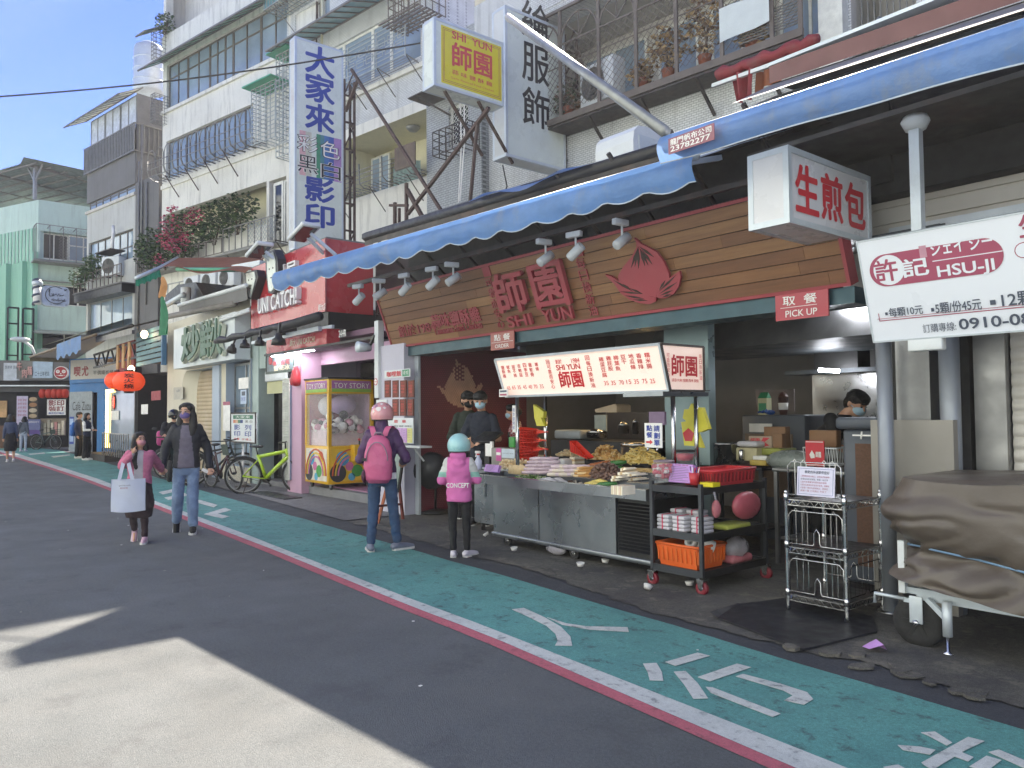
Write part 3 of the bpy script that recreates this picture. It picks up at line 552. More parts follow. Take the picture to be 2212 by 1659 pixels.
# ---- the long wooden fascia sign
yv=Vector((0,-.3,.83)).normalized();zv=Vector((1,0,0)).cross(yv)
MS=Matrix(((1,0,zv.x,-10.24),(0,yv.y,zv.y,6.0),(0,yv.z,zv.z,2.5),(0,0,0,1)))
SW,SH=7.21,.885
t=thing('wooden_shop_sign','long plank fascia sign edged in red with a peach emblem over the fried chicken stall','sign',loc=(-10.24,6.0,2.5))
b=MB(MS);n=7
for i in range(n):
    y0=.03+i*(SH-.06)/n;y1=y0+(SH-.06)/n-.008;x=.03
    while x<SW-.03:x2=min(SW-.03,x+ru(1.2,2.6));b.box(x,y0,-.03,x2-.002,y1,ru(-.001,.002),random.choice(WOODS));x=x2
b.box(.02,.02,-.1,SW-.02,SH-.02,-.035,WDARK);b.build('plank_panel',t)
b=MB(MS);b.box(0,0,-.12,SW,.03,.015,SIGNRED);b.box(0,SH-.03,-.12,SW,SH,.015,SIGNRED);b.box(0,.03,-.12,.03,SH-.03,.015,SIGNRED);b.box(SW-.03,.03,-.12,SW,SH-.03,.015,SIGNRED);b.build('red_edge',t)
def fit(b,M,K,body,x0,y0,x1,y1,m,col=False,inv=False,**k):
    a=onp(M,*K(x0,y0));c=onp(M,*K(x1,y1));q=(min(a[0],c[0]),min(a[1],c[1]),max(a[0],c[0]),max(a[1],c[1]))
    (b.column if col else b.text)(body,*q,m,**k)
b=MB(MS);kw=dict(z=.012,d=.035)
def q2(K,M,cx,cy,w,h):a=onp(M,*K(cx,cy));return a[0]-w/2,a[1]-h/2,a[0]+w/2,a[1]+h/2
def sg(body,cx,cy,w,h,col=False,**k):(b.column if col else b.text)(body,*q2(cs,MS,cx,cy,w,h),SIGNRED,**{**kw,**k})
sg('創於1984',350,937,.98,.17,d=.012);b.build('lettering',t);b=MB(MS);sg('蒜味鹽酥雞',588,870,1.12,.2,d=.012,bold=.02);sg('Taiwanese Fried Chicken',602,932,1.1,.1,d=.012)
b.build('lettering',t);b=MB(MS);sg('可靠而安心',835,780,.13,.66,True,d=.01);b.build('lettering',t);b=MB(MS);sg('每日換新油',1400,680,.13,.66,True,d=.01)
a=onp(MS,*cs(783,586));b.box(a[0]-.07,a[1]-.06,.006,a[0]+.07,a[1]+.06,.02,SIGNRED);a=onp(MS,*cs(1345,465));b.box(a[0]-.07,a[1]-.05,.006,a[0]+.07,a[1]+.05,.02,SIGNRED)
b.build('lettering',t);b=MB(MS);sg('師',950,705,.56,.5,bold=.022,z=.03,d=.05);b.build('lettering',t);b=MB(MS);sg('園',1183,660,.56,.52,bold=.022,z=.03,d=.05);b.build('lettering',t);b=MB(MS);sg('SHI',1000,880,.44,.14,z=.03,d=.04,bold=.012);b.build('lettering',t);b=MB(MS);sg('YUN',1232,842,.5,.15,z=.03,d=.04,bold=.012);b.build('lettering',t)
PEACH=[(1706,373),(1722,385),(1745,408),(1790,430),(1845,460),(1890,520),(1920,590),(1922,618),(1880,640),(1850,690),(1842,735),(1790,730),(1720,705),(1660,665),(1612,640),(1608,605),(1640,550),(1690,490),(1722,430),(1720,400)]
LEAFL=[(1527,598),(1565,607),(1612,640),(1660,665),(1720,705),(1790,730),(1842,737),(1838,762),(1800,778),(1740,772),(1680,752),(1625,712),(1585,655)]
LEAFR=[(1843,735),(1850,690),(1880,640),(1922,618),(1985,575),(1992,610),(1980,670),(1950,715),(1900,742),(1865,742)]
b=MB(MS);pp=lambda P:[onp(MS,*cs(*p))for p in P]
b.ext(pp(PEACH),.03,SIGNRED,.03);b.ext(pp(LEAFL),.03,SIGNRED,.03);b.ext(pp(LEAFR),.03,SIGNRED,.03)
def slit(P,w=7):
    for p,q in P:
        dx,dy=q[0]-p[0],q[1]-p[1];l=sqrt(dx*dx+dy*dy);nx,ny=-dy/l*w,dx/l*w
        b.ext(pp([p,((p[0]+q[0])/2+nx,(p[1]+q[1])/2+ny),q,((p[0]+q[0])/2-nx,(p[1]+q[1])/2-ny)]),.003,WDARK,.061)
slit([((1733,430),(1690,555)),((1735,440),(1735,560)),((1745,440),(1775,545)),((1755,445),(1820,535)),((1735,425),(1712,550)),((1742,435),(1795,540)),((1740,425),(1830,490))],8)
slit([((1580,630),(1700,700)),((1640,655),(1690,695)),((1620,700),(1760,715)),((1650,725),(1770,745)),((1700,750),(1790,755)),((1680,680),(1760,715))],6)
slit([((1860,700),(1970,595)),((1862,715),(1975,640)),((1866,725),(1950,690)),((1862,690),(1900,630)),((1880,735),(1940,715))],7)
b.build('peach_emblem',t)
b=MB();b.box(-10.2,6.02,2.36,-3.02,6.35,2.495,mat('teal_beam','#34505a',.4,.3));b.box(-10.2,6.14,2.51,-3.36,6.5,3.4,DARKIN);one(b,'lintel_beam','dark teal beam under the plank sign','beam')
def plate(name,label,P,Y,lines,m,wm,cat='sign',grp=None):
    M=face(FR(0,Y));a=onp(M,*P[0]);c=onp(M,*P[1]);b=MB(M);x0,x1,y0,y1=min(a[0],c[0]),max(a[0],c[0]),min(a[1],c[1]),max(a[1],c[1])
    b.box(x0,y0,-.015,x1,y1,0,m);w,h=x1-x0,y1-y0
    for body,fx0,fy0,fx1,fy1,*k in lines:b.text(body,x0+fx0*w,y0+fy0*h,x0+fx1*w,y0+fy1*h,k[0]if k else wm,bold=.01)
    return b,(x0,y0,x1,y1)
OLDRED=mat('faded_red_plate','#a8635a',.5,0,.05);REDPL=mat('red_plate','#b0454f',.45,0,.05);LET=pm('#e8e6e2',.5)
b,q=plate('','',(c7(537,200),c7(675,285)),5.97,[('點 餐',.15,.52,.85,.9),('ORDER',.2,.1,.8,.32)],OLDRED,LET);b.box(q[0]+.02,q[1]+.43*(q[3]-q[1]),0,q[2]-.02,q[1]+.45*(q[3]-q[1]),.003,LET);one(b,'hanging_sign','faded red ORDER plate hanging under the plank sign','sign','hanging plates under the plank sign')
b,q=plate('','',(kb(915,1290),kb(1325,1440)),5.97,[('取  餐',.15,.55,.8,.93),('PICK UP',.2,.1,.8,.36)],REDPL,LET);b.box(q[0]+.05,q[1]+.47*(q[3]-q[1]),0,q[2]-.1,q[1]+.49*(q[3]-q[1]),.003,LET);one(b,'hanging_sign','red PICK UP plate hanging under the right end of the plank sign','sign','hanging plates under the plank sign')
# ---- projecting light box signs
def blade(name,label,X,Y0,Y1,Z0,Z1,th,draw,fr=ALU,fm=OFFW,fw=.05,extra=None,endm=None):
    t=thing(name,label,'sign','projecting light box signs',(X,Y0,Z0));b=MB()
    b.box(X-th+.002,Y0+.004,Z0+.004,X-.02,Y1-.004,Z1-.004,endm or fr)
    for xx in(X-th,X-fw):
        for yy in(Y0,Y1-fw):b.box(xx,yy,Z0,xx+fw,yy+fw,Z1,fr)
        for zz in(Z0,Z1-fw):b.box(xx,Y0+fw,zz,xx+fw,Y1-fw,zz+fw,fr)
    for yy in(Y0,Y1-fw):
        for zz in(Z0,Z1-fw):b.box(X-th+fw,yy,zz,X-fw,yy+fw,zz+fw,fr)
    b.build('casing',t);f=MB(facex(X-.014,Y0,Z0));W,H=Y1-Y0,Z1-Z0;f.box(fw*.6,fw*.6,-.004,W-fw*.6,H-fw*.6,.002,fm);draw(f,W,H);f.build('face_panel',t)
    if extra:extra(t)
    return t
LRED=mat('vinyl_red','#c8303c',.4,0,.05);LBLUE=mat('vinyl_blue','#1d3a96',.4,0,.06);LBLK=mat('vinyl_black','#15161a',.4);WSIGN=mat('white_acrylic','#d3d3d6',.3,0,.04,2,dirt='#b9b3b0',da=.3)
p=atx(1703,313,-3.0);
def d1(f,W,H):
    for i,ch in enumerate('生煎包'):f.text(ch,.1+i*(W-.16)/3,.1,.1+(i+.92)*(W-.16)/3,H-.1,LRED,.004,.002,.03)
blade('light_box_sign','white light box with three large red characters at the right end of the plank sign',-3.0,5.05,6.3,2.86,3.43,.34,d1,ALU,WSIGN,.045,endm=WSIGN)
YEL=mat('sign_yellow','#d9c81e',.35,0,.04)
def d2(f,W,H):
    x0,x1,y0,y1=.17,W-.04,.1,H-.1;f.box(x0,y0,.002,x1,y1,.005,YEL)
    for o in(.04,.07):
        for a in((x0+o,y0+o,x1-o,y0+o+.008),(x0+o,y1-o-.008,x1-o,y1-o),(x0+o,y0+o,x0+o+.008,y1-o),(x1-o-.008,y0+o,x1-o,y1-o)):f.box(a[0],a[1],.005,a[2],a[3],.0065,SIGNRED)
    cx=(x0+x1)/2;f.text('SHI  YUN',cx-.29*W,.78*H,cx+.29*W,.9*H,LRED,.005,.002,.024);f.text('師園',cx-.29*W,.36*H,cx+.29*W,.74*H,LRED,.005,.002,.024);f.text('蒜 味 鹽 酥 雞',cx-.29*W,.25*H,cx+.29*W,.32*H,LRED,.005,.002,.01);f.text('Garlic Flavored Fried Chicken',cx-.31*W,.18*H,cx+.31*W,.21*H,LRED,.005,.002)
YX=-11.9;Y0_,Y1_,Y2_=atx(937,35,YX),atx(1088,160,YX),atx(937,183,YX)
def brk(t):
    b=MB()
    for y in(.3,1.1):b.bar((YX-.1,Y0_.y+y,Y2_.z),(YX-.5,Y0_.y+y+1.2,Y2_.z-.9),.05,RUST)
    b.build('bracket',t)
blade('light_box_sign','yellow light box sign in a white casing high above the blue awning',YX,Y0_.y,Y1_.y,Y2_.z,Y0_.z,.4,d2,ALU,OFFW,.05,brk,OFFW)
LX=-12.3;L0_,L1_,L2_=atx(1091,60,LX),atx(1221,200,LX),atx(1092,336,LX)
def d3(f,W,H):
    for ch,v in(('綸',45),('服',137),('飾',232)):
        z=atx(1155,v,LX).z-L2_.z;f.text(ch,W*.27,z-.42,W*.73,z+.42,LBLK,.004,.002,.012)
    f.text('經',W*.27,H-.3,W*.73,H-.05,LBLK,.004,.002)
def tr3(t):
    b=MB();ya,yb,x=L1_.y+.08,L1_.y+.45,LX-.1
    for y in(ya,yb):b.bar((x,y,L2_.z-.4),(x,y,10.0),.06,RUST)
    for k in range(6):z=L2_.z-.2+k*.6;b.bar((x,ya,z),(x,yb,z),.04,RUST);b.bar((x,ya,z),(x,yb,z+.6),.035,RUST)
    b.bar((x,yb,9.9),(x+1.0,yb+.9,5.0),.06,RUST);b.bar((x,yb,7.6),(x+.7,yb+.8,4.8),.06,RUST);b.build('support_frame',t)
blade('light_box_sign','tall off-white light box with black brush characters beside the yellow light box',LX,L0_.y,L1_.y,L2_.z,10.05,.45,d3,ALU,OFFW,.06,tr3,mat('rust_stained_white','#c3c6c6',.5,0,.1,2,dirt='#8a5a3c',da=.5))
SX=-16.7;S0=atx(637,75,SX);S1=atx(742,300,SX)
def d4(f,W,H):
    Z0=5.3
    def ch(c,v0,v1,y0,y1,m=LBLUE,bold=.03,z=.004):f.text(c,y0*W,atx(690,v1,SX).z-Z0,y1*W,atx(690,v0,SX).z-Z0,m,z,.002,bold)
    for c,v0,v1 in(('大',100,163),('家',160,222),('來',224,285),('影',384,437),('印',441,492)):ch(c,v0,v1,.2,.82)
    zt,zb=atx(690,290,SX).z-Z0,atx(690,385,SX).z-Z0
    for k,(a,e,c)in enumerate(((.1,.22,'#d9a9ac'),(.22,.34,'#c6c3b2'),(.44,.52,'#3a8a68'),(.52,.6,'#3d7f8a'),(.6,.7,'#3c6fae'),(.7,.8,'#3b58a8'),(.8,.96,'#a880b8'))):f.box(a*W,zb,.002,e*W,zt,.0035,pm(c,.4))
    for c,x0,v0,m,mo in(('彩',.06,297,LET,LBLK),('色',.52,300,LET,LBLK),('黑',.06,341,LBLK,LET),('白',.54,345,LBLK,LET)):
        ch(c,v0,v0+38,x0-.02,x0+.42,mo,.022,.006);ch(c,v0+1,v0+37,x0,x0+.4,m,.0,.011)
    f.text('2 3 6 9 8 8 1',.25*W,.1,.85*W,.2,mat('ghost_vinyl','#c3c9c2',.4),.004,.001)
def tr4(t):
    b=MB();y0,y1=S1.y+.03,S1.y+.3
    for y in(y0,y1):
        for x in(SX-.25,SX-.02):b.bar((x,y,4.4),(x,y,9.6),.05,RUST)
    for k in range(8):
        z=4.6+k*.66;b.bar((SX-.02,y0,z),(SX-.02,y1,z),.04,RUST);b.bar((SX-.25,y1,z),(SX-.02,y1,z),.04,RUST)
        if k%2:b.bar((SX-.02,y0,z),(SX-.02,y1,z+.66),.025,RUST)
    b.build('support_frame',t)
blade('light_box_sign','tall pale sign with big blue characters and a rainbow strip',SX,S0.y,S1.y,5.3,S0.z-.02,.3,d4,ALU,OFFW,.045,tr4,mat('rust_stained_white','#c3c6c6'))
t=thing('sign_brace','crossed rusty steel braces over the shop roof between the tall signs','brace',loc=(-13,8,4.3));b=MB()
for P,Q,w in(((660,480),(1280,1455),.055),((1610,745),(1050,1480),.06),((1530,850),(1480,1400),.05),((1045,1310),(1150,1500),.07),((1040,1265),(1040,1530),.06),((960,1400),(960,1550),.06),((990,1440),(990,1550),.05),((925,1420),(1050,1420),.05),((700,560),(620,770),.06)):
    b.bar(at(*c2(*P),8.2),at(*c2(*Q),8.2),w,RUST)
b.build('steel_bar',t)
# ---- roofs over the shops
def slab(name,label,pts,m,cat='roof',th=.08,**k):
    b=MB();b.add([(x,y,z)for x,y,z in pts]+[(x,y,z+th)for x,y,z in pts],[(3,2,1,0),(4,5,6,7),(0,1,5,4),(1,2,6,5),(2,3,7,6),(3,0,4,7)],m);return one(b,name,label,cat,**k)
TINR=mat('weathered_tin','#4a4745',.6,.3,.2,3,dirt='#6b4a3a',da=.4)
t=thing('shop_roof','dark sheet metal roof with a drooping gutter above the long blue awning','roof',loc=(-10.4,6,4.1));b=MB()
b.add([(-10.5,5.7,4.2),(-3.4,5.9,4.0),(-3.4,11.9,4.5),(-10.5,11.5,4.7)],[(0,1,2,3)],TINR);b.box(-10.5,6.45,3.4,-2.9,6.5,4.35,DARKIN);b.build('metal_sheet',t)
b=MB();b.tube([(-10.5,5.68,4.22),(-3.4,5.88,4.02)],.07,BLACK,6);b.add([(-10.5,5.67,4.28),(-3.4,5.87,4.06),(-3.4,5.87,3.92),(-10.5,5.67,4.08)],[(0,1,2,3)],IRON)
for k in range(9):x=-10.2+k*.8;b.bar((x,5.7,4.15),(x,6.4,3.55),.035,IRON)
b.bar((-10.4,5.35,3.42),(-3.4,5.6,3.42),.05,IRON);b.build('gutter',t)
b=MB();b.T=I4;b.sheet(lambda a,e:(-7.6+1.9*a,5.78-.25*e+.05*a,4.22-.06*a-.12*e+.05*sin(a*9)*e),16,3,BLUED);one(b,'tarpaulin_scrap','torn scrap of blue tarpaulin caught on the gutter under the tall white sign','tarpaulin')
pz=[at(*cc3(825,1360),7.4),at(*cc3(1140,1270),7.4),at(*cc3(1150,1020),7.4)]
b=MB();x0,x1,z0,z1=pz[0].x,pz[1].x,pz[0].z-.25,pz[2].z;prof=[(7.4,z0),(7.4,z1-.2),(7.42,z1-.08),(7.5,z1),(7.65,z1+.02),(7.9,z1),(7.98,z1-.1),(8.0,z0)]
b.T=Matrix(((0,0,1,x0),(1,0,0,0),(0,1,0,0),(0,0,0,1)));b.ext(prof,x1-x0,WHITEP);b.box(7.5,z0+.15,x1-x0,7.9,z1-.12,x1-x0+.02,ALU);one(b,'exhaust_hood','white metal exhaust hood with a rounded top on the shop roof','hood')
# ---- blue awnings
def awn(name,label,A,B_,zv,zb,yb,m,cut=.0,wob=.05,scal=.42,valh=.25,lb=None,arms=True,mv=None):
    t=thing(name,label,'awning','tarpaulin awnings',(A[0],A[1],A[2]));A,B_=Vector(A),Vector(B_);b=MB();l=(B_-A).length;n=int(l/.06)
    b.sheet(lambda a,e:(A.x+(B_.x-A.x)*a,A.y+(B_.y-A.y)*a+(yb-A.y)*e,A.z+(B_.z-A.z)*a+(zb-A.z)*e-.02*sin(pi*e)*(1+.4*sin(a*23))+.015*mnoise.noise((a*14,e*3,1))),n//2,8,BLUELIT);b.build('canopy',t)
    b=MB()
    def vf(a,e):
        s=a*l/scal;k=abs(sin(pi*s));hgt=valh*(.8+.2*k)*(1+.1*mnoise.noise((a*8,0,3)))
        x=A.x+(B_.x-A.x)*a;return(x,A.y+(B_.y-A.y)*a-.02-.05*sin(pi*e)-wob*e*mnoise.noise((a*l*1.4,e,2)),A.z+(B_.z-A.z)*a-hgt*e+.02)
    b.sheet(vf,n,6,mv or m);o=b.build('valance',t);h=MB();h.tube([vf(i/n,1)for i in range(n+1)],.006,mat('hem_grey','#a9b4c0',.6),4);h.build('hem',o)
    b=MB();b.tube([A+Vector((0,.02,0)),B_+Vector((0,.02,0))],.035,ALU,8)
    if arms:
        for f in(.08,.36,.64,.92):P=A.lerp(B_,f);b.bar(P,(P.x+.1,yb+.1,zb-.25),.045,ALU)
    b.build('frame',t);return t
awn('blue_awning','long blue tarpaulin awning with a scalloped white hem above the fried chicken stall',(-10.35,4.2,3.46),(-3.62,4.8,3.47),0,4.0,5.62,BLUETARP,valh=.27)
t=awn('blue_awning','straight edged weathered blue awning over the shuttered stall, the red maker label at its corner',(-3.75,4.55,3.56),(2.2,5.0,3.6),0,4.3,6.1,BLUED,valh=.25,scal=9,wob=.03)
b=MB();b.tube([at(1097,37,6.0),(-3.72,4.56,3.62)],.045,FRS,8);b.build('stay_rod',t)
M=face(FR(0,4.46));b=MB(M);a=onp(M,*cc3(1435,1285));c=onp(M,*cc3(1812,1020));b.box(a[0],a[1],0,c[0],c[1],.006,mat('faded_maroon_label','#94616a',.6,0,.1));h_=c[1]-a[1]
b.text('龍門帆布公司',a[0]+.02,a[1]+h_*.5,c[0]-.02,c[1]-.01,LET,.008,.001,.02);b.text('23782277',a[0]+.02,a[1]+.012,c[0]-.03,a[1]+h_*.45,LET,.008,.001,.02);b.build('label',t)
b=MB();g0,g1=at(*c4(450,460),6.3),at(*c4(1770,0),6.3);dv=(g1-g0)*(1/(g1-g0).length);g1=g0+dv*6.5
b.add([g0+Vector((0,0,-.16)),g1+Vector((0,0,-.16)),g1,g0],[(0,1,2,3)],mat('maroon_gutter','#6d4a48',.5,.2,.12,3));b.box(g0.x,6.29,g0.z,g1.x,6.5,g0.z+.03,ALU);b.add([g0+Vector((0,.02,-.17)),g0+Vector((0,-.6,-.5)),g1+Vector((0,-.6,-.5)),g1+Vector((0,.02,-.17))],[(0,1,2,3)],mat('grey_canvas','#6f6d70',.7,0,.15,2));b.add([g0+Vector((0,.02,-.16)),g0+Vector((0,3,.2)),g1+Vector((0,3,.2)),g1+Vector((0,.02,-.16))],[(0,1,2,3)],TINR);one(b,'roof_gutter','maroon sheet gutter with a pale lip above the weathered blue awning','gutter')
t=thing('furled_awning','furled red awning with a hanging red flap between gutter and caged balcony','awning','tarpaulin awnings',at(*c4(95,540),7.2));b=MB()
a,c=at(*c4(95,525),7.2),at(*c4(790,270),7.2);b.tube([a.lerp(c,k/14)+Vector((0,0,.02*sin(k*2)))for k in range(15)],[.065+.02*sin(k*3.1)+.012*sin(k*1.3)for k in range(15)],REDT,9);b.build('roll',t)
b=MB();b.bar(a+Vector((0,-.1,-.14)),c+Vector((0,-.1,-.14)),.04,WHITEP);b.build('bar',t)
b=MB();A0,A1,A2,A3=[at(*c4(*q),7.15)for q in((190,530),(355,480),(340,665),(225,705))]
b.sheet(lambda u,v:tuple((A0.lerp(A1,u)).lerp(A3.lerp(A2,u),v)+Vector((0,.08*sin(u*12),0))),16,6,REDT);b.build('flap',t)
A0,A1,A2,A3=[at(*c4(*q),7.3)for q in((360,490),(520,470),(530,570),(350,640))];b=MB();b.sheet(lambda u,v:tuple((A0.lerp(A1,u)).lerp(A3.lerp(A2,u),v)+Vector((0,.06*sin(u*9),0))),12,4,ORANGET);b.build('flap',t)
# ---- track spotlights under the awning
def spot(p,label,aim,first=[None]):
    if first[0]is None:
        t=thing('track_spotlight',label,'spotlight','white spotlights under the long awning');b=MB();b.box(-.09,-.03,-.03,.09,.03,.03,WHITEP,.008);b.build('driver_box',t)
        b=MB();b.tube([(.02,0,-.03),(.02,0,-.14)],.012,WHITEP,6);b.build('arm',t);b=MB(Matrix.Translation((.02,0,-.18))@Matrix.Rotation(radians(55),4,'Y'));b.lathe([(.0001,-.1),(.045,-.1),(.05,-.09),(.05,.09),(.042,.09),(.036,.07),(.0001,.07)],WHITEP,14);b.build('lamp_head',t);first[0]=t
    else:t=copy_tree(first[0]);t['label']=label
    t.matrix_basis=Matrix.Translation(p)@Matrix.Rotation(aim,4,'Z');return t
nm=['against the black side panel','at the left end of the plank sign','second in from the left end of the plank sign','above the word carved 1984','above the small carved English words','just right of the second carved character','further right, close to the peach tip','above the peach emblem']
for i,(q,Yp,am)in enumerate(((c6(885,350),5.2,.3),(cs(115,645),5.25,1.2),(cs(270,612),5.3,.2),(cs(440,572),5.35,.3),(cs(563,545),5.4,1.3),(cs(1130,405),5.5,1.4),(cs(1315,360),5.5,.2),(cs(1600,285),5.55,1.5))):spot(at(*q,Yp),'white track spotlight '+nm[i],am)
# ---------------------------------------------------------------- street level, right to left
def rect(K,Y,x0,y0,x1,y1):a,c=at(*K(x0,y0),Y),at(*K(x1,y1),Y);return a.x,c.x,c.z,a.z
def fl(name,label,cat,grp,Y,X0,X1,Z0,Z1,m,draw=None,th=.03,fr=None,fw=.03,tilt=0,parent=None,F=I4):
    M=face(F,Y)@Matrix.Translation((X0,Z0,0))@Matrix.Rotation(radians(tilt),4,'X');b=MB(M);W,H=X1-X0,Z1-Z0
    b.box(0,0,-th,W,H,0,m)
    if fr:
        for a in((0,0,W,fw),(0,H-fw,W,H),(0,fw,fw,H-fw),(W-fw,fw,W,H-fw)):b.box(a[0],a[1],.001,a[2],a[3],.012,fr)
    if draw:draw(b,W,H)
    if parent is not None:return b.build(name,parent)
    return one(b,name,label,cat,grp)
LDK=mat('vinyl_slate','#4a5262',.5);LPK=mat('vinyl_wine','#a04a63',.45,0,.05);SHUT=mat('beige_shutter','#c6c2ba',.5,.1,.06,2,dirt='#8d857a',da=.4);SHUTY=mat('tan_shutter','#b3a183',.5,.05,.1,2,dirt='#857459',da=.4)
def shutter(b,X0,X1,Z0,Z1,Y,m,st=.09):
    n=int((Z1-Z0)/st);pts=[]
    for i in range(n):z=Z0+(Z1-Z0)*i/n;h=(Z1-Z0)/n;pts+=[(Y,z),(Y-.012,z+h*.15),(Y-.018,z+h*.5),(Y-.012,z+h*.85)]
    pts.append((Y,Z1));vs=[(x,y,z)for y,z in pts for x in(X0,X1)];b.add(vs,[(2*i,2*i+1,2*i+3,2*i+2)for i in range(len(pts)-1)],m,True)
# -- shuttered bun stall
t=thing('shuttered_stall','closed bun stall with a beige roller shutter and steel side panels behind the covered cart','stall',loc=(-1,6.4,0));b=MB()
shutter(b,-2.05,3.0,0,2.3,6.4,SHUT);b.build('roller_shutter',t)
b=MB();b.box(-2.27,6.3,0,-2.06,6.45,2.25,STEELD);b.box(-2.9,5.98,0,-2.3,6.06,1.42,mat('beige_grey_panel','#8f8b84',.5,.3,.1,2));b.box(-2.92,6.3,1.0,-2.3,6.5,2.4,DARKIN);b.box(-2.3,6.2,2.25,3,6.45,2.36,STEEL);b.box(-2.75,6.1,1.42,-2.5,6.5,2.4,STEELD);b.box(-2.3,6.1,2.37,3,6.5,2.5,WHITEP);b.build('steel_panel',t)
b=MB();b.lathe([(.07,0),(.07,2.5)],mat('grey_pipe','#8a8f96',.45,.35,.08,3),14,(-2.36,6.1,0));b.build('duct_pipe',t)
b=MB();b.box(-3.4,6.75,2.5,3.2,6.85,3.6,SHUT)
for k in range(8):b.box(-3.4,6.72,2.55+k*.14,3.2,6.75,2.66+k*.14,SHUT)
b.box(-3.0,6.6,2.98,3.2,6.66,3.04,ALU);b.build('slatted_wall',t)
PIPE=mat('grey_pipe','#8a8f96',.45,.35,.08,3);b=MB();b.lathe([(.055,0),(.055,2.05)],PIPE,14,(-2.69,5.78,0));b.lathe([(.09,0),(.09,.02)],STEEL,14,(-2.69,5.78,0));b.build('post',t)
b=MB();pq=at(1984,500,5.75);b.tube([(pq.x,5.75,2.1),(pq.x,5.75,3.62)],.05,ALU,4);b.lathe([(.07,0),(.1,.06),(.08,.1)],WHITEP,10,(pq.x,5.75,3.52));b.build('post',t)
b=MB();b.box(-2.78,5.94,.75,-2.74,5.99,2.05,mat('foil_insulation','#b9c4c8',.3,.8,.3,14,.6,20));b.build('foil_strip',t)
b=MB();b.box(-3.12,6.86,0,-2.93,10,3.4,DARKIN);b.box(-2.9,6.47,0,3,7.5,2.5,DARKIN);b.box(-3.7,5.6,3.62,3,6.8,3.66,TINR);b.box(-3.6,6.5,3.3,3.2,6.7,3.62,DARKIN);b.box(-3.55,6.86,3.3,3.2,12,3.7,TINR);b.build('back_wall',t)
# leaning white sign
pa,pb=at(1857,530,5.35),at(1880,735,5.6);X0h=-2.67;MH=rot_panel(X0h,5.6,pb.z,0);yv=Vector((0,5.38-5.6,2.72-2.0)).normalized();zv=Vector((1,0,0)).cross(yv);MH=Matrix(((1,0,zv.x,X0h),(0,yv.y,zv.y,5.6),(0,yv.z,zv.z,2.0),(0,0,0,1)))
b=MB(MH);HH=.725;HW=4.2;WH=mat('white_panel','#e2e6ee',.35,0,.03,1.5);b.box(0,0,-.08,HW,HH,0,WH);b.box(-.012,-.012,-.082,HW,0,.004,ALU);b.box(-.012,HH,-.082,HW,HH+.012,.004,ALU);b.box(-.012,0,-.082,0,HH,.004,ALU)
def hp(x,y):return onp(MH,*chh(x,y))
def ht(body,x0,y0,x1,y1,m,**k):a,c=hp(x0,y0),hp(x1,y1);b.text(body,min(a[0],c[0]),min(a[1],c[1]),max(a[0],c[0]),max(a[1],c[1]),m,**{**dict(z=.006),**k})
c=hp(560,490);e=hp(1440,365);r=abs(hp(560,345)[1]-hp(550,640)[1])/2;cy=c[1];x1=e[0]
arc=[(c[0]-r*sin(a),cy+r*cos(a))for a in[pi*k/16 for k in range(17)]]+[(x1+r*sin(a),cy-r*cos(a))for a in[pi*k/16 for k in range(17)]]
b.ext(arc,.003,LPK,.001);b.ext([(c[0]+.02+r*.93*cos(a),cy+r*.93*sin(a))for a in[2*pi*k/28 for k in range(28)]],.001,WH,.0042)
b.text('許',c[0]-r*.68,cy-r*.7,c[0]+r*.72,cy+r*.7,LPK,.006,.001,.02);b.text('記',c[0]+r*.95,cy-r*.62,c[0]+r*2.5,cy+r*.5,WH,.006,.001,.02)
xx=c[0]+r*2.75;b.text('シェイ ジー',xx,cy+.05,x1+r*.55,cy+.14,WH,.006,.001,.02);b.box(xx,cy+.012,.004,x1+r*.98,cy+.018,.006,WH);b.text('HSU-JI',xx+.02,cy-.12,x1+r*.5,cy-.02,WH,.006,.001,.02);b.box(c[0]+r*2.1,cy+.05,.004,c[0]+r*2.5,cy+.13,.0055,mat('pale_wine','#b98a9a',.5))
b.text('生煎包',x1+r+.1,cy+.07,x1+r+.62,cy+.22,LPK,.004,.001,.02);xs_=x1+r+.06
b.ext([(xs_+.55+.05*sin(a),cy-.0+.05*cos(a))for a in[pi*k/8 for k in range(9)]]+[(xs_+.05-.05*sin(a),cy-.0-.05*cos(a))for a in[pi*k/8 for k in range(9)]],.001,LPK,.002);b.ext([(xs_+.55+.044*sin(a),cy-.0+.044*cos(a))for a in[pi*k/8 for k in range(9)]]+[(xs_+.05-.044*sin(a),cy-.0-.044*cos(a))for a in[pi*k/8 for k in range(9)]],.001,WH,.0035);b.text('since 1999',xs_+.06,cy-.03,xs_+.5,cy+.03,LPK,.005,.001)
ht('▪每顆10元',548,832,900,880,LDK,bold=.012);ht('▪5顆/份45元',960,785,1430,840,LDK,bold=.012);a=hp(1500,780);b.text('▪12顆/盒100元',a[0],a[1]-.04,a[0]+.66,a[1]+.06,LDK,.006,.001,.012)
a=hp(500,940);b.box(a[0],a[1]-.008,.001,HW-.1,a[1]-.002,.004,LPK);b.box(a[0]-.012,a[1]+.008,.001,HW-.1,a[1]+.011,.004,LPK);b.box(a[0],a[1]-.002,.001,a[0]+.004,a[1]+.05,.004,LPK)
ht('訂購專線:',890,975,1200,1028,LDK);a=hp(1220,985);b.text('0910-083-685',a[0],a[1]-.03,a[0]+.72,a[1]+.045,LDK,.006,.001,.018)
one(b,'stall_sign','long white leaning sign with a wine red capsule logo over the shuttered stall','sign')
b=MB();a=at(*chh(760,1110),5.62);b.box(a.x,5.6,a.z-.09,a.x+.23,5.68,a.z,WHITEP,.01);one(b,'flood_lamp','small white lamp box fixed under the leaning white sign','lamp')
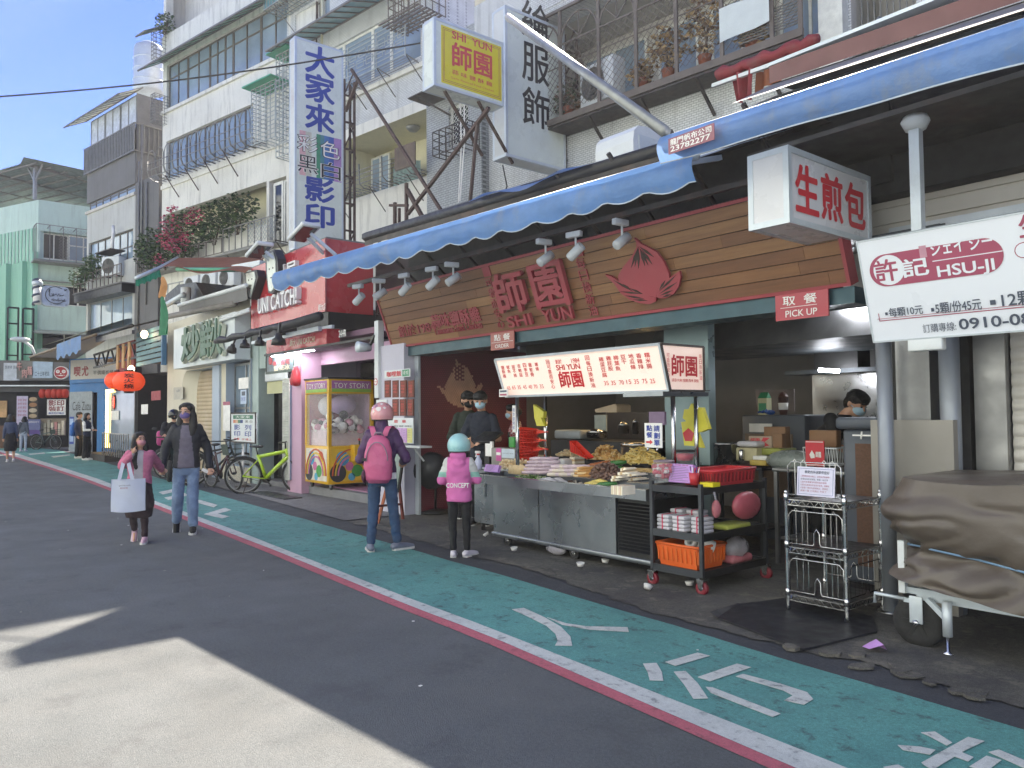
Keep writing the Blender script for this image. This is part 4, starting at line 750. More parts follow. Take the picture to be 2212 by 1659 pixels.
# -- fried chicken shop shell
t=thing('stall_interior','dark open kitchen of the fried chicken stall with steel hood and red perforated wall','shop',loc=(-6.4,8,0));KD=mat('kitchen_wall','#7a7773',.6,0,.12,2);KD2=mat('kitchen_ceiling','#50565a',.5,.3,.15,2)
b=MB();b.box(-9.9,10.4,0,-2.5,10.5,3,KD);b.box(-2.65,6.6,0,-2.55,10.4,3,KD2);b.box(-9.9,8.25,0,-9.74,10.4,2.9,KD);b.box(-9.9,6.36,2.9,-2.5,10.5,2.95,KD2);b.box(-9.0,10.3,0,-5.6,10.39,1.0,STEELD);b.build('wall',t)
# perforated wall with the peach in lighter dots
FW=facex(-9.74,6.15,0);b=MB(FW);b.box(0,0,-.04,2.1,2.5,0,MAROON);DOT=mat('maroon_dot','#7b3038',.5);PALE=mat('pale_dot','#b98f78',.5)
def inp(P,x,y):
    r=False;j=len(P)-1
    for i in range(len(P)):
        if(P[i][1]>y)!=(P[j][1]>y)and x<(P[j][0]-P[i][0])*(y-P[i][1])/(P[j][1]-P[i][1])+P[i][0]:r=not r
        j=i
    return r
a0=onp(FW,*c7(212,470));a1=onp(FW,*c7(485,350));lw=a1[0]-a0[0];k_=lw/465
vsD,vsP=[],[]
st=.034;ny=0
y=.04
while y<2.46:
    x=.02+(st/2 if ny%2 else 0)
    while x<2.08:
        px,py=1527+(x-a0[0])/k_,373+(a1[1]-y)/k_
        f=any(inp(P,px,py)for P in(PEACH,LEAFL,LEAFR));stem=abs(px-1755)<50 and 430<py<560 and int((px-1700)/14)%2
        (vsP if f and not stem else vsD).append((x,y));x+=st
    y+=st*.87;ny+=1
for L_,m,r in((vsD,DOT,.008),(vsP,PALE,.0155)):
    for x,y in L_:b.add([(x-r,y-r,.003),(x+r,y-r,.003),(x+r,y+r,.003),(x-r,y+r,.003)],[(0,1,2,3)],m)
b.build('perforated_panel',t)
b=MB();b.box(-9.8,6.12,0,-9.7,6.16,2.5,ALU);b.build('edge_trim',t)
b=MB();b.add([(-6.4,7.4,2.2),(-2.7,7.0,2.2),(-2.7,7.3,2.75),(-6.4,7.7,2.75)],[(0,1,2,3)],STEELD);b.add([(-6.4,7.4,2.2),(-6.4,9,2.2),(-2.7,9,2.2),(-2.7,7.0,2.2)],[(0,1,2,3)],KD2);b.build('extractor_hood',t)
b=MB();gq=rect(c8,7.0,205,150,445,770);b.box(gq[0],7.0,.0,gq[1],7.12,2.6,mat('pale_steel_cladding','#8fa4a8',.35,.5,.1,1.2));b.box(gq[0]-.02,6.98,1.72,gq[1]+.02,7.0,1.73,KD2);b.build('clad_column',t)
b=MB();b.box(-5.2,9.2,.9,-2.7,9.4,1.95,STEEL);b.box(-5.4,8.9,1.95,-2.7,9.35,2.0,KD2)
for x in(-5.0,-4.3,-3.6):b.box(x,8.9,2.0,x+.55,9.3,2.6,BLACK)
b.build('back_splash',t)
FLUO=mat('fluorescent_tube',.9,.5,emit='#f4f7ff',es=16);DOWN=mat('warm_downlight',.9,.5,emit='#ffd08a',es=14)
b=MB();a,c=at(*k8(1410,570),8.6),at(*k8(1580,580),8.6);b.tube([a,c],.022,FLUO,8);one(b,'ceiling_light','lit fluorescent tube low over the cook in the kitchen','light','fluorescent tubes in the kitchen')
b=MB();a,c=at(1800,641,7.2),at(1900,648,7.2);b.tube([a,c+(c-a)*.3],.022,FLUO,8);one(b,'ceiling_light','lit fluorescent tube partly behind the leaning white sign','light','fluorescent tubes in the kitchen')
t=thing('downlight_row','row of small round warm downlights over the kitchen behind the menu box','lights',loc=(-6.5,8,2.1))
for x,y in((380,572),(540,570),(1095,556),(1300,550),(1520,540)):p=at(*k6(x,y),7.6);b=MB();b.lathe([(.0001,0),(.045,0),(.045,.02)],DOWN,12,tuple(p));b.build('lamp_disc',t)
b=MB();p0,p1=at(*k6(300,566),7.6),at(*k6(1560,536),7.6);b.box(p0.x,7.4,p0.z+.02,p1.x,8.3,p0.z+.1,KD2);b.build('soffit',t)
# -- white pillar with the curry menu
WP=mat('white_pillar','#c2bfcc',.6,0,.05,1.5,dirt='#9a96a0',da=.3)
b=MB();b.box(-10.56,5.95,0,-9.82,6.7,2.55,WP);b.box(-10.62,5.9,1.75,-10.5,6.0,2.95,WHITEP);b.box(-10.62,5.93,1.5,-10.3,6.0,1.72,WHITEP);one(b,'shop_pillar','white painted pillar between the claw machine and the fried chicken stall','pillar')
CURRY=mat('brown_menu_plank','#6a3526',.6,0,.12,5);LORG=mat('vinyl_rust','#b8443a',.5);LGRN=mat('vinyl_green','#2d8a5c',.5)
q=rect(k3,5.94,965,205,1245,268);fl('menu_plate','white plate with red curry rice characters on the white pillar','sign',None,5.94,*q,WHITEP,lambda b,W,H:(b.text('咖哩飯',.1*W,.15*H,.68*W,.85*H,LRED,.002,.002,.03),b.box(.71*W,.1*H,.001,.97*W,.9*H,.003,LGRN),b.text('外帶 內用',.73*W,.2*H,.95*W,.8*H,LET,.004)),.015)
rows=(('咖哩飯','牛肉'),('咖哩麵','豬排'),('咖哩飯','雞腿'),('咖哩蛋','起司'),('咖哩湯','可樂'),('蔬菜飯','野菇'),('咖哩包','炸蝦'));where=('leftmost of the upper row','second of the upper row','third of the upper row','rightmost of the upper row','leftmost of the lower row','middle of the lower row','rightmost of the lower row')
for i,(x,y)in enumerate(((965,312),(1050,312),(1135,312),(1219,312),(1050,515),(1130,515),(1213,515))):
    q=rect(k3,5.94,x,y,x+66,y+182);w_=rows[i]
    fl('menu_plank','brown menu plank on the white pillar, '+where[i],'menu board','brown menu planks on the white pillar',5.94,*q,CURRY,lambda b,W,H:(b.text(w_[1],.2*W,.8*H,.8*W,.93*H,LORG,.002),b.column(w_[0],.2*W,.22*H,.8*W,.78*H,LORG,bold=.02),b.text('120',.2*W,.06*H,.8*W,.18*H,LORG,.002)),.015)
q=rect(k3,5.94,985,720,1280,1000);PINKP=mat('pink_paper','#c9a0cf',.7,0,.05);YELP=mat('yellow_paper','#d9d48a',.7)
def od(b,W,H):
    b.text('菜   單',.3*W,.8*H,.75*W,.92*H,LRED,.002,.002,.02);b.text('豬排 雞腿  咖哩包',.3*W,.64*H,.95*W,.71*H,LBLK,.002)
    for k in range(4):b.box((.08+k*.18)*W,.03*H,.001,(.24+k*.18)*W,.6*H,.008,PINKP)
    b.box(.8*W,.03*H,.001,.97*W,.6*H,.008,YELP)
    for k in range(5):
        for j in range(7):b.box((.1+k*.18)*W,(.1+j*.065)*H,.0085,(.2+k*.18)*W,(.108+j*.065)*H,.009,LDK)
fl('order_sheet_board','white menu board with pink and yellow order pads above the small shelf','menu board',None,5.94,*q,WHITEP,od,.012)
t=thing('wall_shelf','narrow white shelf on brackets on the white pillar','shelf',loc=(-10.2,5.9,.85));a,c=at(*k3(980,1008),5.8),at(*k3(1345,1012),5.8);b=MB();b.box(a.x,5.75,a.z-.025,c.x+.1,5.945,a.z,WHITEP);b.build('board',t)
for x in(a.x+.15,c.x-.1):b=MB();b.bar((x,5.78,a.z-.03),(x,5.94,a.z-.22),.02,WHITEP);b.build('bracket',t)
b=MB();a=at(*k3(872,325),5.9);M=face(FR(a.x,5.899));b.T=M;ring=lambda r:[(r*cos(k*pi/12),a.z+r*sin(k*pi/12))for k in range(24)];b.ext(ring(.055),.003,LRED,.001);b.ext(ring(.043),.002,LET,.003);b.box(-.04,a.z-.004,.005,.04,a.z+.004,.007,LRED);one(b,'no_smoking_sticker','round no smoking sticker on the white pillar edge','sticker')
# -- claw machine arcade and its red fascia
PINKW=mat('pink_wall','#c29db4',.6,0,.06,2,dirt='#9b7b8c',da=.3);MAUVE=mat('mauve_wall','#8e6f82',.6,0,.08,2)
t=thing('arcade_shop','pink open arcade room with a grey step','shop',loc=(-13,7,0));b=MB()
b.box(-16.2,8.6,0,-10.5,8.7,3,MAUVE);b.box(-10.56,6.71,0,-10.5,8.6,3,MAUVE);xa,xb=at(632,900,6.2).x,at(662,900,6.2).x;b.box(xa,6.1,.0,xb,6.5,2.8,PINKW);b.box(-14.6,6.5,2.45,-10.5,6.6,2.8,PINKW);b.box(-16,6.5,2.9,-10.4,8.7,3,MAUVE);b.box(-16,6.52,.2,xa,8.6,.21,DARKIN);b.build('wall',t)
b=MB();b.box(-14.4,6.25,.0,-10.57,8.6,.16,mat('step_concrete','#7d7d80',.8,0,.12,4));b.build('step',t)
b=MB();b.box(-13.2,6.4,.162,-11.4,6.95,.18,mat('pink_mat','#9a6f8c',.8));one(b,'door_mat','thin pink mat on the grey arcade step','mat')
b=MB();a=at(*k3(740,200),8.2);b.ball((a.x,8.3,a.z),.55,.25,.17,mat('plastic_bundle','#b8b8ae',.35,0,.1,8),14,8);one(b,'wrapped_bundle','pale plastic wrapped bundle on top of the arcade ledge','bundle')
t=thing('arcade_sign','big glossy red arcade fascia box with raised white letters','sign',loc=(-14,6,3.3));SR=mat('glossy_red_panel','#b03038',.25,0,.06,1.2,coat=.4)
XL,XR,ZB,ZT=-16.1,-12.55,3.32,4.62;b=MB();b.box(XL,6.0,ZB,XR,6.95,ZT,SR);b.box(XL,6.02,ZT,XR,6.95,ZT+.03,DGREY);b.box(XR,5.99,ZB,XR+.02,6.02,ZT,SIGNRED);b.build('casing',t)
M=face(FR(0,6.0));b=MB(M)
def uc(body,K,x0,y0,x1,y1,m,**k):a,c=onp(M,*K(x0,y0)),onp(M,*K(x1,y1));b.text(body,a[0],min(a[1],c[1]),c[0],max(a[1],c[1]),m,**k)
a,c=onp(M,*c6(350,460)),onp(M,*c6(570,430));b.text('UNI CATCH!',a[0],a[1]-.18,c[0],a[1]+.14,WSIGN,.003,.1,.02);b.build('raised_lettering',t);b=MB(M);a,c=onp(M,*c6(440,300)),onp(M,*c6(560,280));b.text('優尼',a[0],a[1]-.12,c[0],a[1]+.2,WSIGN,.003,.08,.02);a,c=onp(M,*c6(665,470)),onp(M,*c6(707,465));b.text('師大店',a[0],a[1]-.06,c[0],a[1]+.06,LET,.003,.003,.01);b.build('raised_lettering',t)
for pts,K in(([(255,275),(310,262),(318,300),(300,370),(285,418),(270,410),(262,340)],c6),([(372,165),(412,150),(428,200),(432,300),(415,370),(400,385),(386,378),(376,280)],c6)):
    b=MB(face(FR(0,5.82)));P=[onp(b.T,*K(*p))for p in pts];cx,cy=sum(p[0]for p in P)/len(P),sum(p[1]for p in P)/len(P);b.ext([(cx+(x-cx)*1.25,cy+(y-cy)*1.06)for x,y in P],-.17,LBLK,0);b.ext([(cx+(x-cx)*.86,cy+(y-cy)*.94)for x,y in P],.012,OFFW,.002)
    for s in(-1,1):b.ball((cx+s*.09,cy+.1,.016),.022,.022,.008,LBLK,8,6)
    b.ball((cx+.0,cy-.08,.016),.05,.012,.006,LBLK,8,6);b.build('mascot_board',t)
b=MB();q=rect(c6,5.95,372,655,825,632);a0,a1=at(*c6(372,655),5.95),at(*c6(822,578),5.95);b.box(a0.x,5.95,2.72,-12.4,6.2,3.0,SR);b.box(a0.x,5.9,2.68,-10.6,6.3,2.72,BLACK);M2=face(FR(0,5.949));b.T=M2
a,c=onp(M2,*c6(505,650)),onp(M2,*c6(645,640));b.text('師大 UNI CATCH!',a[0],2.79,c[0],2.93,mat('pale_letter','#cfc4a8',.5),.002,.002,.01);a,c=onp(M2,*c6(778,605)),onp(M2,*c6(812,605));b.text('24HR',a[0],2.8,c[0]+.05,2.92,LET,.002,.002,.01);b.T=I4
for x in(-15.0,-14.3,-13.6):b.box(x,6.0,2.672,x+.4,6.1,2.681,FLUO)
b.build('lower_fascia',t)
b=MB();b.box(-12.5,6.97,2.73,-10.3,7.1,4.5,mat('black_panel','#191a1e',.35,0,.2,1.5));b.box(-16.1,6.03,3.02,-12.5,6.95,3.31,BLACK);b.box(-16.1,6.0,3.0,-12.3,6.05,3.06,ALU);one(b,'side_panel','glossy black panel between the red arcade fascia and the plank sign','panel')
t=thing('furled_awning','folded black awning arm reaching out under the red arcade fascia','awning','tarpaulin awnings',(-15,5.4,2.9));BT=mat('black_canvas','#26272c',.6,0,.2,3,.2,12)
pL,pR,pC=at(*k2(575,555),5.3),at(*k2(1250,400),5.5),at(*k2(1659,290),5.7);b=MB();b.tube([pL.lerp(pR,k/10)+Vector((0,0,.02*sin(k*2.3)))for k in range(11)]+[pC],[.05+.03*sin(k*1.4)**2 for k in range(11)]+[.08],BT,8);b.build('rolled_canvas',t);b=MB();b.bar(at(*k2(1200,520),5.6),at(*k2(1659,420),5.9),.08,ALU);b.bar(at(*k2(1230,470),5.5),at(*k2(1400,440),5.9),.09,BLACK);b.build('arm',t)
proto=None
for i,(x,y,sc)in enumerate(((745,640,1),(880,600,1),(1035,575,1.0),(1230,560,1.3))):
    p=at(*k2(x,y),5.35);r=.1*sc;M_=Matrix.Translation(p)@Matrix.Rotation([.6,0,0,0][i],4,'Y')@Matrix.Scale(sc,4)
    lab=['tilted black pendant spotlight at the free end of the folded black awning','second black pendant spotlight from the free end of the folded black awning','third black pendant spotlight from the free end of the folded black awning','larger black spotlight at the root of the folded black awning'][i]
    if proto is None:
        t=proto=thing('pendant_spotlight',lab,'spotlight','black spotlights under the folded awning');b=MB();b.lathe([(.04,.12),(.05,.06),(.085,.04),(.1,-.04),(.092,-.04),(.07,.0),(.0001,.0)],BLACK,16);b.build('lamp_head',t);b=MB();b.bar((0,0,.1),(0,.02,.26),.03,BLACK);b.build('arm',t)
    else:t=copy_tree(proto);t['label']=lab
    t.matrix_basis=M_
b=MB();a=at(*c6(915,690),5.8);b.T=Matrix.Translation(a)@Matrix.Rotation(.6,4,'Y')@Matrix.Rotation(pi/2,4,'X');b.lathe([(.0001,-.12),(.06,-.12),(.075,0),(.09,.1),(.0001,.09)],ALU,14);b.bar((0,0,-.1),(.05,.25,-.1),.04,BLACK);one(b,'flood_lamp','silver flood lamp above the claw machine at the black panel','lamp')
# outdoor flood lamps on the red fascia
for K,x,y,lab in((c6,590,50,'white flood lamp on a stalk on top of the red arcade fascia'),(c6,340,150,'white flood lamp at the left end of the red arcade fascia')):
    t=thing('flood_lamp',lab,'lamp','white flood lamps on the red fascia',at(*K(x,y),5.6));a=at(*K(x,y),5.6);b=MB(Matrix.Translation(a)@Matrix.Rotation(-.25,4,'Y'));b.box(-.33,-.2,-.03,.33,.15,.05,WHITEP,.03);b.box(-.28,-.16,-.04,.28,.1,-.028,GLASSD);b.build('lamp_head',t);b=MB();b.bar(a+Vector((.1,.05,-.02)),a+Vector((.15,.5,-.35)),.05,ALU);b.bar(a+Vector((-.1,.05,-.02)),a+Vector((-.15,.5,-.35)),.05,ALU);b.build('bracket',t)
# -- doorway with the small coloured light box, between the arcade and the green lettering shop
YD=6.25
def wallbox(b,K,Y,x0,y0,x1,y1,m,d=.12):q=rect(K,Y,x0,y0,x1,y1);b.box(q[0],Y,q[2],q[1],Y+d,q[3],m);return q
TEALW=mat('pale_teal_pillar','#a8b8b4',.6,0,.1,3,dirt='#6d7f78',da=.5);LAV=mat('lavender_wall','#8d8598',.7,0,.06,2);BLUEW=mat('pale_blue_wall','#a9b6c6',.6,0,.05,2)
t=thing('stair_doorway','narrow stair doorway with peeling pale pillar and mesh side panel','doorway',loc=(-17,6.3,0))
xa,xb,xc,xd=[at(u,900,YD).x for u in(540,558,626,636)]
b=MB();b.box(xa,YD,0,xb,YD+.35,3.3,TEALW);b.box(xa,YD+.02,2.5,xd,YD+.3,3.4,TEALW);b.box(xa,7.6,.1,xd,7.7,3,LAV);b.box(xb,6.7,.1,xb+.5,7.5,1.95,DARKIN);b.box(xb,YD+.1,0,xd,7.6,.12,mat('step_concrete','#7d7d80'));b.build('wall',t)
b=MB();e=at(628,900,6.08).x;b.box(e-.3,6.06,.25,e,6.1,2.2,mat('mesh_panel_backing','#7f8fa6',.5,.3));grid(b,e-.3,e,.25,2.2,6,40,6.05,FRW,.02);b.build('mesh_panel',t)
b=MB();a=at(*k2(1175,1250),7.2);b.box(a.x,7.3,.12,a.x+.9,7.34,2.0,mat('mauve_door','#7a7086',.5));b.build('door',t)
q=rect(c6,6.1,370,722,530,825)
def cb_(b,W,H):
    b.box(.04*W,.07*H,.001,.96*W,.93*H,.003,mat('lightbox_grey','#5f6e74',.4));b.text('麻糬王',.5*W,.6*H,.9*W,.88*H,pm('#9fb0bd'),.005,.002,.02);b.text('冰 · 豆花',.25*W,.35*H,.85*W,.58*H,LRED,.005,.002,.02);b.text('雪花冰',.3*W,.1*H,.85*W,.34*H,pm('#d8c9a8'),.005,.002,.03);b.ball((.17*W,.62*H,.004),.1,.1,.006,LRED,10,6)
fl('light_box_sign','small dark framed light box of mixed coloured characters over the narrow doorway','sign',None,6.1,*q,pm('#56626a'),cb_,.3,mat('green_trim','#39483f',.5),.05)
b=MB();q2_=rect(k2,6.1,1085,870,1380,945);b.box(q2_[0],6.1,q2_[2],q2_[1],6.25,q2_[3],WHITEP,.02);one(b,'ballast_box','white electrical box hanging under the small dark light box','box')
q=rect(k2,6.15,1110,948,1330,1085);fl('paper_notice','blank yellowed paper notice hanging in the narrow doorway','notice',None,6.15,*q,mat('yellowed_paper','#b9b78e',.7,0,.06),None,.01)
b=MB();a=at(*k2(1410,900),6.05);b.lathe([(.01,.22),(.08,.05),(.12,-.1),(.1,-.2),(.0001,-.22)],mat('red_plastic_bag','#b5303a',.4),10,tuple(a));one(b,'plastic_bag','red plastic bag hung beside the small dark light box','bag')
# -- shop with the raised green lettering
YG=6.2;t=thing('white_shop','white rounded shopfront with raised green lettering and tan shutter','shop',loc=(-20,YG,0));IV=mat('ivory_wall','#cfc8b4',.6,0,.05,2,dirt='#a9a18c',da=.3);WW=mat('white_fascia','#ccd3d6',.5,0,.05,2,dirt='#9aa0a0',da=.35)
qa=rect(c5,YG,1085,700,1225,1400);qf=rect(c5,YG,1225,640,1555,930)
xl,xr=at(*c5(1085,900),YG).x,at(540,900,YG).x;xs0,xs1=at(*c5(1215,1100),YG).x,at(*c5(1388,1100),YG).x;xp=at(*c6(145,900),YG).x
b=MB();cells(b,FR(0,YG),xl,xr,0,4.1,[(xs0-.55,xs1,0,2.68),(xp,xr-.02,.35,2.75)],IV,0,.35,BLUEW);b.box(xl,YG+.4,0,xr,9.5,4.05,DARKIN);b.build('wall',t)
b=MB();b.box(xs0-.02,YG-.35,2.72,xr+.02,YG-.003,3.75,WW);b.build('fascia',t)
b=MB()
n=10;xc0=xs0-.55
pr_=[(xc0,0),(xc0,1.9)]+[(xc0+.5-.5*cos(k*pi/2/n),1.9+.78*sin(k*pi/2/n))for k in range(1,n+1)]
vs=[v for x,z in pr_ for v in((x,YG-.002,z),(x+.02,YG+.33,z))]
b.add([(x,YG-.004,z)for x,z in pr_]+[(xc0-.0,YG-.004,2.69)],[tuple(range(len(pr_)+1))],IV);b.add([(x+.52*(1-0),YG+.25,z)for x,z in pr_]+[(x,YG-.003,z)for x,z in pr_],[(i,i+1,len(pr_)+i+1,len(pr_)+i)for i in range(len(pr_)-1)],IV,True);b.build('curved_jamb',t)
b=MB();shutter(b,xs0-.1,xs1,0,2.66,YG+.26,SHUTY,.1);b.build('roller_shutter',t)
window(t,FR(0,YG),xp,xr-.05,.4,2.7,2,(.55,),.2,FRS,GLASS,.05)
b=MB();b.box(xs1,YG-.05,0,xs1+.5,YG+.001,2.7,BLUEW);b.build('pilaster',t)
YL=YG-.36;M=face(FR(0,YL));b=MB(M);GRN=mat('lettering_green','#4c6b53',.45,0,.08,3);RIM=mat('lettering_rim','#c9cdb8',.45)
qs=[onp(M,*k2(275,560)),onp(M,*k2(470,560)),onp(M,*k2(700,560))];zt,zb=onp(M,*k2(480,360))[1],onp(M,*k2(480,735))[1]
for x0,x1,ch in((qs[0][0],qs[1][0]-.03,'炒'),(qs[1][0],(qs[1][0]+qs[2][0])/2+.1,'鮮'),((qs[1][0]+qs[2][0])/2,qs[2][0],'火')):b.text(ch,x0-.04,zb-.04,x1+.04,zt+.04,RIM,.02,.09,.075);b.text(ch,x0,zb,x1,zt,GRN,.08,.06,.045)
b.build('raised_lettering',t)
q=rect(c5,YG-.01,1125,1060,1185,1135);fl('paper_notice','small grey paper taped to the ivory wall beside the tan shutter','notice',None,YG-.01,*q,pm('#b8b4a6'),lambda b,W,H:b.text('公告',.3*W,.6*H,.7*W,.8*H,LDK,.002),.004)
q=rect(k2,YG-.06,655,1180,725,1480);fl('paper_notice','long white paper with a maroon heading on the pale blue pilaster','notice',None,YG-.06,*q,LET,lambda b,W,H:b.box(0,.88*H,.001,W,H,.003,LPK),.006)
q=rect(k2,YG-.03,815,935,915,1040);fl('paper_notice','white card hung at the top of the shop window','notice',None,YG-.03,*q,LET,None,.006)
q=rect(k2,YG-.03,835,1060,895,1200);fl('paper_notice','blue and white poster in the shop window by the printing stand','notice',None,YG-.03,*q,pm('#b9c8dc'),lambda b,W,H:(b.box(.2*W,.6*H,.001,.8*W,.9*H,.003,LDK),b.text('招牌 豆漿',.15*W,.2*H,.85*W,.5*H,LBLUE,.002)),.006)
# roof edges, awnings and clutter over the left shops
t=thing('shop_roof','long grey tin roof edge over the green lettering shop','roof',loc=(-20,6,3.9));b=MB()
p0,p1=at(*k7(940,820),5.7),at(*k7(1790,570),5.7);b.add([p0,p1,p1+Vector((0,2.6,.7)),p0+Vector((0,2.6,.7))],[(0,1,2,3)],TINR);b.tube([p0,p1],.05,WHITEP,6);b.build('metal_sheet',t);b=MB();b.add([p0,p1,p1+Vector((0,.02,-.3)),p0+Vector((0,.02,-.3))],[(0,1,2,3)],DGREY)
p2,p3=at(*k7(770,970),5.6),at(*k7(1640,800),5.75);b.tube([p2,p3],.07,mat('grey_rolled_canvas','#77736c',.7,0,.15,3),7);b.tube([at(*k7(1320,1060),5.78),at(*k7(1830,890),5.82)],.035,WHITEP,6);b.tube([at(*k7(1320,1035),5.78),at(*k7(1830,865),5.82)],.03,WHITEP,6);b.build('gutter',t)
t=thing('roof_vent','black smoke vent hood on the roof with a white duct','vent',loc=tuple(at(*k7(1050,720),6.5)));b=MB(face(FR(0,6.3)));b.ext([onp(b.T,*k7(*p))for p in((930,560),(1150,530),(1260,720),(1000,790),(760,800),(770,700))],-1.0,BLACK);b.build('hood',t)
b=MB();a,c=at(*k7(1030,600),6.1),at(*k7(1030,800),6.1);b.tube([a,c],.13,WHITEP,10);b.tube([at(*k7(760,830),6.0),at(*k7(1000,690),6.0)],.08,ALU,6);b.build('duct',t)
# orange and green retractable awning
t=thing('retractable_awning','half open orange awning with green ends and a hanging green and orange strip','awning','tarpaulin awnings',loc=tuple(at(*k7(700,350),4.9)))
A=at(*k7(920,225),6.6);B1=at(*k7(2040,210),7.2);Cc=at(*k7(1770,430),5.6);D1=at(*k7(720,480),5.0);E1=at(*k7(400,600),4.4);F1=at(*k7(400,480),4.4);G1=at(*k7(700,350),5.0)
b=MB();b.sheet(lambda u,v:tuple((A.lerp(B1,u)).lerp(G1.lerp(Cc,u),v)+Vector((0,0,.06*sin(u*9)*v))),20,6,ORANGET);b.build('canopy',t)
b=MB();b.sheet(lambda u,v:tuple((G1.lerp(F1,u)).lerp(D1.lerp(E1,u),v)+Vector((.03*sin(u*30)*v,0,.05*abs(sin(u*14))*v))),30,4,GREENTARP);b.build('valance',t)
b=MB();b.tube([A,G1,F1],.05,ALU,6);b.bar(at(*k7(1640,360),6.0),at(*k7(1990,300),6.2),.14,ALU);b.tube([at(*k7(920,370),5.2),at(*k7(1640,375),5.8)],.05,GREENT,6);b.build('frame',t)
b=MB();top=at(*k7(725,480),4.9);mid=at(*k7(725,720),4.9);bot=at(*k7(745,1195),4.9)
b.sheet(lambda u,v:(top.x-.12+.36*u+.05*sin(v*5),4.9+.06*sin(u*6+v*3),top.z+(mid.z-top.z)*v),6,8,tarp('faded_orange_cloth','#d49a62',.4,.6));b.build('orange_strip',t)
b=MB();b.sheet(lambda u,v:(mid.x-.08+(.26+.3*v)*u,4.9+.06*sin(u*6+v*4),mid.z+(bot.z-mid.z)*v),6,8,tarp('green_cloth','#2a7d58',.3,.6));b.build('green_strip',t)
# dark eatery with lanterns
t=thing('lantern_eatery','dark open eatery with teal lattice board, red plank sign and dark ceiling trusses','shop',loc=(-27,6.6,0));xe0,xe1=at(*c5(665,1200),6.2).x,at(*c5(1080,1200),6.2).x
b=MB();b.box(xe0,8.5,0,xe1,8.6,3.6,DARKIN);b.box(xe1-.08,6.25,0,xe1,8.5,3.6,mat('brown_wall','#4a3a33',.7));b.box(xe0,6.3,3.5,xe1,8.5,3.6,mat('plywood_ceiling','#8a6238',.7));b.build('wall',t)
b=MB();q=rect(c5,5.8,885,700,1048,890);zz=[at(*c5(885,700),5.8).z,at(*c5(885,925),5.8).z]
for k in range(7):z=q[2]+(q[3]-q[2])*k/7;b.box(q[0],5.8,z,q[1],5.84,z+.11,mat('teal_plank','#53767f',.6,0,.12,3))
b.box(q[1],5.78,q[2]-.1,q[1]+.1,5.9,q[3]+.1,mat('blue_edge','#3f6a8c',.6));b.build('lattice_board',t)
b=MB();q=rect(c5,5.9,755,785,865,940);b.box(q[0],5.9,q[2],q[1],5.96,q[3],mat('deep_red_board','#7d2420',.6,0,.1));b.T=face(FR(0,5.899))
for k in range(3):w=(q[1]-q[0])/3;b.ext([(q[0]+w*k+w*.25,q[2]+.1),(q[0]+w*k+w*.6,q[2]+.08),(q[0]+w*k+w*.65,q[3]-.05),(q[0]+w*k+w*.3,q[3]-.03)],.05,mat('pale_wood_letter','#c49a68',.6),.001)
b.build('plank_sign',t)
b=MB()
for k in range(7):x=xe0+(xe1-xe0)*k/6;b.bar((x,5.9,3.75),(x+.5,5.9,3.3),.05,BLACK);b.bar((x+.5,5.9,3.3),(x+1.0,5.9,3.75),.05,BLACK)
b.bar((xe0,5.9,3.75),(xe1,5.9,3.75),.06,BLACK);b.bar((xe0,5.9,3.28),(xe1,5.9,3.28),.06,BLACK);b.build('truss',t)
q=rect(c5,6.4,690,1075,870,1390);b=MB();b.box(q[0],6.45,.3,q[1],6.48,q[3],GLASS);b.box(q[1]-.06,6.4,.3,q[1],6.5,q[3],FRS);b.box(q[0]+.3,6.44,.5,q[0]+.36,6.449,2.4,FRS);b.build('glass_door',t)
b=MB();b.box(q[0],6.38,.35,q[0]+.16,6.44,q[3],mat('lit_strip','#f5d77a',.5,emit='#ffcf6a',es=2.5));b.box(q[0],6.38,q[3]-.1,q[0]+.9,6.44,q[3],mat('lit_strip','#f5d77a'));b.build('lit_strip',t)
M=face(FR(0,6.44));b=MB(M);NEON=mat('neon_red','#d8402f',.4,emit='#ff4a35',es=1.2);a=onp(M,*c5(743,1155));b.lathe([(.0001,0),(.16,0),(.16,.02)],mat('dark_red_disc','#7a1f1c'),14,(a[0],a[1],.002),sy=1.7);b.text('乾杯',a[0]-.1,a[1]-.2,a[0]+.1,a[1]+.2,NEON,.03,.002,.02);b.build('neon_sign',t)
b=MB();q=rect(c5,6.43,722,1212,770,1270);b.box(q[0],6.42,q[2],q[1],6.435,q[3],LET);b.build('pasted_paper',t);b=MB();q=rect(c5,6.3,915,1170,957,1232);b.box(q[0],6.3,q[2],q[1],6.31,q[3],LET);b.build('pasted_paper',t);b=MB();q=rect(c5,6.3,980,1085,1040,1140);b.box(q[0],6.3,q[2],q[1],6.31,q[3],pm('#8d2f35'));b.build('pasted_paper',t)
LANT=mat('orange_lantern','#cf4a22',.5,0,.08,4,emit='#d8401a',es=.12)
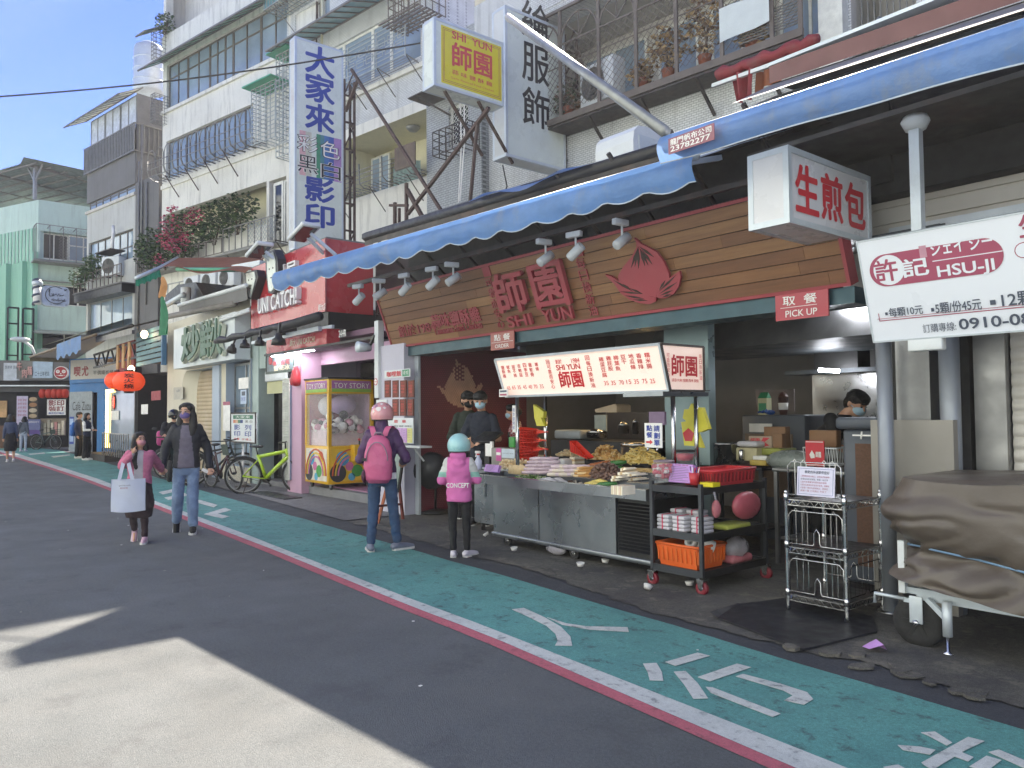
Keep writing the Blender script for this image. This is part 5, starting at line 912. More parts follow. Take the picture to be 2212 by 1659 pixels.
for p,lab,wr in((at(*c5(835,1020),5.3),'large orange paper lantern with black characters in front of the dark eatery',1),(at(*c5(768,1015),5.9),'plain orange paper lantern half hidden behind the lettered one',0)):
    t=thing('paper_lantern',lab,'lantern','orange lanterns at the eatery',tuple(p-Vector((0,0,.28))));r=.42
    b=MB();n=15;b.lathe([(.12 if k in(0,n)else r*(sin(pi*(.12+.76*k/n))**.6)*(1.0 if k%2 else .985),-.28+.56*k/n)for k in range(n+1)],LANT,24,tuple(p));b.build('shade',t)
    b=MB();b.lathe([(.13,-.33),(.13,-.28)],BLACK,14,tuple(p));b.lathe([(.13,.28),(.13,.33)],BLACK,14,tuple(p));b.tube([p+Vector((0,0,.33)),p+Vector((0,0,.7))],.01,BLACK,4);b.build('cap',t)
    if wr:
        dirv=Vector((p.x,p.y,0)).normalized();b=MB(Matrix(((-dirv.y,0,-dirv.x,p.x),(dirv.x,0,-dirv.y,p.y),(0,1,0,p.z),(0,0,0,1))));g=MB();g.column('炭火燒',-.13,-.22,.13,.22,LBLK,z=0,d=0,bold=.02)
        b.add([(-v[0],v[1],sqrt(max(.01,(r*.985)**2-v[0]**2))*(sin(pi*(.12+.76*(v[1]+.28)/.56))**.6)+.012)for v in g.v],g.f,LBLK);b.T=I4
        b.build('painted_characters',t)
for x,y,lab in((850,942,'lit bulb above the lettered orange lantern'),(935,715,'glass lamp hanging by the teal lattice board')):
    b=MB();a=at(*c5(x,y),5.6);b.ball(tuple(a),.09,.09,.11,mat('lit_bulb','#ffe9c0',.4,emit='#ffe2b0',es=5),10,8);one(b,'light_bulb',lab,'lamp','hanging lamps at the eatery')
b=MB();b.box(xe0+.2,5.6,0,xe0+3.4,6.4,.22,mat('dark_deck','#3a3330',.7));one(b,'wooden_deck','low dark wooden deck in front of the eatery glass door','deck')
t=thing('metal_barrier','low silver railing on the dark wooden deck','railing',loc=(xe0+1,5.7,.22));b=MB();q=rect(c5,5.65,665,1385,830,1470)
b.bar((q[0],5.65,.95),(q[1],5.65,.95),.04,STEEL);[b.bar((q[0]+(q[1]-q[0])*k/12,5.65,.22),(q[0]+(q[1]-q[0])*k/12,5.65,.95),.03,STEEL)for k in range(13)];b.build('rail',t)
# -- blue teppan shop, where the street starts to bend
FBS=FR(-33,7.0,27);BLUEF=mat('blue_shopfront','#2f6fae',.5,0,.08,2)
def brect(F,K,x0,y0,x1,y1,y=0):a,c=on(F,*K(x0,y0),y),on(F,*K(x1,y1),y);return a[0],c[0],c[1],a[1]
xq0,xq1=brect(FBS,k1,850,800,1270,900)[:2];zt_=on(FBS,*k1(900,790))[1];xm=on(FBS,*k1(1185,900))[0]
t=thing('blue_shop','bright blue shopfront with a glass notice panel','shop',loc=(-33,7,0));b=MB(FBS);b.box(xm,0,0,xq1+.4,.3,3,BLUEF);b.box(xq0,0,zt_,xm,.3,3.0,BLUEF);b.box(xq0,.4,0,xq1+.5,5,3.5,DARKIN);b.build('wall',t)
b=MB(face(FBS,-.01));q3=brect(FBS,k1,850,780,1120,1440);b.box(q3[0],0.1,-.05,q3[1],q3[3],0,mat('grey_panel_blue','#8b949e',.4));w=q3[1]-q3[0];b.text('Café Zuzu',q3[0]+.15*w,q3[3]-.75,q3[1]-.05*w,q3[3]-.4,LBLK,.002,.002);b.box(q3[0]+.03,.4,.001,q3[0]+.22*w,1.5,.004,LBLUE);[b.box(q3[0]+.05,.5+k*.34,.005,q3[0]+.2*w,.74+k*.34,.007,pm('#9db4d6'))for k in range(3)];b.build('notice_panel',t)
q=brect(FBS,k1,860,395,1425,610,-.1);W,H=q[1]-q[0],q[3]-q[2];b=MB(face(FBS,-.1)@Matrix.Translation((q[0],q[2],0)));BW=mat('banner_white','#bdbab4',.6,0,.05,1,dirt='#8f8b85',da=.4);b.box(0,0,-.15,W,H,0,BW);b.text('喫',.08*W,.16*H,.23*W,.68*H,pm('#8c3038'),.002,.003,.03);b.text('尤',.25*W,.16*H,.4*W,.68*H,pm('#8c3038'),.002,.003,.04);b.text('平價鐵板燒',.5*W,.2*H,.93*W,.42*H,LBLK,.002,.002,.01)
for k in range(3):b.ext([((.56+k*.05)*W,.84*H),((.575+k*.05)*W,.86*H),((.65+k*.05)*W,.56*H),((.64+k*.05)*W,.55*H)],.002,LDK,.002)
b.box(-.03,-.14,-.2,W,-.0,.01,BLUEF);b.box(-.03,H,-.2,W,H+.05,.01,BLUEF);b.box(-.06,0,-.2,-.001,H,.01,BLUEF);one(b,'shop_sign','grey white banner sign with two red characters above the blue shop','sign')
# pale awning over it
t=thing('retractable_awning','grey white sloping awning with a short blue flap over the far shops','awning','tarpaulin awnings',loc=tuple(at(*k1(370,360),4.3)));A0,A1,A2,A3=at(*k1(365,355),4.3),at(*k1(1170,80),5.2),at(*k1(1420,75),6.0),at(*k1(930,375),6.2)
b=MB();b.sheet(lambda u,v:tuple((A0.lerp(A1,u)).lerp(A3.lerp(A2,u),v)),14,6,mat('grey_white_vinyl','#b3b1b4',.6,0,.05,2));b.build('canopy',t);b=MB();b.tube([A0,A1],.05,mat('brown_bar','#7d6a50',.5),6);b.sheet(lambda u,v:tuple(A0.lerp(A3,u)+Vector((0,0,-.16*v))),8,2,mat('mossy_valance','#8a8878',.7,0,.3,4));b.build('valance',t)
B0,B1_=at(*k1(700,200),4.55),at(*k1(995,90),4.8);b=MB();b.sheet(lambda u,v:tuple(B0.lerp(B1_,u)+Vector((0,-.02,-(.5+.06*sin(u*25))*v))),20,3,BLUETARP);b.build('blue_flap',t)
p0,p1=at(*k1(1170,95),5.4),at(*k1(1610,-30),5.4);b=MB();b.add([p0+Vector((0,0,-.22)),p1+Vector((0,0,-.25)),p1,p0],[(0,1,2,3)],mat('stained_grey_valance','#8f8b86',.7,0,.2,5,streak=.6));b.tube([p0,p1],.06,BLACK,6);b.add([p0,p1,p1+Vector((0,2.5,.8)),p0+Vector((0,2.5,.8))],[(0,1,2,3)],TINR);one(b,'shop_roof','dark tin roof with a stained grey hanging valance over the lantern eatery','roof')
b=MB();p0,p1=at(*k1(480,230),6.2),at(*k1(1100,20),6.4);b.add([p0,p1,p1+Vector((0,1.5,.6)),p0+Vector((0,1.5,.6))],[(0,1,2,3)],mat('pale_translucent','#d9d9b8'));one(b,'shop_roof','pale yellowish plastic roof sheet behind the grey white awning','roof')
# -- far shops at the bend
FFS=FR(-42.6,7.4,62);t=thing('corner_shops','cluttered row of tiny shops with grey fascia at the bend of the street','shop',loc=(-43,6,0));xf0,xf1=on(FFS,-60,900)[0],on(FFS,*k1(860,900))[0]
b=MB(FFS);b.box(xf0,.3,0,xf1,4,4,DARKIN);za,zb_=on(FFS,*k1(300,395))[1],on(FFS,*k1(300,640))[1];b.box(xf0,0,zb_,xf1,.3,za,DGREY);b.box(xf0,-.6,zb_-.3,xf1,-.0,zb_-.24,ALU);b.box(xf0,-.1,zb_-.55,xf1,.1,zb_-.31,DGREY);b.box(xf0,.1,0,xf0+1.4,.3,1.1,mat('brown_counter','#6d5340',.7));b.box(xf0,.2,1.5,xf0+1.4,.29,2.3,mat('warm_shop_light','#c9a070',.6,0,.3,3));b.build('wall',t)
def ff(name,lab,x0,y0,x1,y1,m,draw=None,cat='sign',off=.05,**k):q=brect(FFS,k1,x0,y0,x1,y1,-off);return fl(name,lab,cat,None,-off,q[0],q[1],q[2],q[3],m,draw,F=FFS,**k)
ff('shop_sign','plain white sign board at the far left end of the street',45,425,235,640,pm('#b9bfc6'),lambda b,W,H:b.text('關東煮 黑輪',.1*W,.65*H,.9*W,.85*H,LDK,.002))
ff('shop_sign','pale blue sign board with a line of small dark characters',390,405,640,610,pm('#a9bccb'),lambda b,W,H:b.text('二十三年老店',.15*W,.12*H,.85*W,.4*H,LDK,.002,.002,.01))
ff('raised_letters','dark raised brush characters with pink faces on the far fascia',205,400,400,620,mat('stone_grey_board','#7d7a74',.8,0,.2,5),lambda b,W,H:[b.text(c,(.05+.32*k)*W,y*H,(.35+.32*k)*W,(y+.5)*H,m,z,.03,bo)for k,(c,y)in enumerate((('牛',.45),('肉',.05),('麵',.2)))for m,z,bo in((LBLK,.01,.06),(pm('#c99a94'),.05,.02))])
b=MB(face(FFS,-.35));a=onp(b.T,*k1(742,545));rr=abs(onp(b.T,*k1(640,545))[0]-a[0])*.85;circ=lambda r,cx=0,cy=0:[(a[0]+cx+r*cos(k*pi/14),a[1]+cy+r*sin(k*pi/14))for k in range(28)]
b.ext(circ(rr),-.2,LET,0);b.ext(circ(rr*.9),.01,pm('#a3242c'),.001)
for s in(-1,1):b.ext(circ(rr*.27,s*rr*.42,rr*.18),.006,LET,.012);b.ext(circ(rr*.15,s*rr*.42,rr*.18),.004,pm('#c8b8b4'),.019)
b.ext(circ(rr*.1,0,-rr*.16),.005,LET,.012);b.box(a[0]-rr*.62,a[1]-rr*.42,.012,a[0]+rr*.62,a[1]-rr*.37,.017,LET);b.box(a[0]-rr*.3,a[1]-rr*.5,.012,a[0]+rr*.3,a[1]-rr*.42,.018,LET);one(b,'round_sign','round red sign with two big white eyes','sign')
ff('banner','pink white price banner at the left food stall',205,830,335,1180,pm('#c3b9d0'),lambda b,W,H:[b.text('套餐 單點',.12*W,(.82-k*.13)*H,.88*W,(.9-k*.13)*H,LPK,.002)for k in range(5)],'banner',.5,th=.01)
ff('food_poster','tall poster of food bowls beside the pink price banner',345,840,460,1110,pm('#3a342e'),lambda b,W,H:[b.ball((.5*W,(.14+.25*k)*H,.002),.42*W,.1*H,.01,pm(['#b8a080','#c8b8a0','#a87850','#b59a78'][k]),14,6)for k in range(4)],'poster',.45,th=.01)
ff('shop_banner','white banner with four large dark red characters about photocopying',575,870,800,1060,LET,lambda b,W,H:(b.text('影印',.08*W,.58*H,.92*W,.95*H,pm('#8c2430'),.002,.002,.02),b.text('裝訂',.08*W,.24*H,.92*W,.56*H,pm('#8c2430'),.002,.002,.02),b.text('護貝列印輸出',.08*W,.06*H,.92*W,.18*H,LBLUE,.002,.002,.02)),'banner',.4,th=.01)
ff('poster','purple and blue poster leaning behind the parked bicycle',335,1115,490,1310,pm('#6a6f9a'),lambda b,W,H:(b.box(.05*W,.1*H,.001,.95*W,.35*H,.003,pm('#5a3f88')),b.text('課程招生中',.1*W,.78*H,.9*W,.9*H,LET,.002)),'poster',.55,th=.02)
ff('goods_shelf','shelf of small beige and pink goods behind the parked bicycle',490,1105,800,1310,pm('#8a7d6a'),lambda b,W,H:[b.box((.02+.14*k)*W,.05*H,.001,(.13+.14*k)*W,ru(.7,.95)*H,.1,random.choice([pm('#c7b08c'),pm('#c58a86'),pm('#a9a18f'),pm('#d6c9b4')]))for k in range(7)],'shelf',.3)
for i,x in enumerate((520,593,664,730,795)):
    p=FFS@Vector((on(FFS,*k1(x,800),-.5)[0],-.5,on(FFS,*k1(x,800),-.5)[1]));t=thing('paper_lantern','row of five small red lanterns under the far fascia','lantern','small red lanterns at the photocopy stall',tuple(p));b=MB();b.lathe([(.06,-.22)]+[(.17*sin(pi*(.15+.7*k/8))**.6,-.2+.4*k/8)for k in range(9)]+[(.06,.22)],mat('red_lantern','#b8301e',.5,0,.1),16,tuple(p));b.build('shade',t)
    t['label']=['leftmost of the five small red lanterns','second from the left of the five small red lanterns','middle one of the five small red lanterns','second from the right of the five small red lanterns','rightmost of the five small red lanterns'][i]
for K,x,y,lab in((k1,260,145,None),):
    t=thing('street_lamp','white cobra head street lamp above the far shops','street lamp',None,tuple(atx(*k1(420,320),-40)));b=MB();P=[atx(*k1(*q),-40)for q in((430,340),(385,230),(300,165),(215,130))];b.tube(P,.06,WHITEP,6);b.build('arm',t);b=MB();a=atx(*k1(245,140),-40);b.ball(tuple(a),.16,.4,.12,WHITEP,12,8);b.build('lamp_head',t)
# sign of the salon upstairs
p=atx(*c5(365,540),-39);t=thing('salon_sign','white rounded light box with looping black handwriting high at the bend','sign',None,tuple(p));M=facex(0,0,0);a0,a1=atx(*c5(268,395),-39),atx(*c5(450,540),-39);w=(a1.y-a0.y);b=MB(facex(-39,a0.y,a1.z));W,H=w*1.0,a0.z-a1.z
rr_=.22;pts=[]
for cx,cy,a_ in((W-rr_,rr_,-pi/2),(W-rr_,H-rr_,0),(rr_,H-rr_,pi/2),(rr_,rr_,pi)):pts+=[(cx+rr_*cos(a_+k*pi/12),cy+rr_*sin(a_+k*pi/12))for k in range(7)]
b.ext(pts,-.3,ALU,0);b.ext([(W/2+(x-W/2)*.95,H/2+(y-H/2)*.94)for x,y in pts],.01,mat('bluish_white','#bcc6d8',.3),.001)
def scr(P,r=.018):b.tube([(x*W,y*H,.03)for x,y in P],r,LBLK,4)
scr([(.5+.36*cos(a),.55+.42*sin(a))for a in[.9+k*.33 for k in range(16)]]);scr([(.25,.7),(.3,.85),(.27,.55),(.3,.48),(.4,.5),(.42,.62),(.36,.62),(.4,.5),(.52,.62),(.56,.5),(.62,.65),(.66,.55),(.62,.52),(.75,.56),(.8,.6)]);scr([(.35,.3),(.42,.36),(.4,.26),(.48,.32),(.55,.28),(.6,.4),(.6,.27),(.7,.33),(.8,.28),(.86,.3)]);scr([(.83,.8),(.8,.86),(.85,.85),(.9,.88),(.83,.8)])
b.text('02-23688855  3F',.3*W,.06*H,.92*W,.13*H,LDK,.012);b.build('face_panel',t)
t=thing('barber_pole','striped barber pole beside the handwritten salon sign','pole',None,tuple(atx(*c5(240,520),-39)));a,c=atx(*c5(240,520),-39),atx(*c5(240,400),-39);b=MB();b.lathe([(.16,0),(.16,c.z-a.z)],LET,14,tuple(a));b.lathe([(.2,c.z-a.z),(.22,c.z-a.z+.15),(.1,c.z-a.z+.3)],ALU,14,tuple(a))
for k in range(4):b.tube([(a.x+.163*cos(w),a.y+.163*sin(w),a.z+.1+k*.33+w*.05)for w in[-2.6+j*.25 for j in range(13)]],.05,LDK,4)
b.build('cylinder',t)
# ---------------------------------------------------------------- the food cart and all that stands on and round it
def caster(b,x,y,r=.065,h=.14,wm=RUBBER,w=.03):
    b.T=Matrix.Translation((x,y,0));b.lathe([(.0001,-w/2),(r*.5,-w/2),(r*.55,-w*.6),(r,-w*.5),(r,w*.5),(r*.55,w*.6),(r*.5,w/2),(.0001,w/2)],wm,16,(0,0,r),'y')
    b.lathe([(.0001,-w*.75),(r*.35,-w*.75),(r*.35,w*.75),(.0001,w*.75)],CHROME,10,(0,0,r),'y')
    for s in(-1,1):b.add([(-.02,s*w*.9,r),(.02,s*w*.9,r),(.035,s*w*.9,h),(-.035,s*w*.9,h)],[(0,1,2,3)],CHROME)
    b.box(-.04,-w,h-.012,.04,w,h,CHROME);b.T=I4
t=thing('food_cart','long stainless steel food cart heaped with raw snacks, lit price board above','food cart',None,(-5.8,5.8,0));STC=mat('cart_steel','#8b9096',.3,.85,.18,1.3,.05,120,dirt='#5d5f63',da=.45)
b=MB();b.box(-7.0,5.42,.15,-6.22,6.2,.7,STC);b.box(-6.205,5.42,.15,-5.1,6.2,.7,STC);b.box(-5.09,5.44,.15,-4.66,6.2,.7,BLACK);b.box(-7.02,5.4,.1,-4.64,6.22,.149,STC,.01);b.build('body',t)
b=MB()
for k in range(14):z=.2+k*.033;b.add([(-5.07,5.415,z),(-4.68,5.415,z),(-4.68,5.438,z+.02),(-5.07,5.438,z+.02)],[(0,1,2,3)],mat('black_louvre','#1d1f24',.4,.3))
b.build('vent_grille',t)
b=MB();x0,x1,ya,yb,za,zb=-7.08,-4.5,5.17,6.3,.72,.82
b.box(x0,ya,za,x1,yb,za+.012,STC);b.box(x0,ya,za+.012,x1,ya+.012,zb,STC);b.box(x0,yb-.012,za+.012,x1,yb,zb,STC);b.box(x0,ya+.012,za+.012,x0+.012,yb-.012,zb,STC);b.box(x1-.012,ya+.012,za+.012,x1,yb-.012,zb,STC);b.add([(x0,ya-.006,zb-.01),(x1,ya-.006,zb-.01),(x1,ya-.006,zb),(x0,ya-.006,zb)],[(0,1,2,3)],CHROME)
b.box(x0+.05,5.6,.735,x1-.05,6.28,.82,STC);b.box(x0+.05,5.85,.82,x1-.05,6.28,.9,STC);b.build('top_tray',t)
for x,y in((-6.8,5.47),(-5.72,5.47),(-4.9,6.1),(-6.8,6.1)):b=MB();caster(b,x,y);b.build('caster',t)
for x,y,h in((-6.8,5.62,1.7),(-4.55,5.62,1.7),(-6.8,6.05,1.7),(-4.62,6.05,1.7)):b=MB();b.lathe([(.022,.72),(.022,h)],CHROME,12,(x,y,0));b.build('post',t)
b=MB();b.bar((-7.0,5.3,.72),(-7.0,5.3,.55),.035,STC);b.build('hook',t)
LITP=mat('lit_menu_panel','#efe0d6',.35,0,.02,1,emit='#ffd2bc',es=.06);MRED=mat('menu_red','#c41f2c',.45)
# price board leaning out a little at the top
BT,BB=5.38,5.5;p0,p1,p2,p3=at(1070,777,BT),at(1430,742,BT),at(1445,845,BB),at(1093,855,BB);XL_,XR_,ZT_,ZB_=p0.x,p2.x,(p0.z+p1.z)/2,(p2.z+p3.z)/2
yv=Vector((0,BT-BB,ZT_-ZB_));PH=yv.length;yv.normalize();zv=Vector((1,0,0)).cross(yv);MP=Matrix(((1,0,zv.x,XL_),(0,yv.y,zv.y,BB),(0,yv.z,zv.z,ZB_),(0,0,0,1)));PW=XR_-XL_
b=MB(MP);P4=[(p3.x-XL_,0),(PW,0),(PW,PH),(0,PH)];b.ext(P4,-.02,LITP,0)
for(p,q)in zip(P4,P4[1:]+P4[:1]):b.tube([(p[0],p[1],.004),(q[0],q[1],.004)],.016,ALU,4)
def mt(body,x0,y0,x1,y1,col=False,bold=.008,**k):a,c=onp(MP,*k6(x0,y0)),onp(MP,*k6(x1,y1));(b.column if col else b.text)(body,min(a[0],c[0]),min(a[1],c[1]),max(a[0],c[0]),max(a[1],c[1]),MRED,z=.003,d=.002,bold=bold,**k)
def mcol(body,x,y0,y1,w=.055):a,c=onp(MP,*k6(x,y0)),onp(MP,*k6(x,y1));xm=(a[0]+c[0])/2;b.column(body,xm-w/2,c[1],xm+w/2,a[1],MRED,z=.003,d=.002,bold=.01)
for body,x,y0,y1 in(('鹽酥雞',80,258,390),('魷魚',130,255,340),('甜不辣',190,250,385),('杏鮑菇',247,240,380),('四季豆',305,232,375),('雞軟骨',362,228,378),('薯條',420,225,318)):mcol(body,x,y0,y1)
for body,x,y0,y1 in(('雞蛋豆腐',1097,168,385),('雞屁股',1165,158,318),('柳葉魚',1240,152,318),('豆干',1308,145,250),('地瓜條',1395,135,303),('香雞排',1475,130,300),('糯米腸',1560,122,295)):mcol(body,x,y0,y1,.065)
mcol('回可靠而安心',560,195,500,.055);mcol('回每日換新油',965,150,490,.06)
for x,y,n_ in((132,490,65),(185,485,65),(240,483,35),(297,480,45),(353,478,40),(408,475,70),(470,473,35),(1132,440,35),(1205,437,35),(1287,433,70),(1362,427,15),(1440,424,35),(1525,420,75),(1605,418,25)):a=onp(MP,*k6(x,y));b.text(str(n_),a[0]-.03,a[1]-.022,a[0]+.03,a[1]+.022,MRED,.003,.002)
mt('創於',605,200,680,240,bold=.01);mt('1984',768,188,860,228);mt('SHI YUN',612,255,868,295,bold=.02);mt('師園',632,320,912,480,bold=.026)
b.build('price_board',t)
b=MB();YE=atx(1517,790,XR_).y;b.add([(p3.x,BB+.02,ZB_),(XR_,BB+.02,ZB_),(XR_,YE,ZB_),(p3.x,YE,ZB_),(XL_,BT+.02,ZT_),(XR_,BT+.02,ZT_),(XR_,YE,ZT_),(XL_,YE,ZT_)],[(3,2,1,0),(4,5,6,7),(2,3,7,6),(0,4,7,3)],ALU);b.box(XR_-.45,BT,ZB_-.05,XR_+.03,YE+.05,ZB_-.01,STC);b.build('board_casing',t)
# end panel facing along the street
EW_,EH_=YE-BB,ZT_-ZB_;b=MB(facex(XR_+.012,BB,ZB_));b.ext([(0,0),(EW_,0),(EW_,EH_),(BT-BB,EH_)],.02,LITP,-.02)
for p,q in(((0,0),(EW_,0)),((EW_,0),(EW_,EH_)),((EW_,EH_),(BT-BB,EH_)),((BT-BB,EH_),(0,0))):b.tube([(*p,.003),(*q,.003)],.014,IRON,4)
b.text('師園',.02,.13,EW_-.1,.33,MRED,.004,.002,.026);b.column('可靠而安心',-.045,.12,-.005,.34,MRED,z=.004,d=.002);b.column('每日換新油',EW_-.07,.1,EW_-.03,.35,MRED,z=.004,d=.002);b.text('蒜味鹽酥雞',.02,.08,EW_-.08,.11,MRED,.004,.002);b.build('end_panel',t)
# -- heaps and trays on the cart
def heap(name,label,cat,cx,cy,rx,ry,h,z,n,mk,m,kind=None,grp='snacks heaped on the food cart'):
    b=MB()
    for _ in range(n):
        while True:
            u,v=ru(-1,1),ru(-1,1)
            if u*u+v*v<1:break
        zz=z+h*(1-(u*u+v*v))*ru(.55,1.0);b.T=Matrix.Translation((cx+u*rx,cy+v*ry,zz))@Matrix.Rotation(ru(0,6.3),4,'Z')@Matrix.Rotation(ru(-.5,.5),4,'Y');mk(b,m()if callable(m)else m)
    b.T=I4;b.add([(cx+rx*.98*cos(k*pi/6)*q,cy+ry*.98*sin(k*pi/6)*q,z+h*.6*(1-q*q))for q in(1,.6,.05)for k in range(12)],[(i*12+k,i*12+(k+1)%12,i*12+12+(k+1)%12,i*12+12+k)for i in range(2)for k in range(12)],m()if callable(m)else m)
    o=one(b,name,label,cat,grp);o['kind']='stuff' if kind is None else kind;return o
FRY=[mat('fry_pale','#f0da92',.6),mat('fry_gold','#e6c468',.6)];CHK=[mat('batter_gold','#d9ae6c',.7),mat('batter_brown','#c4904e',.7),mat('batter_pale','#e6c894',.7)];BEI=[mat('tofu_skin','#e8d4b0',.7),mat('tofu_tan','#d8bc90',.7)]
TRAYM=mat('dark_tray','#2c2d30',.4,.3);GREYM=mat('grey_tray','#5f6672',.4,.2)
def tray(name,lab,x0,y0,x1,y1,z,h,m=TRAYM):
    b=MB();b.box(x0,y0,z,x1,y1,z+.008,m)
    for a in((x0,y0,x1,y0+.008),(x0,y1-.008,x1,y1),(x0,y0+.008,x0+.008,y1-.008),(x1-.008,y0+.008,x1,y1-.008)):b.box(a[0],a[1],z+.008,a[2],a[3],z+h,m)
    return one(b,name,lab,'tray','trays on the food cart')
stick=lambda l,w:(lambda b,m:b.box(-l/2,-w/2,-w/2,l/2,w/2,w/2,m));nug=lambda b,m:b.ball((0,0,0),ru(.02,.034),ru(.014,.02),ru(.012,.018),m,6,4)
def onz(u,v,z):p=gr(u,v,z);return p.x,p.y
def trayat(name,lab,K,x0,x1,yp,z,dep,h,m):a,c=onz(*K(x0,yp),z),onz(*K(x1,yp),z);yy=(a[1]+c[1])/2;tray(name,lab,a[0],yy,c[0],yy+dep,z,h,m);return a[0],c[0],yy
x0,x1,y=trayat('food_tray','dark tray under the heap of yellow fries',k4,1400,1900,345,.9,.3,.03,TRAYM);heap('french_fries','heap of yellow potato fries on the right rear of the cart','fries',(x0+x1)/2,y+.16,.34,.17,.19,.92,330,stick(.075,.012),lambda:random.choice(FRY))
x0,x1,y=trayat('food_tray','dark tray under the fried chicken pieces',k4,1100,1430,310,.91,.28,.03,TRAYM);heap('fried_chicken','heap of golden battered chicken pieces beside the fries','fried chicken',(x0+x1)/2+.03,y+.16,.27,.15,.18,.93,200,nug,lambda:random.choice(CHK))
p=onz(*k4(930,245),.92);heap('fried_tofu','heap of small brown tofu pieces behind the black seaweed tray','tofu',p[0],p[1]+.12,.22,.12,.08,.92,90,nug,lambda:random.choice(BEI))
p=onz(*k4(420,370),.84);heap('bean_curd_strips','loose tangle of beige bean curd strips on the left end of the cart','bean curd',p[0],p[1]+.06,.26,.14,.17,.84,160,stick(.11,.02),lambda:random.choice(BEI))
p=onz(*k4(460,425),.84);BND=mat('noodle_bundle','#d8c094',.7);b=MB()
for k in range(34):xx=p[0]-.16+.32*k/33;b.tube([(xx,p[1]+ru(0,.02),.83),(xx+ru(-.01,.01),p[1]+.02,.93)],.007,BND,5)
o=one(b,'bean_sprout_bundle','upright bundle of thin beige sticks at the left front of the cart','snack','snacks heaped on the food cart');o['kind']='stuff'
# bagged lavender-grey sausages
SAUS=[mat('sausage_mauve','#c4aeb6',.35),mat('sausage_pale','#d0bcc0',.35),mat('sausage_white','#d6c8b6',.45)]
def pile(name,label,cat,K,xa,xb,yp,z,rows,n,r,l,ms,ang=.0,dep=.2):
    b=MB();a,c=onz(*K(xa,yp),z),onz(*K(xb,yp),z)
    for j in range(rows):
        for k in range(n-j):
            f=(k+.5+j*.5)/n;x=a[0]+(c[0]-a[0])*f;y=a[1]+(c[1]-a[1])*f+dep/2;zz=z+r+j*r*1.65;q=ang+ru(-.15,.15)
            b.tube([(x-l/2*cos(q)*(.9 if i in(0,4)else .6)*(i-2)/2*-1,y+(i-2)/4*l*sin(q)+(dep*(i-2)/5 if abs(q)<.6 else 0),zz+.004*sin(i*2))for i in range(5)],[r*.6,r,r,r,r*.6],random.choice(ms),8)
    o=one(b,name,label,cat,'snacks heaped on the food cart');o['kind']='stuff';return o
pile('sausage_pile','bagged pile of mauve sausages behind the chopped spring onion','sausages',k4,540,790,440,.84,5,7,.022,.16,SAUS[:2],.3)
pile('rice_sausage_pile','pile of pale rice sausages in the middle front of the cart','sausages',k4,790,1080,465,.84,3,7,.024,.16,SAUS[1:],.2)
pile('chicken_neck_pile','stack of tan rolled snacks left of the dark skewers','snack',k4,1060,1190,470,.84,4,5,.016,.12,CHK[1:],.4)
DKB=[mat('dark_gizzard','#5d463c',.45),mat('brown_gizzard','#75584a',.45)]
p=onz(*k4(1290,480),.84);heap('gizzard_skewers','heap of dark brown gizzard skewers beside the green peppers','snack',p[0]+.0,p[1]+.12,.24,.13,.16,.84,170,nug,lambda:random.choice(DKB))
p=onz(*k4(600,495),.76);GRN1=[mat('onion_white','#cdd6b8',.6),mat('onion_pale','#b8c894',.6),mat('onion_green','#6f9a48',.6)];heap('chopped_onion','scatter of chopped pale green spring onion in the front trough','vegetables',p[0],p[1]+.03,.34,.055,.07,.76,130,stick(.03,.016),lambda:random.choice(GRN1))
p=onz(*k4(1030,540),.76);heap('mushroom_pieces','scatter of dark mushroom pieces in the front trough','vegetables',p[0],p[1]+.02,.16,.045,.04,.76,46,stick(.03,.018),lambda:random.choice([DKB[0],mat('mushroom_pale','#b5aba0',.6),TRAYM]))
for i,(x,w)in enumerate(((775,1.3),(880,1.2))):p=onz(*k4(x,525),.765);b=MB();b.tube([(p[0]-.1*w,p[1]+.02,.79),(p[0],p[1]+.02,.8),(p[0]+.1*w,p[1]+.02,.775)],[.02,.03,.012],mat('squid_white','#c9c6cc',.3),8);one(b,'squid','pale squid tube in the front trough, the '+('left' if i==0 else 'right')+' of two','squid','squid in the front trough')
PEP=mat('green_pepper','#2f6b2c',.3,0,.2,12)
for i,(x,y,dz)in enumerate(((1345,570,0),(1390,520,.05),(1420,460,.1),(1460,420,.14))):p=onz(*k4(x,y+10),.77+dz*.4);b=MB();b.tube([(p[0]-.13,p[1]+.02,.785+dz),(p[0]-.06,p[1]+.02,.8+dz),(p[0]+.04,p[1]+.03,.81+dz),(p[0]+.12,p[1]+.06,.82+dz)],[.012,.028,.03,.016],PEP,9);one(b,'green_pepper',['lowest green pepper beside the corn','second lowest green pepper of the leaning four','second highest green pepper of the leaning four','topmost green pepper of the leaning four'][i],'pepper','green peppers on the cart')
CORN=mat('corn_yellow','#d9c46a',.5,0,.2,60)
for i,x in enumerate((1225,1270)):p=onz(*k4(x,565),.765);b=MB();b.tube([(p[0]-.11,p[1]+.02+i*.04,.79+i*.02),(p[0],p[1]+.02+i*.04,.8+i*.02),(p[0]+.1,p[1]+.03+i*.04,.79+i*.02)],[.014,.026,.014],CORN,8);one(b,'baby_corn',['front pale yellow corn beside the green peppers','rear pale yellow corn beside the green peppers'][i],'corn','corn beside the peppers')
SAN=[mat('bread_white','#e8dec8',.7),mat('bread_crust','#c2a57c',.7),mat('filling_pink','#c99a8c',.6)]
b=MB();a,c=onz(*k4(1440,600),.83),onz(*k4(1810,585),.83)
for k in range(16):x=a[0]+(c[0]-a[0])*k/16;b.box(x,a[1]-.02,.8,x+(c[0]-a[0])/17,a[1]+.14,.875,SAN[k%3 if k%2 else 0])
one(b,'boxed_rice_blocks','clear wrapped row of cream slices at the right front corner of the cart','snack','snacks heaped on the food cart')
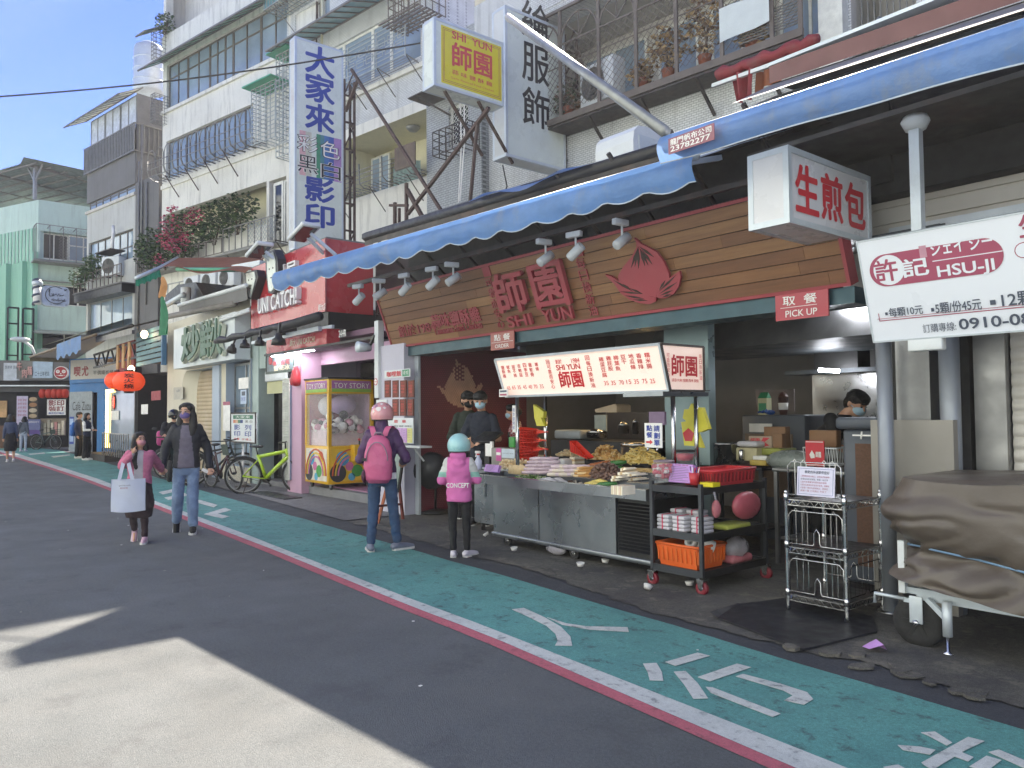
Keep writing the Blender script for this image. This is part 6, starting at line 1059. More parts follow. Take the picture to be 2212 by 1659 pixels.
for i,(x0,x1,yv_,z)in enumerate(((1420,1620,505,.88),(1600,1815,500,.88),(1430,1640,478,.91),(1590,1800,455,.93),(1490,1725,440,.96),(1520,1640,400,.99))):
    a,c=onz(*k4(x0,yv_),z),onz(*k4(x1,yv_),z);b=MB();n_=5
    for k in range(n_):f=k/n_;b.box(a[0]+(c[0]-a[0])*f,a[1],z+.004*k,a[0]+(c[0]-a[0])*(f+.95/n_),a[1]+.13,z+.024+.006*(k%2),SAN[k%2 if k%3 else 0])
    one(b,'sandwich_pack',['lowest left pack','lowest right pack','middle left pack','middle right pack','upper wide pack','topmost small pack'][i]+' of the cream sandwich stack on the cart corner','snack','cream sandwich packs on the cart corner')
b=MB();a,c=onz(*k4(690,355),.9),onz(*k4(855,355),.9);b.box(a[0],a[1],.84,c[0],a[1]+.16,.97,mat('seaweed_black','#17181a',.35,0,.3,20),.02);one(b,'seaweed_block','black shiny block of pressed seaweed snack','snack','snacks heaped on the food cart')
b=MB();a,c=onz(*k4(865,345),.9),onz(*k4(1000,345),.9);b.box(a[0],a[1],.84,c[0],a[1]+.16,.98,mat('white_bag_snack','#c5c4c0',.4,0,.15,20),.03);one(b,'bagged_snack','white plastic wrapped bag beside the black seaweed block','snack','snacks heaped on the food cart')
b=MB();a,c=onz(*k4(1000,330),.9),onz(*k4(1100,330),.9)
for k in range(5):b.box(a[0],a[1],.86+k*.025,c[0],a[1]+.16,.883+k*.025,SAN[1]if k%2 else SAN[0])
one(b,'tofu_stack','stack of cream tofu slabs behind the steel tray','snack','snacks heaped on the food cart')
b=MB();a,c=onz(*k4(540,290),.92),onz(*k4(760,290),.92)
for k in range(4):b.box(a[0]+k*.006,a[1],.87+k*.03,c[0],a[1]+.15,.896+k*.03,SAN[0]if k%2 else mat('fried_slab','#d9a860',.6),.008)
one(b,'fried_slab_stack','stack of white and golden fried slabs below the red baskets','snack','snacks heaped on the food cart')
tray('food_tray','shiny steel tray holding the orange sausages',*[(a[0],a[1],c[0],a[1]+.16)for a,c in[(onz(*k4(1005,385),.86),onz(*k4(1350,375),.86))]][0],.86,.03,STC)
OSA=mat('orange_sausage','#c4774c',.35,0,.1,20)
for i in range(5):p=onz(*k4(1195+i*34,345),.9);b=MB();b.tube([(p[0]-.03,p[1]-.0,.895+.004*i),(p[0],p[1]+.05,.91+.006*i),(p[0]+.04,p[1]+.1,.92+.008*i)],[.012,.019,.012],OSA,8);one(b,'orange_sausage',['leftmost','second from left','middle','second from right','rightmost'][i]+' of the five orange sausages on the steel tray','sausage','orange sausages on the steel tray')
# baskets, spray bottle, pos, signs
RPL=mat('red_plastic','#d8321f',.35,0,.06,5);RPL2=mat('basket_red','#c4343c',.35,0,.06,5)
bas=None
for i in range(12):
    p=at(*k4(575,215-i*17),5.95)
    lab=('bottom red colander of the tall stack' if i==0 else 'topmost red colander of the tall stack' if i==11 else 'red long-handled colander nested within the tall stack on the cart')
    if bas is None:
        bas=t=thing('colander',lab,'basket','nested red colanders on the cart');b=MB();b.lathe([(.09,0),(.155,.085),(.165,.085),(.16,.095),(.15,.09),(.085,.006),(.0001,.006)],RPL,22)
        for k in range(18):b.T=Matrix.Rotation(k*pi/9,4,'Z');b.bar((.1,0,.012),(.158,0,.08),.008,RPL)
        b.T=I4;b.build('bowl',t);b=MB();b.ext([(.15,-.028),(.33,-.018),(.345,0),(.33,.018),(.15,.028)],.014,RPL,.08);b.build('handle',t)
    else:t=dup(bas,lab)
    t.matrix_basis=Matrix.Translation((at(*k4(572,150),5.98).x+ru(-.015,.015),5.98,.86+i*.034))@Matrix.Scale(.84,4)@Matrix.Rotation(ru(-.35,.35)+(2.6 if i in(2,7)else 0),4,'Z')@Matrix.Rotation(.12*((i%3)-1),4,'Y')
p=at(*k4(1100,190),6.05);b=MB(Matrix.Translation((p.x,p.y,p.z))@Matrix.Rotation(.35,4,'Y')@Matrix.Scale(.62,4));b.add([(-.24,-.06,.1),(.28,-.06,-.02),(.26,-.02,-.06),(-.2,-.02,-.1),(-.24,.12,.1),(.28,.12,-.02),(.26,.08,-.06),(-.2,.08,-.1)],[(0,1,2,3),(7,6,5,4),(3,2,6,7),(0,3,7,4),(1,5,6,2)],RPL)
for k in range(9):x=-.18+k*.05;b.bar((x,-.065,.075-k*.011),(x+.005,-.035,-.08+k*.004),.008,mat('red_plastic_dark','#a02418',.4))
one(b,'scoop_basket','red slotted scoop basket tipped on the fried chicken heap','basket')
t=thing('spray_bottle','white and blue spray bottle with a red nozzle on the pay counter','bottle',None,tuple(at(*k4(65,385),5.45)));p=t.location;b=MB(Matrix.Translation(p));b.lathe([(.04,0),(.045,.02),(.042,.1),(.018,.15),(.016,.17)],mat('milky_plastic','#c3c6dc',.3),14);b.build('bottle',t);b=MB(Matrix.Translation(p));b.lathe([(.02,.17),(.02,.19)],mat('nozzle_red','#b8323c',.4),10);b.box(-.05,-.015,.19,.03,.015,.22,LET,.006);b.bar((-.03,0,.19),(-.05,0,.15),.012,LET);b.build('nozzle',t)
MAG=mat('order_pad_magenta','#bd8fd0',.6,0,.04)
def pad(lab,K,x0,y0,x1,y1,Y,tilt=25):q=rect(K,Y,x0,y0,x1,y1);return fl('order_pad',lab,'pad','lilac order pads',Y,*q,MAG,lambda b,W,H:([b.box(.1*W,(.1+.09*k)*H,.001,ru(.5,.9)*W,(.12+.09*k)*H,.002,LDK)for k in range(9)],b.text('師園 點單',.2*W,.9*H,.8*W,.97*H,LPK,.001)),.035,tilt=tilt)
pad('lilac order pad on the left corner of the cart',k4,120,325,260,412,5.35,-20);pad('lilac order pad propped on the black trolley by the pink jar',k8,105,1375,300,1550,5.3,-14)
q=rect(k6,5.55,1520,850,1700,1105);fl('order_sign','white clip sign with blue characters and a red arrow above the fries','sign',None,5.55,*q,LET,lambda b,W,H:(b.column('請劃單',.55*W,.05*H,.9*W,.93*H,LBLUE,z=.002,bold=.02),b.column('點餐',.12*W,.38*H,.47*W,.93*H,LBLUE,z=.002,bold=.02),b.ext([(.1*W,.18*H),(.1*W,.26*H),(.32*W,.26*H),(.32*W,.32*H),(.48*W,.22*H),(.32*W,.12*H),(.32*W,.18*H)],.003,LRED,.001),[b.tube([(f*W,0,0),(f*W,-.03,.01)],.012,CHROME,6)for f in(.2,.75)]),.012)
q=rect(k6,5.7,1565,735,1725,870);fl('paper_stack','stack of mauve paper slips pinned above the clip sign','paper',None,5.7,*q,mat('mauve_paper','#8f7a96',.7),lambda b,W,H:[b.box(0,(.06+.085*k)*H,.001,W,(.075+.085*k)*H,.002,mat('mauve_paper_edge','#6d5c75',.7))for k in range(11)],.03)
q=rect(k6,5.6,180,670,215,945);fl('hanging_notice','narrow white vertical notice tied to the left front cart post','notice',None,5.58,*q,LET,lambda b,W,H:b.column('現炸請稍候',.2*W,.1*H,.8*W,.9*H,LBLUE,z=.002),.006)
q=rect(k6,5.4,32,505,118,580);fl('price_tag','small white card clipped to the lower left corner of the lit price board','card',None,5.4,*q,LET,lambda b,W,H:(b.box(.1*W,.6*H,.001,.9*W,.85*H,.002,LDK),b.box(.1*W,.15*H,.001,.9*W,.4*H,.002,LPK)),.01)
YBAG=mat('yellow_bag_plastic','#d6cd3e',.4,0,.1,6)
for nm_,K,P,Y in(('yellow plastic bag tied to the left rear cart post',k6,((395,660),(455,700),(500,735),(495,800),(470,790),(510,880),(430,880),(405,800)),6.0),('yellow plastic bags tied to the right rear cart post',k6,((2010,650),(2060,690),(2120,690),(2190,910),(2100,945),(2060,930),(2125,1105),(2050,1085),(1940,1080),(1908,840),(1960,830),(1925,800),(1940,710),(1985,705)),6.08)):
    M=face(FR(0,Y));b=MB(M);b.ext([onp(M,*K(*p))for p in P],.05,YBAG,-.03);o=one(b,'plastic_bag',nm_,'bag','yellow bags tied to the cart')
    if len(P)>10:b=MB(M);cx,cy=onp(M,*k6(1985,975));b.ext([(cx+.07*sin(k*2*pi/5)*(1 if k%1==0 else .4),cy+.07*cos(k*2*pi/5))for k in range(5)],.003,LRED,.021);b.build('red_print',o);o.children[0].matrix_parent_inverse=I4
# pay counter
t=thing('pay_counter','plain stainless steel pay counter left of the food cart','counter',None,(-7.6,6,0));b=MB();b.box(-7.95,5.85,.12,-7.12,6.5,.78,STC);b.build('body',t);b=MB();b.box(-8.0,5.78,.79,-7.1,6.55,.83,STC,.008);b.build('top',t)
for x in(-7.9,-7.2):b=MB();b.lathe([(.03,0),(.03,.12)],BLACK,10,(x,5.95,0));b.build('foot',t)
t=thing('card_terminal','black screen terminal with a white receipt on the pay counter','terminal',None,(-7.5,6.1,.83));p=at(*k4(150,60),6.1);b=MB(Matrix.Translation((p.x,6.1,p.z))@Matrix.Rotation(.5,4,'X'));b.box(-.2,-.12,-.02,.2,.14,.02,BLACK,.01);b.build('screen',t);b=MB();b.box(p.x-.05,6.1,.83,p.x+.05,6.2,p.z,BLACK);b.build('stand',t);b=MB();q=rect(k4,6.0,135,95,205,250);b.box(q[0],6.0,q[2],q[1],6.03,q[3],LET);b.build('receipt',t)
q=rect(k4,5.8,195,160,440,300);b=MB();b.box(q[0],5.8,.83,q[1],5.95,q[3],mat('beige_box','#8d8982',.6),.01);b.T=face(FR(0,5.797));q2=rect(k4,5.797,305,170,438,270);b.box(q2[0],q2[2],0,q2[1],q2[3],.004,pm('#c3cfd8'));b.text('LINE 街口 現金',q2[0]+.02,q2[2]+.06,q2[1]-.02,q2[3]-.06,LDK,.005,.001);q2=rect(k4,5.797,248,165,300,298);b.box(q2[0],q2[2],0,q2[1],q2[3],.004,pm('#c85a9a'));b.box(q2[0]+.008,q2[2]+.07,.004,q2[1]-.008,q2[3]-.05,.006,LET);one(b,'payment_box','beige box with pink and pale blue payment cards on the pay counter','box')
b=MB();q=rect(k4,5.85,380,50,440,160);b.box(q[0],5.84,q[2],q[1],5.9,q[3],mat('green_pouch','#3a8f3e',.5),.01);one(b,'green_pouch','green pouch on top of the payment box','pouch')
# -- black trolley with three shelves
t=thing('shelf_trolley','black metal three tier trolley on red wheels at the right end of the food cart','trolley',None,(-4.2,5.65,0));TX0,TX1,TY0,TY1=-4.46,-3.94,5.2,6.12;TM=mat('dark_trolley_metal','#4a4d52',.4,.6,.12,4)
for x in(TX0,TX1):
    for y in(TY0,TY1):b=MB();b.box(x-.015,y-.015,.14,x+.015,y+.015,.9,TM);b.build('post',t)
for z in(.16,.46,.84):
    b=MB();b.box(TX0+.016,TY0+.016,z,TX1-.016,TY1-.016,z+.012,BLACK);b.box(TX0+.016,TY0-.012,z-.03,TX1-.016,TY0+.012,z+.03,TM);b.box(TX0+.016,TY1-.012,z-.03,TX1-.016,TY1+.012,z+.03,TM);b.box(TX0-.012,TY0+.016,z-.03,TX0+.012,TY1-.016,z+.03,TM);b.box(TX1-.012,TY0+.016,z-.03,TX1+.012,TY1-.016,z+.03,BLACK);b.build('shelf',t)
for x in(TX0,TX1):
    for y in(TY0,TY1):b=MB();caster(b,x,y,.055,.13,mat('red_wheel','#7d1f2c',.5),.035);b.build('caster',t)
def crate(name,lab,x0,y0,x1,y1,z,h,m,taper=.03,slots=0,cat='crate'):
    b=MB();i=[(x0+taper,y0+taper),(x1-taper,y0+taper),(x1-taper,y1-taper),(x0+taper,y1-taper)];o=[(x0,y0),(x1,y0),(x1,y1),(x0,y1)]
    b.add([(*p,z)for p in i]+[(*p,z+h)for p in o]+[(p[0]+(.008 if k in(0,3)else-.008),p[1]+(.008 if k<2 else-.008),z+h)for k,p in enumerate(o)]+[(p[0]+(.008 if k in(0,3)else-.008),p[1]+(.008 if k<2 else-.008),z+.008)for k,p in enumerate(i)],[(3,2,1,0)]+[(k,(k+1)%4,4+(k+1)%4,4+k)for k in range(4)]+[(4+k,4+(k+1)%4,8+(k+1)%4,8+k)for k in range(4)]+[(8+k,8+(k+1)%4,12+(k+1)%4,12+k)for k in range(4)]+[(12,13,14,15)],m)
    for k in range(4):p,q=o[k],o[(k+1)%4];b.tube([(*p,z+h),(*q,z+h)],.012,m,6)
    if slots:
        for k in range(slots):
            f=(k+.5)/slots;b.bar((x0+(x1-x0)*f,y0+taper*.4,z+h*.25),(x0+(x1-x0)*f,y0+taper*.1,z+h*.85),.012,slots_m);b.bar((x1-taper*.3,y0+(y1-y0)*f,z+h*.25),(x1-taper*.05,y0+(y1-y0)*f,z+h*.85),.012,slots_m)
    return one(b,name,lab,cat)
slots_m=mat('basket_shadow','#7d2228',.5);crate('plastic_basket','red plastic basket on the top shelf of the black trolley',-4.3,5.42,-3.98,6.05,.86,.13,RPL2,.02,12,'basket');slots_m=mat('orange_rib','#d86a2a',.45);crate('plastic_crate','orange plastic crate on the bottom shelf of the black trolley',TX0+.02,5.22,-4.0,5.62,.178,.19,mat('orange_plastic','#e0662a',.4,0,.06,5),.03,9)
for i,(x,y,a)in enumerate(((-4.18,5.38,.5),(-4.06,5.42,-.8))):b=MB(Matrix.Translation((x,y,.37))@Matrix.Rotation(a,4,'Z')@Matrix.Rotation(1.25,4,'X'));b.lathe([(.02,-.07),(.05,-.07),(.05,.07),(.02,.07),(.02,-.07)],LET,16);one(b,'paper_roll',['left white paper roll in the orange crate','right white paper roll in the orange crate'][i],'roll','paper rolls in the orange crate')
NAP=mat('folded_paper_white','#cfccd2',.7,0,.05,20);PINKB=mat('pink_band','#c8506a',.6)
for i,(x,y,z,n_)in enumerate(((-4.38,5.24,.475,4),(-4.22,5.25,.475,4),(-4.38,5.42,.475,5),(-4.22,5.44,.475,5),(-4.06,5.3,.475,4))):
    b=MB()
    for k in range(n_):b.box(x-.065,y,z+k*.034,x+.065,y+.15,z+.031+k*.034,NAP,.01)
    b.box(x-.006,y-.003,z,x+.006,y+.15,z+n_*.034+.002,PINKB);one(b,'bag_bundle',['front left banded bundle of white paper bags on the middle shelf','front middle banded bundle of white paper bags on the middle shelf','rear left taller bundle of white paper bags on the middle shelf','rear right taller bundle of white paper bags on the middle shelf','front right banded bundle of white paper bags on the middle shelf'][i],'bundle','bundles of white paper bags')
b=MB();b.box(-4.16,5.6,.475,-3.97,5.95,.52,mat('yellow_green_bags','#b8bf5a',.5,0,.1,10),.015);one(b,'bag_bundle','flat yellow green stack of plastic bags on the middle shelf','bundle','bundles of white paper bags')
CLR=mat('clear_bag_plastic','#b8b4bc',.25,0,.15,9,alpha=.5,bump=.4,bscale=14);PNKC=mat('pink_contents','#b56a72',.5,0,.3,12)
b=MB();b.ball((-4.04,5.82,.3),.09,.15,.1,CLR,12,8);b.box(-4.12,5.68,.175,-3.97,5.98,.25,PNKC,.03);one(b,'bagged_goods','clear bag of pink goods beside the orange crate','bag','clear bags on the trolley')
b=MB();b.ball((-3.9,5.35,.69),.035,.045,.075,PNKC,10,8);b.tube([(-3.9,5.35,.76),(-3.92,5.35,.83)],.01,CLR,5);one(b,'bagged_goods','small bag of pink rolls hanging on the side of the black trolley','bag','clear bags on the trolley')
b=MB();b.ball((-3.88,5.75,.69),.06,.2,.12,mat('red_translucent_bag','#a8525c',.35,0,.15,8),12,8);one(b,'plastic_bag','red translucent bag hanging on the side of the black trolley','bag','clear bags on the trolley')
t=thing('candy_jar','clear jar of pink wrapped sweets at the corner of trolley and cart','jar',None,tuple(at(*k8(70,1525),5.3)));p=at(*k8(70,1525),5.32);b=MB(Matrix.Translation(p));b.lathe([(.06,0),(.1,.03),(.115,.09),(.1,.15),(.085,.17)],mat('jar_glass','#c9b8bc',.08,0,0,alpha=.22),16);b.build('glass',t);b=MB(Matrix.Translation(p))
for k in range(60):b.T=Matrix.Translation(p+Vector((ru(-.07,.07),ru(-.07,.07),ru(.02,.14))))@Matrix.Rotation(ru(0,6),4,'Z')@Matrix.Rotation(ru(-1,1),4,'X');b.box(-.024,-.012,-.01,.024,.012,.01,mat('sweet_pink','#c4485c',.4)if k%4 else LET)
b.build('sweets',t);b=MB(Matrix.Translation(p));b.tube([(.086*cos(k*pi/10),.086*sin(k*pi/10),.17)for k in range(21)],.009,mat('jar_rim','#8d7d84',.4),5);b.build('rim',t)
p=at(*k8(250,1340),6.0);b=MB(Matrix.Translation((p.x,6.0,p.z-.04)));b.lathe([(.06,0),(.095,.06),(.1,.11)],mat('jar_glass','#c9b8bc'),14);b.lathe([(.0001,.02),(.07,.03),(.09,.09),(.0001,.1)],mat('sweet_pink','#c4485c'),12);b.lathe([(.11,.11),(.11,.13),(.0001,.13)],TRAYM,14);one(b,'candy_jar','dark lidded jar of pink sweets behind the right cart posts','jar')
t=thing('pen_cup','red cup full of pens on the black trolley','cup',None,tuple(at(*k8(330,1555),5.3)));p=at(*k8(330,1560),5.32);b=MB(Matrix.Translation(p));b.lathe([(.035,0),(.045,.1),(.04,.1),(.03,.01)],RPL2,14);b.build('cup',t)
for k in range(5):b=MB(Matrix.Translation(p));b.tube([(.01*(k-2),.005,.03),(.024*(k-2),.01,.15-.006*(k%3))],.004,[BLACK,LET,LRED,LBLUE,LET][k],5);b.build('pen',t)
b=MB();p=at(*k8(430,1550),5.32);b.box(p.x-.06,5.32,.87,p.x+.07,5.42,.905,YEL);one(b,'sponge','small yellow block under the red basket','block')
# -- work tables and clutter deeper in the kitchen
def table(name,lab,x0,y0,x1,y1,h,m=STEELD,low=True):
    t=thing(name,lab,'table',None,((x0+x1)/2,(y0+y1)/2,0));b=MB();b.box(x0,y0,h-.035,x1,y1,h,m,.006);b.build('table_top',t)
    for x in(x0+.03,x1-.03):
        for y in(y0+.03,y1-.03):b=MB();b.box(x-.018,y-.018,0,x+.018,y+.018,h-.036,m);b.build('leg',t)
    if low:b=MB();b.box(x0+.05,y0+.05,.25,x1-.05,y1-.05,.27,m);b.build('shelf',t)
    return t
a,c=gr(*k8(1010,1920)),at(*k8(1000,1415),6.95);p0,p1=at(*k8(1000,1415),6.75),at(*k8(1580,1425),6.75);table('steel_table','steel work table carrying a wire basket in front of the cook',p0.x,6.75,p1.x+.1,7.3,p0.z)
p0,p1=at(*k8(470,1390),7.0),at(*k8(915,1420),7.0);table('steel_table','dark steel side table with pots and yellow boxes',p0.x-.3,7.0,p1.x,7.6,p0.z,TRAYM);HT=p0.z
p=at(*k8(610,1340),7.15);t=thing('cooking_pot','shiny steel pot on the dark side table','pot',None,(p.x,7.15,HT));b=MB(Matrix.Translation((p.x,7.15,HT)));b.lathe([(.14,0),(.14,.22),(.15,.225),(.145,.24),(.13,.24),(.13,.02)],CHROME,20);b.build('pan',t);b=MB(Matrix.Translation((p.x,7.15,HT)));b.tube([(-.14,0,.2),(-.3,0,.25)],.012,BLACK,6);b.build('handle',t)
def bx(name,lab,K,x0,y0,x1,y1,Y,d,m,cat='box',bev=.006,grp=None,dr=None):
    q=rect(K,Y,x0,y0,x1,y1);b=MB();b.box(q[0],Y,q[2],q[1],Y+d,q[3],m,bev)
    if dr:b.T=face(FR(q[0],Y-.001,0,q[2]));dr(b,q[1]-q[0],q[3]-q[2]);b.T=I4
    return one(b,name,lab,cat,grp)
bx('storage_box','cream plastic box piled with white cartons on the side table',k8,690,1240,870,1360,7.1,.3,mat('cream_plastic','#b9b08a',.5));bx('storage_box','yellow green plastic box behind the paper bags',k8,870,1245,1080,1310,7.2,.3,mat('lime_plastic','#9aa04a',.5));bx('storage_box','low yellow basket holding a white carton',k8,808,1348,955,1400,7.02,.16,mat('mustard_plastic','#b8a04a',.5));bx('food_carton','white food carton in the low yellow basket',k8,835,1310,958,1352,7.05,.12,LET,'carton');bx('food_carton','white carton stack on the cream plastic box',k8,690,1185,870,1238,7.12,.25,mat('folded_paper_white','#cfccd2'),'carton',.03);bx('steel_cup','small steel canister beside the cream plastic box',k8,705,1255,745,1360,7.05,.08,CHROME,'canister',.03)
KR=mat('kraft_paper','#8d6a4c',.7,0,.1,5);KRP=mat('printed_kraft','#b5a08c',.7,0,.1,5)
bx('paper_bag','plain brown paper bag standing tallest behind the printed bag',k8,930,1060,1120,1245,7.35,.1,KR,'bag',.006,'paper bags on the side table');bx('paper_bag','paper bag printed in red leaning on the brown ones',k8,800,1140,1000,1245,7.28,.05,KRP,'bag',.004,'paper bags on the side table',lambda b,W,H:(b.text('師園',.1*W,.2*H,.5*W,.85*H,LRED,.002,.002,.02),b.ext([(.6*W,.1*H),(.9*W,.2*H),(.7*W,.5*H),(.92*W,.85*H),(.65*W,.9*H),(.55*W,.5*H)],.002,LRED,.002)))
bx('paper_bag','brown folded bag at the right of the bag row',k8,1005,1120,1090,1245,7.25,.08,KR,'bag',.006,'paper bags on the side table')
b=MB();p=at(*k8(1150,1340),6.95);b.ball((p.x,7.0,p.z-.02),.28,.16,.11,mat('grey_bag_plastic','#7d847f',.3,0,.15,8,bump=.4,bscale=14),14,8);one(b,'plastic_bag','greenish clear bag slumped on the steel work table','bag')
t=thing('wire_basket','white wire basket with a red printed card and paper bags on the steel table','basket',None,tuple(at(*k8(1430,1410),6.9)));q=rect(k8,6.85,1285,1240,1575,1405);b=MB();z0,z1=q[2]+.01,q[3]
for k in range(14):x=q[0]+(q[1]-q[0])*k/13;b.bar((x,6.85,z0),(x,6.82,z1),.006,WHITEP);b.bar((x,7.12,z0),(x,7.15,z1),.006,WHITEP)
for z,y0,y1 in((z0,6.85,7.12),(z1,6.82,7.15)):b.tube([(q[0],y0,z),(q[1],y0,z),(q[1],y1,z),(q[0],y1,z),(q[0],y0,z)],.007,WHITEP,5)
b.build('wire_cage',t)
bx('printed_card','red card with a white peach print in the wire basket',k8,1290,1180,1455,1405,6.8,.012,LRED,'card',0,None,lambda b,W,H:(b.box(.04*W,.03*H,.0,.96*W,.06*H,.003,LET),b.box(.04*W,.94*H,0,.96*W,.97*H,.003,LET),b.ext([(.3*W,.3*H),(.5*W,.32*H),(.5*W,.45*H),(.36*W,.62*H),(.22*W,.45*H)],.002,LET,.002),b.text('師園',.56*W,.34*H,.85*W,.58*H,LET,.003,.001,.03)));bx('paper_bag','brown paper bag sticking up from the wire basket',k8,1320,1090,1560,1240,7.0,.1,KR,'bag',.01,'paper bags on the side table')
CORK=mat('brown_mesh_front','#5d4232',.8,0,.15,40)
t=thing('kitchen_cabinet','grey cabinet with a brown mesh front at the right edge of the stall','cabinet',None,tuple(gr(1860,1190)));q=rect(k8,6.35,1605,1080,1930,1600);b=MB();b.box(q[0],6.35,.05,q[1],6.9,q[3],mat('slate_plastic','#4d535c',.5,0,.1,3),.03);b.box(q[0]-.04,6.3,q[3],q[1]+.02,6.92,q[3]+.1,mat('slate_plastic','#4d535c'),.03);b.build('body',t);b=MB();b.box(q[0]+.12,6.335,.2,q[1]-.02,6.349,q[3]-.12,CORK);b.build('front_panel',t);b=MB();b.bar((q[0]+.12,6.3,q[3]-.05),(q[1],6.3,q[3]-.05),.012,LET);[b.tube([(q[0]+.2+k*.1,6.3,q[3]-.02),(q[0]+.2+k*.1,6.28,q[3]-.08)],.008,LET,5)for k in range(3)];b.build('hook_rail',t)
t=thing('kitchen_cabinet','dark grey counter unit with a brown mesh front behind the paper bags','cabinet',None,tuple(at(*k8(1000,1300),8.0)));q=rect(k8,8.0,740,960,1290,1200);b=MB();b.box(q[0],8.0,0,q[1],8.6,q[3],mat('slate_plastic','#4d535c'),.02);b.build('body',t);b=MB();b.box(q[0]+.05,7.985,.5,q[1]-.15,7.999,q[3]-.22,mat('tan_mesh_front','#7d6a58',.8,0,.1,40));b.build('front_panel',t);b=MB();b.box(q[0]+.12,7.97,q[3]-.2,q[0]+.42,7.984,q[3]-.1,LET);b.build('label_strip',t);CT=q[3]
p=at(*k8(920,935),8.1);b=MB(Matrix.Translation((p.x,8.15,CT)));b.box(-.06,-.05,0,.06,.05,.2,mat('carton_cream','#b8b890',.5));b.add([(-.06,-.05,.2),(.06,-.05,.2),(.06,.05,.2),(-.06,.05,.2),(-.05,0,.27),(.05,0,.27)],[(0,1,5,4),(2,3,4,5),(1,2,5),(3,0,4)],LGRN);b.box(-.05,-.052,.04,.05,-.05,.14,LGRN);one(b,'drink_carton','cream and green drink carton on the dark counter unit','carton')
p=at(*k8(1080,935),8.1);b=MB(Matrix.Translation((p.x,8.15,CT)));b.lathe([(.045,0),(.06,.2),(.062,.2),(.055,.22),(.03,.26),(.0001,.27)],mat('paper_cup','#5d4038',.4),14);b.lathe([(.051,.06),(.058,.14)],LET,14);one(b,'drink_cup','dark tall drink cup with a clear lid on the dark counter unit','cup')
b=MB();p=at(*k8(980,920),8.1)
for k in range(5):b.tube([(p.x+.03*k-.08,8.1,CT+.03),(p.x+.04*k-.09,8.05,CT+.06-.01*abs(k-2)),(p.x+.05*k-.1,8.02,CT+.03)],.012,mat('blue_glove','#3560b0',.5),6)
b.ball((p.x,8.12,CT+.03),.06,.05,.03,mat('blue_glove','#3560b0'),8,6);one(b,'rubber_glove','crumpled blue glove between carton and cup','glove')
bx('picnic_sheet','plain pale pinkish board behind the drink carton',k8,860,745,1195,930,8.5,.02,mat('pinkish_steel','#6f6664',.5,.3),'board',0)
# pots, fryer and machines behind the price board
PY=7.2
for lab,K,x0,y0,x1,y1,m,rr in(('grey plastic tub on the back counter',k6,590,920,860,1020,mat('grey_tub','#8d9296',.5),0),('low shiny steel pot with a lid on the back counter',k6,875,930,1035,1005,CHROME,1),('tall steel canister behind the fryer',k6,1225,860,1310,960,STEEL,1),('small steel ladle jar on the back counter',k6,1380,830,1430,965,STEEL,1)):
    q=rect(K,PY,x0,y0,x1,y1);b=MB()
    if rr:r=(q[1]-q[0])/2;b.lathe([(r*.95,q[2]),(r,q[3]-.02),(r*1.05,q[3]-.02),(r*.6,q[3]+.01),(.0001,q[3]+.03)],m,18,((q[0]+q[1])/2,PY+r,0))
    else:b.box(q[0],PY,q[2],q[1],PY+.35,q[3],m,.03)
    one(b,'kitchen_pot',lab,'pot','pots on the back counter')
t=thing('fryer','round dark fryer with a steel rim behind the fries','fryer',None,tuple(at(*k6(1335,1170),6.8)));q=rect(k6,6.7,1205,1060,1465,1190);r=(q[1]-q[0])/2;b=MB();b.lathe([(r*.97,.1),(r*.97,q[3]-.03)],mat('dark_enamel','#463d3b',.3,.2),22,((q[0]+q[1])/2,6.7+r,0));b.build('drum',t);b=MB();b.lathe([(r,q[3]-.03),(r*1.04,q[3]),(r*.9,q[3]+.01),(r*.6,q[3]-.02),(.0001,q[3]-.03)],CHROME,22,((q[0]+q[1])/2,6.7+r,0));b.build('rim',t)
b=MB();q=rect(k6,7.15,560,1020,1560,1200);b.box(q[0],7.15,0,q[1],7.8,q[3],TRAYM);one(b,'back_counter','black back counter across the stall carrying pots','counter')
t=thing('sealing_machine','pale slanted machine head on a dark shelf behind the price board','machine',None,tuple(at(*k6(1120,740),8.2)));b=MB(face(FR(0,8.2)));b.ext([onp(b.T,*k6(*p))for p in((1010,710),(1215,655),(1235,670),(1235,740),(1020,742))],-.3,mat('pale_machine','#a9aaa6',.5));b.build('head',t);q=rect(k6,8.2,1130,742,1560,830);b=MB();b.box(q[0],8.2,q[2]-.3,q[1],8.8,q[3],TRAYM);b.build('base',t)
bx('paper_notice','pale mosaic sheet standing on the back counter',k6,1008,768,1130,985,7.6,.02,pm('#8d9896'),'notice',0)
